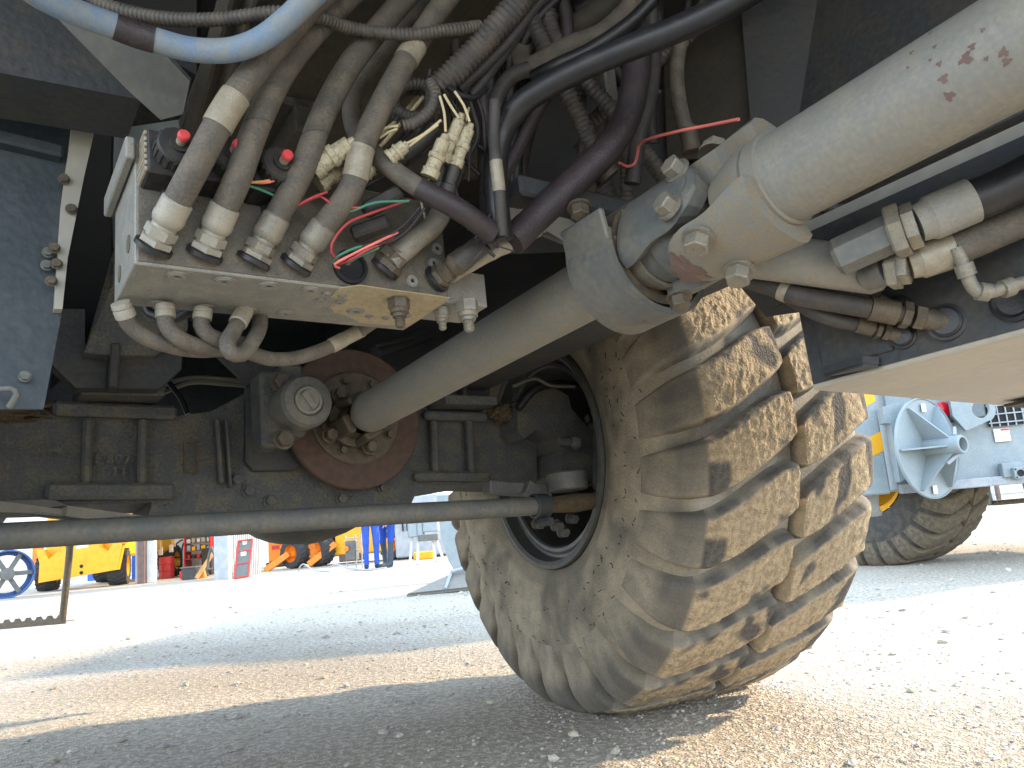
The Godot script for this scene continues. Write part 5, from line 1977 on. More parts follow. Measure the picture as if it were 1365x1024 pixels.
func build_wheels() -> void:
	make_tyre_meshes()
	var al := deg_to_rad(28.2)
	var m := Vector3(-cos(al), 0, sin(al))
	var wb := Basis(m, Vector3.UP, m.cross(Vector3.UP))
	var wc := Vector3(0.369, 0.848, -2.90)
	var x := Transform3D(crane_inv * wb, crane_inv * (wc - EYE) - BASE)
	var ty := add_tyre(crane, x, 27, 0.06)
	ty.set_meta("label", "big muddy off-road tyre with slanted tread bars")
	# the wheel at the other end of the axle
	var m2 := -m
	var x2 := Transform3D(crane_inv * Basis(m2, Vector3.UP, m2.cross(Vector3.UP)), Vector3(-1.38, x.origin.y, x.origin.z))
	add_tyre(crane, x2, 27, 0.3)
	# short moulding hairs on the sidewall
	var g := Geo.new()
	g.tint = Color(0.05, 0.05, 0.05)
	for i in 260:
		var r := [0.52, 0.575, 0.63, 0.67][i % 4] as float
		r += rng.randf_range(-0.008, 0.008)
		var t := TAU * rng.randf()
		var sd := 0.366 if r < 0.55 else (0.3725 if r < 0.6 else (0.371 if r < 0.65 else 0.366))
		var p := Vector3(sd, sin(t) * r, cos(t) * r)
		var tip := p + Vector3(rng.randf_range(0.002, 0.006), -sin(t) * 0.004, -cos(t) * 0.004) + Vector3(0, cos(t), -sin(t)) * rng.randf_range(-0.016, 0.016)
		g.tube(PackedVector3Array([p, tip]), 0.0011, 4)
	var hair := part("rubber_spew", g, mats.black, ty)
	hair.set_meta("kind", "stuff")
	# rim: turned profile, radius against side
	g = Geo.new()
	var rx := Transform3D(Basis(Vector3(0, 1, 0), Vector3(1, 0, 0), Vector3(0, 0, -1)), Vector3.ZERO)
	g.lathe(rx, PackedVector2Array([Vector2(0.382, 0.29), Vector2(0.395, 0.325), Vector2(0.391, 0.336), Vector2(0.378, 0.339), Vector2(0.366, 0.332), Vector2(0.360, 0.306), Vector2(0.355, 0.292), Vector2(0.346, 0.29), Vector2(0.336, 0.296), Vector2(0.324, 0.296), Vector2(0.318, 0.288), Vector2(0.313, 0.2), Vector2(0.305, 0.05), Vector2(0.3, -0.08), Vector2(0.28, -0.1), Vector2(0.2, -0.12), Vector2(0.0, -0.12)]), 96, 25)
	g.lathe(rx, PackedVector2Array([Vector2(0.0, -0.2), Vector2(0.3, -0.18), Vector2(0.35, -0.31), Vector2(0.385, -0.325), Vector2(0.372, -0.296)]), 64, 25)
	var rim := MeshInstance3D.new()
	rim.name = "wheel_rim"
	rim.mesh = g.mesh()
	rim.material_override = mats.rim_paint
	rim.transform = x
	crane.add_child(rim, true)
	g = Geo.new()
	g.lathe(rx, PackedVector2Array([Vector2(0.0, 0.06), Vector2(0.13, 0.06), Vector2(0.15, 0.04), Vector2(0.19, 0.02), Vector2(0.2, -0.1)]), 40, 25)
	part("wheel_hub", g, mats.cast, rim)
	for i in 12:
		var t := TAU * i / 12
		g = Geo.new()
		g.bolt(rx * ax(Vector3(cos(t) * 0.17, 0.03, sin(t) * 0.17), Vector3(0, 1, 0)), 0.016, 0.03)
		part("wheel_nut", g, mats.dark_steel, rim)
	var rim2 := rim.duplicate()
	rim2.name = "wheel_rim_001"
	crane.add_child(rim2, true)
	rim2.transform = x2
	# valve stem
	g = Geo.new()
	g.tube(PackedVector3Array([Vector3(0.27, -0.2, -0.245), Vector3(0.31, -0.19, -0.235)]), 0.006, 8)
	part("valve_stem", g, mats.dark_steel, rim)

# ------------------------------------------------------------------ second crane on the right
func build_other_crane() -> void:
	var base := ground_at(1215, 757)
	base.y = 0
	var dep := -base.z
	var yaw := deg_to_rad(-6.0)
	var o := thing("parked_crane", "pale blue-grey crane with a round ribbed float plate stowed on its corner", "crane", base, yaw)
	# local frame: x right, y up, z towards the eye. metres per photo pixel at the corner
	var m := dep / FOCAL
	var q := func(x: float, y: float, z: float) -> Vector3:
		# point on the local plane z under this pixel
		var r := cam_basis * Vector3((x - 682.5) / FOCAL, (512.0 - y) / FOCAL, -1)
		var b := Basis(Vector3.UP, yaw)
		var n := b * Vector3.BACK
		var t := (base + n * z - EYE).dot(n) / r.dot(n)
		return b.inverse() * (EYE + r * t - base)
	var zf := 0.45
	var bot: float = q.call(1300, 646, zf).y
	var xl: float = q.call(1196, 640, zf).x
	var g := Geo.new()
	g.box(Vector3(xl + 1.2, bot + 0.55, zf - 1.0), Vector3(2.4, 1.1, 2.0), 0.015)
	var body := part("body", g, mats.pale_blue, o)
	g = Geo.new()
	g.box(Vector3(xl + 1.2, bot + 1.9, zf - 2.2), Vector3(2.3, 1.5, 3.2), 0.05)
	part("superstructure", g, mats.pale_blue, o)
	g = Geo.new()
	g.box(Vector3(xl + 1.2, bot + 0.012, zf + 0.03), Vector3(2.4, 0.07, 0.08), 0.006)
	part("bumper", g, mats.grey_sheet, o)
	# upper rear panel leans back
	g = Geo.new()
	var a: Vector3 = q.call(1262, 560, zf + 0.01)
	g.box(Vector3(xl + 1.3, a.y + 0.31, zf + 0.012), Vector3(2.15, 0.62, 0.02), 0.004)
	part("rear_panel", g, mats.pale_blue, o)
	# outrigger jack with a yellow stripe
	g = Geo.new()
	var j0: Vector3 = q.call(1168, 660, zf + 0.12)
	g.box(Vector3(j0.x - 0.02, j0.y + 0.62, zf + 0.0), Vector3(0.26, 1.24, 0.26), 0.012)
	var jack := part("outrigger_jack", g, mats.pale_blue, o)
	g = Geo.new()
	g.lathe(Transform3D(Basis(), Vector3(j0.x, 0, zf)), PackedVector2Array([Vector2(0, j0.y - 0.165), Vector2(0.05, j0.y - 0.16), Vector2(0.064, j0.y - 0.13), Vector2(0.05, j0.y - 0.11), Vector2(0.05, j0.y - 0.04), Vector2(0.06, j0.y)]), 20, 30)
	part("jack_foot", g, mats.block, jack)
	g = Geo.new()
	for e in [[1148, 612, 1178, 590], [1150, 548, 1186, 522]]:
		var p0: Vector3 = q.call(e[0] - 6, e[1], zf + 0.133)
		var p1: Vector3 = q.call(e[2] + 4, e[3], zf + 0.133)
		var ply := PackedVector2Array([Vector2(j0.x - 0.148, p0.y - 0.06), Vector2(j0.x + 0.108, p1.y - 0.06), Vector2(j0.x + 0.108, p1.y + 0.09), Vector2(j0.x - 0.148, p0.y + 0.09)])
		g.prism(Transform3D(Basis(), Vector3(0, 0, zf + 0.132)), ply, 0.004)
	part("warning_stripe", g, mats.yellow, jack)
	# float bracket plate
	g = Geo.new()
	var bp := PackedVector2Array()
	for e in [[1173, 544], [1195, 537], [1204, 562], [1202, 640], [1196, 643], [1184, 566], [1176, 565]]:
		var v: Vector3 = q.call(e[0], e[1], zf + 0.22)
		bp.append(Vector2(v.x, v.y))
	g.prism(Transform3D(Basis(), Vector3(0, 0, zf + 0.22)), bp, 0.12, 0.006)
	part("float_bracket", g, mats.pale_blue, o)
	# stowed round float: disc, ribs, hub
	var fc: Vector3 = q.call(1240, 597, zf + 0.3)
	var fr: float = 67.0 * (dep - zf - 0.3) / FOCAL
	var fn := (Basis(Vector3.UP, -yaw) * Vector3(0.50, -0.02, 0.866)).normalized()
	g = Geo.new()
	g.lathe(ax(fc - fn * 0.02, fn), PackedVector2Array([Vector2(0, -0.012), Vector2(fr - 0.004, -0.012), Vector2(fr, -0.008), Vector2(fr, 0.012), Vector2(fr - 0.006, 0.014), Vector2(fr - 0.012, 0.004), Vector2(0, 0.0)]), 48, 20)
	var fl := part("float_plate", g, mats.pale_blue, o)
	var fu := (Vector3.UP - fn * fn.y).normalized()
	var fs := fn.cross(fu)
	for i in 6:
		var t := TAU * i / 6 + 0.55
		var d := fu * cos(t) + fs * sin(t)
		var e := fn.cross(d)
		g = Geo.new()
		var rp := PackedVector2Array([Vector2(0.05, 0.0), Vector2(fr * 0.93, 0.0), Vector2(fr * 0.93, 0.03), Vector2(0.065, 0.2), Vector2(0.05, 0.2)])
		g.prism(Transform3D(Basis(d, fn, d.cross(fn)), fc - fn * 0.02), rp, 0.012)
		part("rib", g, mats.pale_blue, fl)
	g = Geo.new()
	g.lathe(ax(fc, fn), PackedVector2Array([Vector2(0.07, -0.02), Vector2(0.068, 0.24), Vector2(0.062, 0.25), Vector2(0.05, 0.25), Vector2(0.048, 0.12), Vector2(0, 0.12)]), 28, 20)
	part("hub", g, mats.pale_blue, fl)
	g = Geo.new()
	for sg in [-1.0, 1.0]:
		g.bar(fc + fn * 0.20 + fu * 0.07 * sg, fc + fn * 0.16 + fu * 0.13 * sg - fs * 0.08 * sg, 0.02, 0.02, fn, 0.003)
	part("locking_pin", g, mats.grey_sheet, fl)
	g = Geo.new()
	g.cbox(Transform3D(Basis(fs, fu, fn), fc + fn * 0.0 - fu * fr * 0.82 + fs * 0.02), Vector3(0.05, 0.06, 0.004))
	g.cbox(Transform3D(Basis(fs, fu, fn), fc + fn * 0.0 + fu * fr * 0.80 + fs * 0.0), Vector3(0.05, 0.06, 0.004))
	part("sticker", g, mats.paper, fl)
	# lamps
	g = Geo.new()
	var l0: Vector3 = q.call(1257, 546, zf + 0.04)
	g.lathe(ax(l0, Vector3(0, 0, 1)), PackedVector2Array([Vector2(0.06, -0.02), Vector2(0.058, 0.012), Vector2(0.04, 0.02), Vector2(0, 0.024)]), 24, 30)
	part("tail_lamp", g, mats.glass_red, o)
	g = Geo.new()
	var l1: Vector3 = q.call(1275, 549, zf + 0.04)
	g.box(l1, Vector3(0.125, 0.155, 0.05), 0.02)
	var lb := part("reverse_lamp", g, mats.dark_paint, o)
	g = Geo.new()
	g.box(l1 + Vector3(0, 0, 0.024), Vector3(0.092, 0.12, 0.014), 0.006)
	part("lens", g, mats.lamp_white, lb)
	# towing eye plate
	g = Geo.new()
	var e0: Vector3 = q.call(1308, 546, zf + 0.14)
	var ring := PackedVector2Array()
	var rad := 0.105
	ring.append_array([Vector2(-0.21, 0.16), Vector2(-0.21, -0.03), Vector2(-0.135, -0.15)])
	for i in 9:
		var t := -0.9 + 2.2 * i / 8.0
		ring.append(Vector2(cos(t) * rad, sin(t) * rad))
	ring.append(Vector2(0.0, 0.16))
	var csg := CSGPolygon3D.new()
	csg.name = "towing_eye"
	csg.polygon = ring
	csg.mode = CSGPolygon3D.MODE_DEPTH
	csg.depth = 0.04
	csg.material = mats.pale_blue
	csg.position = e0
	var cut := CSGCylinder3D.new()
	cut.name = "eye_hole"
	cut.operation = CSGShape3D.OPERATION_SUBTRACTION
	cut.radius = 0.066
	cut.height = 0.2
	cut.sides = 20
	cut.rotation.x = PI / 2
	csg.add_child(cut)
	o.add_child(csg)
	# grille
	g = Geo.new()
	var g0: Vector3 = q.call(1335, 546, zf + 0.026)
	g.box(g0 + Vector3(0.02, 0, -0.0), Vector3(0.27, 0.25, 0.01), 0.004)
	var gr := part("grille", g, mats.black, o)
	for i in 5:
		g = Geo.new()
		g.box(g0 + Vector3(-0.10 + i * 0.06, 0, 0.014), Vector3(0.009, 0.26, 0.009))
		part("grille_bar", g, mats.grey_sheet, gr)
	for i in 4:
		g = Geo.new()
		g.box(g0 + Vector3(0.02, -0.1 + i * 0.066, 0.022), Vector3(0.28, 0.009, 0.006))
		part("grille_bar", g, mats.grey_sheet, gr)
	# notice with a red band, small bracket with a socket
	g = Geo.new()
	var n0: Vector3 = q.call(1336, 580, zf + 0.016)
	g.box(n0, Vector3(0.115, 0.1, 0.004))
	var nt := part("notice", g, mats.paper, o)
	g = Geo.new()
	g.box(n0 + Vector3(0.025, 0.04, 0.003), Vector3(0.06, 0.014, 0.002))
	part("red_band", g, mats.glass_red, nt)
	g = Geo.new()
	var s0: Vector3 = q.call(1348, 630, zf + 0.06)
	g.box(s0 + Vector3(-0.0, 0.02, 0), Vector3(0.14, 0.11, 0.06), 0.005)
	g.box(s0 + Vector3(0.03, -0.01, 0.05), Vector3(0.09, 0.085, 0.05), 0.004)
	var sk := part("socket_box", g, mats.pale_blue, o)
	g = Geo.new()
	g.lathe(ax(s0 + Vector3(0.03, -0.01, 0.076), Vector3(0, 0, 1)), PackedVector2Array([Vector2(0.026, 0), Vector2(0.026, 0.005), Vector2(0.018, 0.005), Vector2(0.016, 0.001), Vector2(0, 0.001)]), 20, 20)
	for c in [[-1, -1], [1, -1], [1, 1], [-1, 1]]:
		g.lathe(ax(s0 + Vector3(0.03 + c[0] * 0.032, -0.01 + c[1] * 0.03, 0.076), Vector3(0, 0, 1)), PackedVector2Array([Vector2(0.006, 0), Vector2(0.006, 0.004), Vector2(0, 0.004)]), 8, 20)
	part("socket", g, mats.black, sk)
	# step under the far end
	g = Geo.new()
	var t0: Vector3 = q.call(1322, 672, zf - 1.4)
	var t1: Vector3 = q.call(1372, 666, zf - 1.4)
	for x in [t0.x, t1.x]:
		g.bar(Vector3(x, t0.y, zf - 1.4), Vector3(x - 0.02, bot + 0.1, zf - 1.4), 0.03, 0.03, Vector3.BACK)
	var st := part("boarding_step", g, mats.pale_blue, o)
	g = Geo.new()
	g.box(Vector3((t0.x + t1.x) * 0.5, t0.y, zf - 1.4), Vector3(t1.x - t0.x, 0.03, 0.16))
	for i in 9:
		g.box(Vector3(lerpf(t0.x, t1.x, (i + 0.5) / 9.0), t0.y + 0.022, zf - 1.4), Vector3(0.018, 0.014, 0.16))
	part("step_tread", g, mats.dark_steel, st)
	# its near wheel, with a yellow rim
	var al := deg_to_rad(33.0)
	var mm := Vector3(-cos(al), 0, sin(al))
	var wb := Basis(mm, Vector3.UP, mm.cross(Vector3.UP))
	var c := ground_at(1222, 752)
	var wx := Transform3D(Basis(Vector3.UP, -yaw) * wb * Basis.from_scale(Vector3.ONE * 0.93), Basis(Vector3.UP, -yaw) * (Vector3(c.x, 0.79, c.z - 0.35) - base))
	add_tyre(o, wx, 27, 0.1, true)
	g = Geo.new()
	var rx := Transform3D(Basis(Vector3(0, 1, 0), Vector3(1, 0, 0), Vector3(0, 0, -1)), Vector3.ZERO)
	g.lathe(rx, PackedVector2Array([Vector2(0.372, 0.296), Vector2(0.385, 0.32), Vector2(0.362, 0.326), Vector2(0.345, 0.27), Vector2(0.32, 0.25), Vector2(0.3, 0.0), Vector2(0.2, -0.05), Vector2(0, -0.05)]), 48, 25)
	g.lathe(rx, PackedVector2Array([Vector2(0.0, -0.2), Vector2(0.3, -0.18), Vector2(0.35, -0.31), Vector2(0.385, -0.325), Vector2(0.372, -0.296)]), 48, 25)
	var rim := part("wheel_rim", g, mats.yellow, o)
	rim.transform = wx

# ------------------------------------------------------------------ yard behind
func px_m(p: Vector3) -> float:       # metres per photo pixel at this place
	return (p.z * -1.0) / FOCAL

func small_wheel(parent: Node, o: Vector3, r: float, w: float, axis: Vector3, m: Material) -> void:
	var g := Geo.new()
	g.tint = Color(0.06, 0.058, 0.055)
	g.lathe(ax(o, axis), PackedVector2Array([Vector2(r * 0.56, -w * 0.46), Vector2(r * 0.8, -w * 0.5), Vector2(r * 0.94, -w * 0.46), Vector2(r * 0.955, 0), Vector2(r * 0.94, w * 0.46), Vector2(r * 0.8, w * 0.5), Vector2(r * 0.56, w * 0.46)]), 40, 60)
	var ty := part("tyre", g, mats.cloth, parent)
	g = Geo.new()
	g.tint = Color(0.07, 0.066, 0.06)
	var x := ax(o, axis)
	for i in 20:
		for sg in [-1.0, 1.0]:
			var t: float = TAU * (i + (0.5 if sg > 0 else 0.0)) / 20
			var a := x * Vector3(cos(t) * r * 0.965, 0.0, sin(t) * r * 0.965)
			var t2 := t + 0.2
			var b := x * Vector3(cos(t2) * r * 0.94, sg * w * 0.48, sin(t2) * r * 0.94)
			g.bar(a, b, r * 0.09, r * 0.07, (a - o).normalized(), 0.005)
	var tb := part("tread", g, mats.cloth, ty)
	g = Geo.new()
	g.lathe(x, PackedVector2Array([Vector2(0, w * 0.2), Vector2(r * 0.2, w * 0.25), Vector2(r * 0.28, w * 0.1), Vector2(r * 0.5, w * 0.2), Vector2(r * 0.57, w * 0.46), Vector2(r * 0.57, -w * 0.46), Vector2(r * 0.5, -w * 0.2), Vector2(0, -w * 0.1)]), 32, 30)
	part("wheel_rim", g, m, parent)

func build_background() -> void:
	var g: Geo
	# --- yellow telehandler seen end-on at the left
	var p := ground_at(120, 783)
	var k := px_m(p)
	var o := thing("yellow_telehandler", "yellow telehandler seen end-on, left of the open workshop bay", "telehandler", Vector3(p.x, 0, p.z), 0.08)
	g = Geo.new()
	var pl := PackedVector2Array([Vector2(-46, 12), Vector2(50, 21), Vector2(54, 60), Vector2(57, 62), Vector2(57, 50), Vector2(60, 64), Vector2(53, 70), Vector2(38, 48), Vector2(26, 54), Vector2(-24, 50), Vector2(-36, 42), Vector2(-42, 56), Vector2(-50, 56), Vector2(-46, 40)])
	var pm := PackedVector2Array()
	for e in [[-46, 12], [50, 20], [56, 52], [60, 52], [60, 66], [52, 64], [38, 44], [26, 52], [-24, 48], [-34, 40], [-40, 52], [-50, 54], [-45, 36]]:
		pm.append(Vector2(e[0] * k, e[1] * k))
	g.prism(Transform3D(Basis(), Vector3(0, 0, 0.6)), pm, 0.16, 0.01)
	var ap := part("front_apron", g, mats.yellow, o)
	g = Geo.new()
	g.box(Vector3(0, 1.25, -1.4), Vector3(1.7, 1.2, 3.6), 0.06)
	g.box(Vector3(-0.5, 2.2, -1.2), Vector3(0.9, 1.0, 1.6), 0.06)
	part("body", g, mats.yellow, o)
	g = Geo.new()
	g.box(Vector3(4 * k, 50 * k, 0.56), Vector3(50 * k, 22 * k, 0.1), 0.01)
	part("nose_panel", g, mats.yellow, o)
	g = Geo.new()
	g.box(Vector3(5 * k, 50 * k, 0.615), Vector3(15 * k, 8 * k, 0.012))
	part("number_plate", g, mats.paper, o)
	for x in [-14, 23]:
		g = Geo.new()
		g.lathe(ax(Vector3(x * k, (55 if x < 0 else 57) * k, 0.61), Vector3(0, 0, 1)), PackedVector2Array([Vector2(0.05, 0), Vector2(0.045, 0.02), Vector2(0, 0.025)]), 16, 30)
		part("amber_lamp", g, mats.orange, o)
	for e in [[6, 28], [6, 20]]:
		g = Geo.new()
		g.lathe(ax(Vector3(e[0] * k, e[1] * k, 0.68), Vector3(0, 0, 1)), PackedVector2Array([Vector2(0.04, 0), Vector2(0.04, 0.012), Vector2(0, 0.012)]), 12, 30)
		part("tow_point", g, mats.black, ap)
	g = Geo.new()
	g.bar(Vector3(-58 * k, 24 * k, 0.3), Vector3(-58 * k, 62 * k, 0.3), 0.24, 0.05, Vector3.BACK, 0.01)
	part("mirror_arm", g, mats.orange, o)
	small_wheel(o, Vector3(-50 * k, 0.43, 0.1), 0.43, 0.42, Vector3(-1, 0, 0.25), mats.yellow)
	small_wheel(o, Vector3(40 * k, 0.43, 0.15), 0.43, 0.42, Vector3(1, 0, -0.25), mats.yellow)
	small_wheel(o, Vector3(-50 * k, 0.43, -2.9), 0.43, 0.42, Vector3(-1, 0, 0), mats.yellow)
	small_wheel(o, Vector3(44 * k, 0.43, -2.9), 0.43, 0.42, Vector3(1, 0, 0), mats.yellow)

	# --- blue ribbed float or reel at the far left
	p = ground_at(8, 798)
	k = px_m(p)
	o = thing("blue_spoked_wheel", "blue rimmed spoked steel wheel standing at the far left edge", "wheel", Vector3(p.x, 0, p.z), 0.7)
	g = Geo.new()
	var rr := 31.0 * k
	g.lathe(ax(Vector3(0, rr, 0), Vector3(0, 0, 1)), PackedVector2Array([Vector2(rr * 0.78, -0.14), Vector2(rr, -0.14), Vector2(rr, 0.14), Vector2(rr * 0.94, 0.14), Vector2(rr * 0.94, -0.1), Vector2(rr * 0.78, -0.1), Vector2(rr * 0.78, -0.14)]), 48, 20)
	part("rim", g, mats.navy_enamel, o)
	for i in 6:
		var t := TAU * i / 6
		g = Geo.new()
		g.bar(Vector3(0, rr, 0.02), Vector3(cos(t) * rr * 0.93, rr + sin(t) * rr * 0.93, 0.02), 0.09, 0.05, Vector3.BACK, 0.006)
		part("spoke", g, mats.paint, o)
	g = Geo.new()
	g.lathe(ax(Vector3(0, rr, 0), Vector3(0, 0, 1)), PackedVector2Array([Vector2(0.13, -0.1), Vector2(0.13, 0.12), Vector2(0.08, 0.13), Vector2(0, 0.13)]), 24, 20)
	part("hub", g, mats.paint, o)

	# --- long white shed far behind, blue posts
	p = ground_at(30, 772)
	g = Geo.new()
	g.box(Vector3(0, 3.0, 0), Vector3(30, 6.0, 0.3), 0.02)
	o = thing("white_shed", "long white metal shed far behind the yellow telehandler", "building", Vector3(p.x - 4, 0, p.z - 9), 0.35)
	part("wall", g, mats.white_wall, o)
	g = Geo.new()
	g.box(Vector3(0, 6.1, -3), Vector3(30.6, 0.2, 7), 0.02)
	part("roof", g, mats.grey_sheet, o)
	for e in [[50, 782, "tall blue steel post left of the yellow telehandler"], [103, 777, "blue steel post showing under the yellow telehandler"], [163, 774, "blue steel post behind the right horn of the telehandler"]]:
		p = ground_at(e[0], e[1])
		g = Geo.new()
		g.box(Vector3(0, 1.6, 0), Vector3(0.2, 3.2, 0.2), 0.01)
		lone("blue_post", g, mats.blue_enamel, Vector3(p.x, 0, p.z - 0.8), e[2], "post", "blue posts behind the telehandler")

	# --- workshop with an open bay
	var c0 := ground_at(190, 778)
	var c1 := ground_at(298, 773)
	var c2 := ground_at(346, 765)
	var back := ground_at(230, 768.5)
	o = thing("workshop", "steel workshop with an open bay and pale inner wall", "building", Vector3(c1.x, 0, c1.z))
	var rel := func(v: Vector3) -> Vector3: return Vector3(v.x - c1.x, 0, v.z - c1.z)
	var b0: Vector3 = rel.call(c0)
	var b2: Vector3 = rel.call(c2)
	var bb: Vector3 = rel.call(back)
	var dirw := (Vector3.ZERO - b0)
	dirw = dirw.normalized()
	var inw := Vector3(-dirw.z, 0, dirw.x)
	inw = Vector3(c1.x, 0, c1.z).normalized()
	var dep := 5.2
	g = Geo.new()
	g.bar(b0 + inw * dep - dirw * 0.6 + Vector3(0, 1.7, 0), inw * dep + dirw * 0.35 + Vector3(0, 1.7, 0), 3.4, 0.12, inw)
	part("inner_wall", g, mats.white_wall, o)
	g = Geo.new()
	g.bar(b0 - dirw * 0.6 + inw * dep * 0.55 + Vector3(0, 3.5, 0), dirw * 0.3 + inw * dep * 0.55 + Vector3(0, 3.5, 0), dep * 1.4, 0.15, Vector3.UP)
	part("roof", g, mats.grey_sheet, o)
	g = Geo.new()
	g.box(b0 + Vector3(0, 1.7, 0), Vector3(0.17, 3.4, 0.17), 0.006)
	part("column", g, mats.red_oxide, o, "brown-red steel column")
	g = Geo.new()
	g.box(b0 + dirw * 0.34 + inw * 0.3 + Vector3(0, 1.7, 0), Vector3(0.2, 3.4, 0.12), 0.006)
	part("column", g, mats.white_wall, o)
	g = Geo.new()
	g.box(b0 - dirw * 0.22 + inw * 0.1 + Vector3(0, 1.7, 0), Vector3(0.1, 3.4, 0.1), 0.006)
	part("column", g, mats.grey_sheet, o)
	g = Geo.new()
	g.box(Vector3(0, 1.7, 0), Vector3(0.3, 3.4, 0.24), 0.01)
	part("corner_column", g, mats.grey_sheet, o)
	# corrugated side wall
	var wl := b2 - Vector3(0.18, 0, 0)
	var n := 14
	for i in n:
		g = Geo.new()
		var a := Vector3(0.16, 0, -0.1).lerp(b2, float(i) / n)
		var b := Vector3(0.16, 0, -0.1).lerp(b2, float(i + 0.55) / n)
		var cc := Vector3(0.16, 0, -0.1).lerp(b2, float(i + 1) / n)
		var nn := Vector3(-(b2.z), 0, b2.x).normalized()
		if nn.z < 0:
			nn = -nn
		g.bar(a + nn * 0.03 + Vector3(0, 1.7, 0), b + nn * 0.03 + Vector3(0, 1.7, 0), 3.4, 0.02, nn)
		g.bar(b + Vector3(0, 1.7, 0), cc + Vector3(0, 1.7, 0), 3.4, 0.02, nn)
		part("wall_panel", g, mats.grey_sheet, o)
	for e in [[228, 731, "paper"], [212, 726, "tag_cream"], [231, 724, "tag_cream"], [214, 735, "paper"]]:
		g = Geo.new()
		var r: Vector3 = cam_basis * Vector3((e[0] - 682.5) / FOCAL, (512.0 - e[1]) / FOCAL, -1)
		var wn := inw
		var t: float = (Vector3(c1.x, 0, c1.z) + inw * (dep - 0.1) - EYE).dot(wn) / r.dot(wn)
		var q := EYE + r * t - Vector3(c1.x, 0, c1.z)
		g.bar(q - dirw * 0.09, q + dirw * 0.09, 0.2, 0.02, inw)
		part("pinned_notice", g, mats[e[2]], o)

	# red drum and clutter in the bay
	p = ground_at(222, 771)
	k = px_m(p)
	var dr := 9.3 * k
	var dh := 27.5 * k
	g = Geo.new()
	g.lathe(Transform3D(), PackedVector2Array([Vector2(dr, 0), Vector2(dr, dh * 0.32), Vector2(dr * 1.04, dh * 0.34), Vector2(dr, dh * 0.36), Vector2(dr, dh * 0.64), Vector2(dr * 1.04, dh * 0.66), Vector2(dr, dh * 0.68), Vector2(dr, dh * 0.98), Vector2(dr * 1.03, dh * 0.99), Vector2(dr * 1.03, dh), Vector2(dr * 0.96, dh), Vector2(dr * 0.95, dh * 0.98), Vector2(0, dh * 0.98)]), 32, 20)
	o = thing("red_drum", "red steel drum against the pale workshop wall", "drum", Vector3(p.x, 0, p.z))
	part("barrel", g, mats.red_enamel, o)
	g = Geo.new()
	g.lathe(ax(Vector3(dr * 0.5, dh * 0.98, 0), Vector3.UP), PackedVector2Array([Vector2(0.04, 0), Vector2(0.04, 0.02), Vector2(0, 0.02)]), 12, 20)
	part("bung", g, mats.steel, o)
	# hand truck frame
	p = ground_at(236, 768)
	k = px_m(p)
	o = thing("hand_truck", "dark tubular hand truck standing right of the red drum", "hand truck", Vector3(p.x, 0, p.z))
	for x in [-4.0, 6.0]:
		g = Geo.new()
		g.tube(smooth(PackedVector3Array([Vector3(x * k, 0.1, 0), Vector3(x * k, 36 * k, -0.05), Vector3((x + 4) * k, 44 * k, -0.15), Vector3((x + 8) * k, 46 * k, -0.2)])), 0.022, 8)
		part("rail", g, mats.dark_paint, o)
	for y in [12.0, 24.0, 34.0]:
		g = Geo.new()
		g.tube(PackedVector3Array([Vector3(-4 * k, y * k, -0.02), Vector3(6 * k, y * k, -0.02)]), 0.018, 8)
		part("rung", g, mats.dark_paint, o)
	for x in [-3.0, 5.0]:
		g = Geo.new()
		g.lathe(ax(Vector3(x * k, 0.09, 0.0), Vector3(1, 0, 0)), PackedVector2Array([Vector2(0, -0.03), Vector2(0.09, -0.03), Vector2(0.09, 0.03), Vector2(0, 0.03)]), 16, 20)
		part("wheel", g, mats.black, o)
	# bins, plank, shelf, cones
	p = ground_at(254, 772.5)
	k = px_m(p)
	g = Geo.new()
	g.prism(Transform3D(Basis(), Vector3(0, 0, 0)), PackedVector2Array([Vector2(-8 * k, 0), Vector2(9 * k, 0), Vector2(10 * k, 15 * k), Vector2(-9 * k, 15 * k)]), 0.3, 0.01)
	o = thing("grey_bin", "grey plastic bin on the floor of the open bay", "bin", Vector3(p.x, 0, p.z))
	part("tub", g, mats.dark_paint, o)
	g = Geo.new()
	g.box(Vector3(0.5 * k, 15.5 * k, 0), Vector3(21 * k, 1.6 * k, 0.36), 0.01)
	part("lip", g, mats.paint, o)
	p = ground_at(246.5, 772)
	g = Geo.new()
	g.lathe(Transform3D(), PackedVector2Array([Vector2(0.07, 0), Vector2(0.085, 0.18), Vector2(0.08, 0.19), Vector2(0, 0.17)]), 16, 20)
	lone("red_bucket", g, mats.red_enamel, Vector3(p.x, 0, p.z + 0.1), "small red bucket at the left of the grey bin", "bucket")
	p = ground_at(264, 772)
	k = px_m(p)
	g = Geo.new()
	g.bar(Vector3(0, 0.02, 0.1), Vector3(15.5 * k, 41 * k, -0.5), 0.09, 0.03, Vector3.BACK, 0.004)
	lone("timber_plank", g, mats.timber, Vector3(p.x, 0, p.z), "pale timber plank leaning in the open bay", "plank")
	p = ground_at(266, 768)
	k = px_m(p)
	g = Geo.new()
	g.box(Vector3(0, 18 * k, 0), Vector3(14 * k, 34 * k, 0.4), 0.02)
	o = thing("black_cabinet", "black cabinet behind the leaning plank", "cabinet", Vector3(p.x + 0.1, 0, p.z - 0.4))
	part("cabinet_case", g, mats.black_plastic, o)
	g = Geo.new()
	g.box(Vector3(4 * k, 20 * k, 0.21), Vector3(1 * k, 5 * k, 0.02), 0.004)
	part("handle", g, mats.steel, o)
	p = ground_at(271, 771)
	g = Geo.new()
	g.lathe(Transform3D(), PackedVector2Array([Vector2(0.11, 0), Vector2(0.11, 0.02), Vector2(0.075, 0.03), Vector2(0.03, 0.24), Vector2(0, 0.25)]), 16, 20)
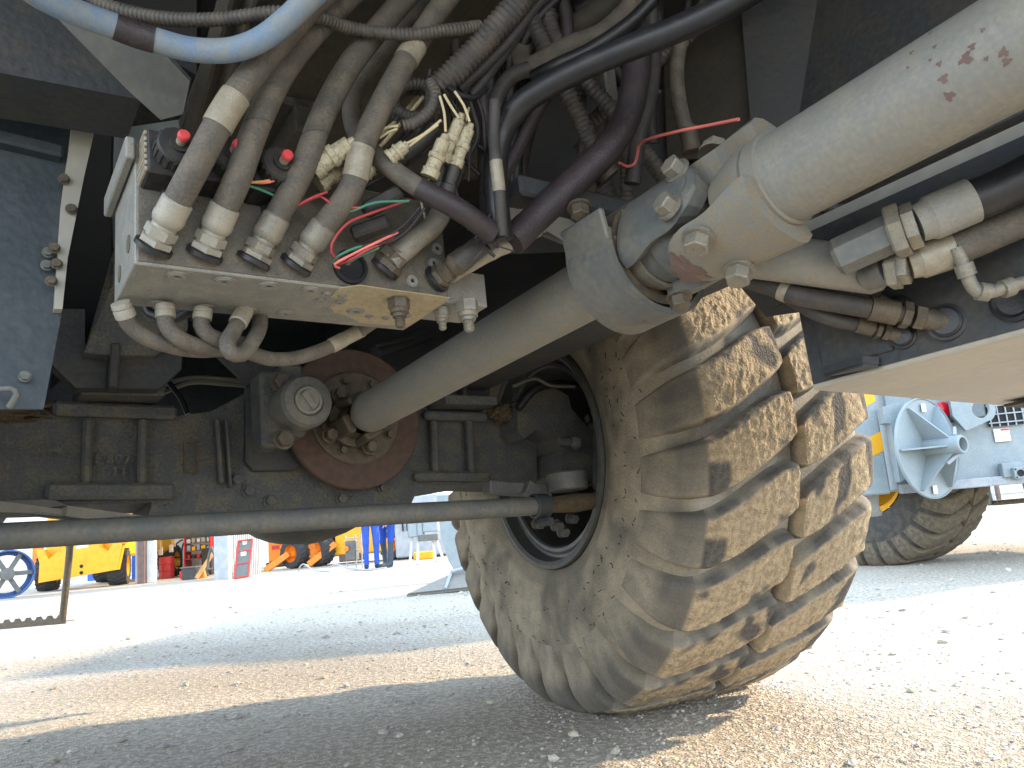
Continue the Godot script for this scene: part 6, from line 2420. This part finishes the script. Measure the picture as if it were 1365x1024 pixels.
	lone("orange_cone", g, mats.orange, Vector3(p.x, 0, p.z), "small orange cone beside the foot of the plank", "cone")
	p = ground_at(252, 768.5)
	k = px_m(p)
	o = thing("parts_shelf", "cluttered red parts shelf against the workshop wall", "shelf", Vector3(p.x + 0.1, 0, p.z - 0.3))
	for y in [22.0, 32.0, 42.0, 52.0]:
		g = Geo.new()
		g.box(Vector3(4 * k, y * k, 0), Vector3(34 * k, 1.2 * k, 0.4))
		part("shelf_board", g, mats.red_oxide, o)
	for x in [-13.0, 21.0]:
		g = Geo.new()
		g.box(Vector3(x * k, 28 * k, 0), Vector3(1.5 * k, 56 * k, 0.4))
		part("upright", g, mats.red_enamel, o)
	var cols := ["red_enamel", "orange", "cream", "yellow", "black_plastic", "red_enamel", "white_wall", "pale_blue"]
	var tones := ["red", "orange", "cream", "yellow", "black", "red", "white", "pale blue"]
	var order := ["first from the left", "second from the left", "middle one", "second from the right", "last on the right"]
	var boards := ["lowest", "second", "third", "top"]
	var kk := 0
	for y in [22.6, 32.6, 42.6, 52.6]:
		for i in 5:
			var hh := rng.randf_range(4.0, 8.0) * k
			var ww := rng.randf_range(3.0, 5.5) * k
			g = Geo.new()
			g.box(Vector3((-9 + i * 6.5) * k, y * k + hh * 0.5, 0.05), Vector3(ww, hh, 0.2), 0.01)
			lone("parts_box", g, mats[cols[(kk * 3 + i) % 8]], Vector3(p.x + 0.1, 0, p.z - 0.3), "%s box, %s on the %s board of the red parts shelf" % [tones[(kk * 3 + i) % 8], order[i], boards[int((y - 22.0) / 10.0)]], "box", "boxes on the parts shelf")
			kk += 1
	p = ground_at(282, 771)
	k = px_m(p)
	o = thing("grey_trolley", "grey steel trolley frame beside the corner column", "trolley", Vector3(p.x, 0, p.z))
	g = Geo.new()
	g.tube(smooth(PackedVector3Array([Vector3(-5 * k, 0.05, 0), Vector3(-4 * k, 25 * k, 0), Vector3(0, 40 * k, 0)])), 0.03, 8)
	g.tube(smooth(PackedVector3Array([Vector3(6 * k, 0.05, 0), Vector3(5 * k, 25 * k, 0), Vector3(0, 40 * k, 0)])), 0.03, 8)
	part("frame", g, mats.paint, o)
	g = Geo.new()
	g.box(Vector3(0, 12 * k, 0), Vector3(11 * k, 2 * k, 0.3), 0.01)
	part("deck", g, mats.paint, o)
	# red-framed screen leaning on the corrugated wall
	p = ground_at(324, 772)
	k = px_m(p)
	o = thing("red_framed_panel", "grey panel in a red tubular frame leaning on the corrugated wall", "panel", Vector3(p.x, 0, p.z))
	g = Geo.new()
	var fa := [Vector3(-9 * k, 0.03, 0.1), Vector3(9 * k, 0.05, 0.1), Vector3(2 * k, 50 * k, -0.5), Vector3(-17 * k, 49 * k, -0.5)]
	for i in 4:
		g.tube(PackedVector3Array([fa[i], fa[(i + 1) % 4]]), 0.02, 8)
	g.tube(PackedVector3Array([fa[0].lerp(fa[3], 0.36), fa[1].lerp(fa[2], 0.36)]), 0.015, 8)
	g.tube(PackedVector3Array([fa[0].lerp(fa[3], 0.7), fa[1].lerp(fa[2], 0.7)]), 0.015, 8)
	part("frame", g, mats.red_enamel, o)
	g = Geo.new()
	slab(g, [fa[0], fa[1], fa[2], fa[3]], 0.01, Vector3(0, 0, -1))
	part("sheet", g, mats.paint, o)
	for f in [[0.5, 0.62, 0.09], [0.5, 0.93, 0.07]]:
		g = Geo.new()
		var q: Vector3 = fa[0].lerp(fa[1], f[0]).lerp(fa[3].lerp(fa[2], f[0]), f[1])
		g.box(q + Vector3(0, 0, 0.02), Vector3(f[2] * 1.2, f[2], 0.012))
		part("white_label", g, mats.paper, o)

	# --- orange generator and long-nosed yellow telehandlers
	p = ground_at(358, 758)
	k = px_m(p)
	o = thing("orange_generator", "orange generator cabinet just right of the corrugated wall", "generator", Vector3(p.x, 0, p.z - 1.0), 0.1)
	g = Geo.new()
	g.box(Vector3(2 * k, 24 * k, 0), Vector3(24 * k, 34 * k, 1.0), 0.03)
	part("cabinet_case", g, mats.orange, o)
	g = Geo.new()
	g.box(Vector3(0, 26 * k, 0.51), Vector3(10 * k, 5 * k, 0.02))
	part("badge", g, mats.red_enamel, o)
	g = Geo.new()
	g.box(Vector3(0, 4 * k, 0), Vector3(26 * k, 6 * k, 1.1), 0.02)
	part("skid", g, mats.dark_paint, o)
	p = ground_at(420, 757)
	k = px_m(p)
	o = thing("orange_telehandler", "orange-yellow telehandler side-on behind the two people", "telehandler", Vector3(p.x, 0, p.z - 0.8), 0.0)
	g = Geo.new()
	g.box(Vector3(52 * k, 34 * k, -0.6), Vector3(90 * k, 46 * k, 1.2), 0.05)
	g.box(Vector3(0 * k, 42 * k, -0.6), Vector3(40 * k, 30 * k, 1.2), 0.05)
	part("body", g, mats.yellow, o)
	g = Geo.new()
	g.box(Vector3(30 * k, 70 * k, -0.6), Vector3(160 * k, 20 * k, 0.5), 0.03)
	part("boom", g, mats.yellow, o)
	g = Geo.new()
	g.box(Vector3(-17 * k, 22 * k, 0.05), Vector3(20 * k, 20 * k, 0.2), 0.02)
	part("side_box", g, mats.orange, o)
	small_wheel(o, Vector3(-36 * k, 20 * k, 0.1), 20 * k, 0.4, Vector3(-0.55, 0, 1), mats.orange)
	small_wheel(o, Vector3(-4 * k, 22 * k, 0.1), 22 * k, 0.4, Vector3(-0.55, 0, 1), mats.orange)
	small_wheel(o, Vector3(96 * k, 20 * k, -0.1), 20 * k, 0.4, Vector3(-0.55, 0, 1), mats.orange)
	for e in [[-72, 1, -44, 20], [-14, 4, 20, 28], [104, 30, 130, 10]]:
		g = Geo.new()
		g.bar(Vector3(e[0] * k, e[1] * k, 0.45), Vector3(e[2] * k, e[3] * k, 0.2), 8 * k, 0.12, Vector3.BACK, 0.01)
		part("stabiliser_leg", g, mats.orange, o)
	g = Geo.new()
	g.box(Vector3(36 * k, 8 * k, -0.3), Vector3(30 * k, 10 * k, 0.6), 0.02)
	part("undercarriage", g, mats.red_oxide, o)
	# welding set with cables
	p = ground_at(472, 759)
	k = px_m(p)
	o = thing("welding_set", "grey welding set on a small trolley left of the blue trousers", "welder", Vector3(p.x, 0, p.z))
	g = Geo.new()
	g.box(Vector3(-3 * k, 24 * k, -0.1), Vector3(14 * k, 26 * k, 0.3), 0.02)
	part("case", g, mats.paint, o)
	g = Geo.new()
	for x in [-9.0, 3.0, 11.0]:
		g.tube(PackedVector3Array([Vector3(x * k, 0, 0), Vector3(x * k, 44 * k, 0)]), 0.015, 8)
	for y in [6.0, 24.0, 40.0]:
		g.tube(PackedVector3Array([Vector3(-9 * k, y * k, 0), Vector3(11 * k, y * k, 0)]), 0.012, 8)
	part("frame", g, mats.grey_sheet, o)
	g = Geo.new()
	g.lathe(ax(Vector3(-8 * k, 27 * k, 0.08), Vector3(0, 0, 1)), PackedVector2Array([Vector2(3.5 * k, 0), Vector2(3.5 * k, 0.03), Vector2(0, 0.04)]), 16, 20)
	part("dial", g, mats.orange, o)
	var cab := ["grey cable looping on the ground below the orange leg", "grey cable running along the ground to the welding set"]
	var runs := [[[398, 763], [400, 756], [406, 753], [418, 760], [440, 762]], [[440, 757], [449, 753], [462, 757], [490, 760], [515, 757]]]
	for i in 2:
		g = Geo.new()
		var pts := PackedVector3Array()
		for j in runs[i].size():
			var v := ground_at(runs[i][j][0], 763 if i == 0 else 761)
			var y: float = (763.0 - runs[i][j][1]) * px_m(v) if i == 0 else (761.0 - runs[i][j][1]) * px_m(v)
			pts.append(Vector3(v.x, maxf(0.015, y), v.z))
		var org := pts[0]
		for j in pts.size():
			pts[j] -= Vector3(org.x, 0, org.z)
		g.tube(smooth(pts, 0.05), 0.016, 8)
		lone("ground_cable", g, mats.grey_sheet, Vector3(org.x, 0, org.z), cab[i], "cable", "cables on the ground")

	# --- two people in blue
	person(ground_at(496, 759), 0.3, [s(60, 96, 190), s(50, 90, 184), s(40, 40, 44)], 0, "person in bright blue trousers and dark shoes, left one of the standing pair")
	person(ground_at(519, 756), -0.4, [s(46, 52, 118), s(40, 84, 180), s(74, 84, 94)], 1, "person in dark blue jacket and tall grey boots, right one of the standing pair")

	# --- blue cabinet on trestle legs
	p = ground_at(562, 752)
	k = px_m(p)
	o = thing("blue_tank", "pale blue steel cabinet on splayed white legs", "cabinet", Vector3(p.x, 0, p.z))
	g = Geo.new()
	g.box(Vector3(-8 * k, 55 * k, 0), Vector3(13 * k, 40 * k, 0.3), 0.02)
	g.box(Vector3(2 * k, 53 * k, 0.02), Vector3(8 * k, 44 * k, 0.3), 0.02)
	g.box(Vector3(16 * k, 58 * k, 0.0), Vector3(20 * k, 36 * k, 0.4), 0.02)
	part("cabinet_case", g, mats.pale_blue, o)
	for e in [[-10, 38, -14, 0], [-2, 38, -4, 0], [16, 34, 20, 2], [20, 34, 30, 2]]:
		g = Geo.new()
		g.bar(Vector3(e[0] * k, e[1] * k, 0), Vector3(e[2] * k, e[3] * k, 0.15), 3 * k, 0.05, Vector3.BACK, 0.004)
		part("leg", g, mats.white_wall, o)
	g = Geo.new()
	g.box(Vector3(12 * k, 33 * k, 0.05), Vector3(26 * k, 8 * k, 0.3), 0.01)
	part("underframe", g, mats.paint, o)
	p = ground_at(545, 748)
	k = px_m(p)
	o = thing("grey_container", "grey steel container behind the trestle cabinet with a green sticker", "container", Vector3(p.x, 0, p.z - 1.0), 0.1)
	g = Geo.new()
	g.box(Vector3(12 * k, 45 * k, -1), Vector3(75 * k, 84 * k, 2.0), 0.03)
	part("box_body", g, mats.grey_sheet, o)
	g = Geo.new()
	g.box(Vector3(-4 * k, 44 * k, 0.01), Vector3(8 * k, 4 * k, 0.02))
	part("sticker", g, mats.wire_green, o)
	for x in [-14.0, -8.0]:
		g = Geo.new()
		g.box(Vector3(x * k, 44 * k, 0.02), Vector3(2 * k, 10 * k, 0.05), 0.004)
		part("latch", g, mats.black, o)
	p = ground_at(574, 745)
	k = px_m(p)
	g = Geo.new()
	g.box(Vector3(-8 * k, 5 * k, 0), Vector3(26 * k, 10 * k, 0.3), 0.02)
	lone("yellow_beam", g, mats.yellow, Vector3(p.x, 0, p.z), "low yellow beam on the ground behind the white legs", "beam")
	# --- blue curved plate and grey wedge beside the near tyre
	p = ground_at(612, 788)
	k = px_m(p)
	o = thing("outrigger_float", "grey steel wedge-shaped float lying on the gravel beside the big tyre", "outrigger float", Vector3(p.x, 0, p.z), 0.1)
	g = Geo.new()
	g.prism(Transform3D(Basis(Vector3(1, 0, 0), Vector3(0, 0, -1), Vector3(0, 1, 0)), Vector3(0, 0.02, 0)), PackedVector2Array([Vector2(-66 * k, -0.2), Vector2(40 * k, -0.06), Vector2(60 * k, 0.4), Vector2(0, 0.45)]), 0.03, 0.004)
	part("base_plate", g, mats.block, o)
	g = Geo.new()
	slab(g, [Vector3(-64 * k, 0.04, 0.22), Vector3(40 * k, 0.04, 0.08), Vector3(36 * k, 0.24, -0.1), Vector3(-4 * k, 0.19, -0.02)], 0.02, Vector3(0, 0, -1))
	part("web", g, mats.block, o)
	g = Geo.new()
	g.bar(Vector3(-18 * k, 0.04, 0.16), Vector3(-8 * k, 0.2, 0.0), 0.03, 0.05, Vector3.BACK, 0.003)
	g.tube(PackedVector3Array([Vector3(-8 * k, 0.2, 0.04), Vector3(30 * k, 0.24, 0.0)]), 0.02, 10)
	part("rib", g, mats.grey_sheet, o)
	p = ground_at(618, 772)
	k = px_m(p)
	o = thing("blue_stowed_float", "pale blue curved steel plate just left of the big tyre", "plate", Vector3(p.x, 0, p.z), 0.0)
	g = Geo.new()
	g.prism(Transform3D(Basis(), Vector3(0, 0, 0)), PackedVector2Array([Vector2(-8 * k, 6 * k), Vector2(-18 * k, 26 * k), Vector2(-26 * k, 60 * k), Vector2(-28 * k, 110 * k), Vector2(30 * k, 110 * k), Vector2(30 * k, 6 * k)]), 0.12, 0.01)
	part("plate_sheet", g, mats.pale_blue, o)
	g = Geo.new()
	g.bar(Vector3(0, 0, 0), Vector3(0, 10 * k, 0), 0.1, 0.1)
	part("foot", g, mats.paint, o)
	# --- distant things right of the parked crane
	p = ground_at(1296, 668)
	k = px_m(p)
	o = thing("yellow_lift", "yellow machine far off under the parked crane", "machine", Vector3(p.x, 0, p.z), 0.0)
	g = Geo.new()
	g.box(Vector3(0, 9 * k, 0), Vector3(18 * k, 8 * k, 0.8), 0.02)
	part("body", g, mats.yellow, o)
	g = Geo.new()
	g.box(Vector3(0, 3 * k, 0), Vector3(17 * k, 6 * k, 0.7), 0.02)
	part("chassis", g, mats.blue_enamel, o)
	p = ground_at(1330, 667)
	k = px_m(p)
	var names := ["red-brown steel column far off at the right edge", "grey steel drum far off at the right edge", "second red-brown column far off, rightmost"]
	for i in 3:
		g = Geo.new()
		if i == 1:
			g.lathe(Transform3D(), PackedVector2Array([Vector2(7 * k, 0), Vector2(7 * k, 16 * k), Vector2(0, 16 * k)]), 20, 20)
		else:
			g.box(Vector3(0, 40 * k, 0), Vector3(5 * k, 80 * k, 5 * k), 0.02)
		lone("steel_column" if i != 1 else "grey_drum", g, mats.grey_sheet if i == 1 else mats.red_oxide, Vector3(p.x + (i - 1) * 13 * k, 0, p.z - 0.5), names[i], "drum" if i == 1 else "column")
	p = ground_at(1330, 662)
	g = Geo.new()
	g.box(Vector3(0, 2.0, 0), Vector3(26, 4.0, 0.3), 0.02)
	o = thing("far_building", "long pale building at the far right behind the parked crane", "building", Vector3(p.x + 6, 0, p.z - 6), -0.3)
	part("wall", g, mats.white_wall, o)
	g = Geo.new()
	g.box(Vector3(0, 4.1, -2), Vector3(26.4, 0.2, 5), 0.02)
	part("roof", g, mats.grey_sheet, o)

# ------------------------------------------------------------------ people
func person(p: Vector3, yaw: float, col: Array, pose: int, label: String) -> void:
	p.y = 0
	var skin := s(196, 150, 124)
	var j := {}
	var bones := []
	# joints: left/right hips, knees, ankles; y up, z forward
	for sg in [-1.0, 1.0]:
		var st := 0.10 if pose == 0 else 0.12
		var fz := 0.0 if pose == 0 else (0.16 if sg > 0 else -0.05)
		bones.append([Vector3(sg * 0.09, 0.92, 0), Vector3(sg * st, 0.50, 0.02 + fz * 0.4), 0.088, 0.062, 1])
		bones.append([Vector3(sg * st, 0.50, 0.02 + fz * 0.4), Vector3(sg * st, 0.10, -0.02 + fz), 0.06, 0.048 if pose == 0 else 0.055, 1 if pose == 0 else 2])
		bones.append([Vector3(sg * st, 0.05, -0.04 + fz), Vector3(sg * (st + 0.02), 0.04, 0.16 + fz), 0.045, 0.035, 2])
		var el := Vector3(sg * 0.26, 1.12, -0.04)
		var wr := Vector3(sg * 0.26, 0.90, 0.08)
		if pose == 1 and sg > 0:
			wr = Vector3(sg * 0.14, 0.92, 0.2)
		bones.append([Vector3(sg * 0.19, 1.42, 0), el, 0.058, 0.045, 0])
		bones.append([el, wr, 0.045, 0.034, 0])
		bones.append([wr, wr + Vector3(-sg * 0.01, -0.08, 0.03), 0.032, 0.026, 3])
	bones.append([Vector3(-0.07, 0.98, 0), Vector3(0.07, 0.98, 0), 0.115, 0.115, 1])
	bones.append([Vector3(0, 1.0, 0), Vector3(0, 1.32, 0), 0.13, 0.15, 0])
	bones.append([Vector3(-0.12, 1.38, 0), Vector3(0.12, 1.38, 0), 0.09, 0.09, 0])
	bones.append([Vector3(0, 1.42, 0), Vector3(0, 1.56, 0.02), 0.055, 0.052, 3])
	bones.append([Vector3(0, 1.60, 0.02), Vector3(0, 1.68, 0.01), 0.078, 0.092, 3])
	bones.append([Vector3(0, 1.61, 0.1), Vector3(0, 1.59, 0.125), 0.014, 0.016, 3])
	bones.append([Vector3(0, 1.72, -0.01), Vector3(0, 1.69, -0.04), 0.09, 0.085, 4])
	for sg in [-1.0, 1.0]:
		bones.append([Vector3(sg * 0.088, 1.62, 0.0), Vector3(sg * 0.09, 1.65, -0.01), 0.016, 0.018, 3])
	var tones := [col[0], col[1], col[2], skin, s(60, 46, 36)]
	# sampled field on a grid
	var cell := 0.022
	var lo := Vector3(-0.36, -0.02, -0.26)
	var nx := int(0.72 / cell)
	var ny := int(1.86 / cell)
	var nz := int(0.66 / cell)
	var f := PackedFloat32Array()
	f.resize((nx + 1) * (ny + 1) * (nz + 1))
	f.fill(1.0)
	for b in bones:
		var a: Vector3 = b[0]
		var e: Vector3 = b[1]
		var mr := maxf(b[2], b[3]) + 0.09
		var mn := Vector3(minf(a.x, e.x), minf(a.y, e.y), minf(a.z, e.z)) - Vector3.ONE * mr
		var mx := Vector3(maxf(a.x, e.x), maxf(a.y, e.y), maxf(a.z, e.z)) + Vector3.ONE * mr
		var ae := e - a
		var l2 := ae.length_squared()
		for iy in range(maxi(0, int((mn.y - lo.y) / cell)), mini(ny, int((mx.y - lo.y) / cell) + 1) + 1):
			for iz in range(maxi(0, int((mn.z - lo.z) / cell)), mini(nz, int((mx.z - lo.z) / cell) + 1) + 1):
				for ix in range(maxi(0, int((mn.x - lo.x) / cell)), mini(nx, int((mx.x - lo.x) / cell) + 1) + 1):
					var q := lo + Vector3(ix, iy, iz) * cell
					var t := clampf((q - a).dot(ae) / l2, 0, 1)
					var d: float = (q - a - ae * t).length() - lerpf(b[2], b[3], t)
					var id := (iy * (nz + 1) + iz) * (nx + 1) + ix
					var o := f[id]
					var kk := 0.03
					var h := clampf(0.5 + 0.5 * (o - d) / kk, 0, 1)
					f[id] = lerpf(o, d, h) - kk * h * (1 - h)
	var vid := {}
	var g := SurfaceTool.new()
	g.begin(Mesh.PRIMITIVE_TRIANGLES)
	g.set_smooth_group(0)
	var sx := 1
	var sz := nx + 1
	var sy := (nx + 1) * (nz + 1)
	var cnt := 0
	for iy in ny:
		for iz in nz:
			for ix in nx:
				var id := iy * sy + iz * sz + ix
				var mask := 0
				var acc := Vector3.ZERO
				var hits := 0
				var c8 := []
				for c in 8:
					var vv := f[id + (c & 1) * sx + ((c >> 1) & 1) * sy + ((c >> 2) & 1) * sz]
					c8.append(vv)
					if vv < 0:
						mask |= 1 << c
				if mask == 0 or mask == 255:
					continue
				for c in 8:
					for bit in 3:
						var d2 := c | (1 << bit)
						if d2 == c:
							continue
						var va: float = c8[c]
						var vb: float = c8[d2]
						if (va < 0) != (vb < 0):
							var t := va / (va - vb)
							var pa := Vector3(c & 1, (c >> 1) & 1, (c >> 2) & 1)
							var pb := Vector3(d2 & 1, (d2 >> 1) & 1, (d2 >> 2) & 1)
							acc += pa.lerp(pb, t)
							hits += 1
				var pos := lo + (Vector3(ix, iy, iz) + acc / hits) * cell
				var best := 9.0
				var tone := 0
				for b in bones:
					var a: Vector3 = b[0]
					var ae: Vector3 = b[1] - a
					var t := clampf((pos - a).dot(ae) / ae.length_squared(), 0, 1)
					var d: float = (pos - a - ae * t).length() - lerpf(b[2], b[3], t)
					if d < best:
						best = d
						tone = b[4]
				g.set_color(tones[tone].srgb_to_linear())
				g.add_vertex(pos)
				vid[id] = cnt
				cnt += 1
	for iy in range(1, ny):
		for iz in range(1, nz):
			for ix in range(1, nx):
				var id := iy * sy + iz * sz + ix
				var a := f[id] < 0
				for e in [[sx, sy, sz], [sy, sz, sx], [sz, sx, sy]]:
					var b: bool = f[id + e[0]] < 0
					if a == b:
						continue
					var q := [id, id - e[1], id - e[1] - e[2], id - e[2]]
					var okk := true
					for z in q:
						if not vid.has(z):
							okk = false
					if not okk:
						continue
					var order := [0, 1, 2, 0, 2, 3] if not a else [0, 2, 1, 0, 3, 2]
					for z in order:
						g.add_index(vid[q[z]])
	g.generate_normals()
	# fingers of each hand
	var mesh := g.commit()
	var o := lone("person", mesh, mats.cloth, p, label, "person", "", yaw)
	var fg := Geo.new()
	fg.tint = skin.srgb_to_linear()
	for sg in [-1.0, 1.0]:
		var wr := Vector3(sg * 0.25, 0.81, 0.12)
		if pose == 1 and sg > 0:
			wr = Vector3(sg * 0.13, 0.83, 0.235)
		for i in 5:
			var dx := (i - 1.5) * 0.017
			var a := wr + Vector3(0, 0.02, dx) if i < 4 else wr + Vector3(0, 0.05, 0.03)
			var ln: float = [0.065, 0.075, 0.07, 0.055, 0.05][i]
			var dn := Vector3(-sg * 0.1, -1, 0.1) if i < 4 else Vector3(-sg * 0.2, -0.7, 0.7)
			var b := a + dn.normalized() * ln * 0.55
			fg.tube(PackedVector3Array([a, b, b + (dn + Vector3(-sg * 0.5, 0, 0)).normalized() * ln * 0.45]), 0.0085, 6)
	var fi := MeshInstance3D.new()
	fi.name = "fingers"
	fi.mesh = fg.mesh()
	fi.material_override = mats.cloth
	o.add_child(fi, true)
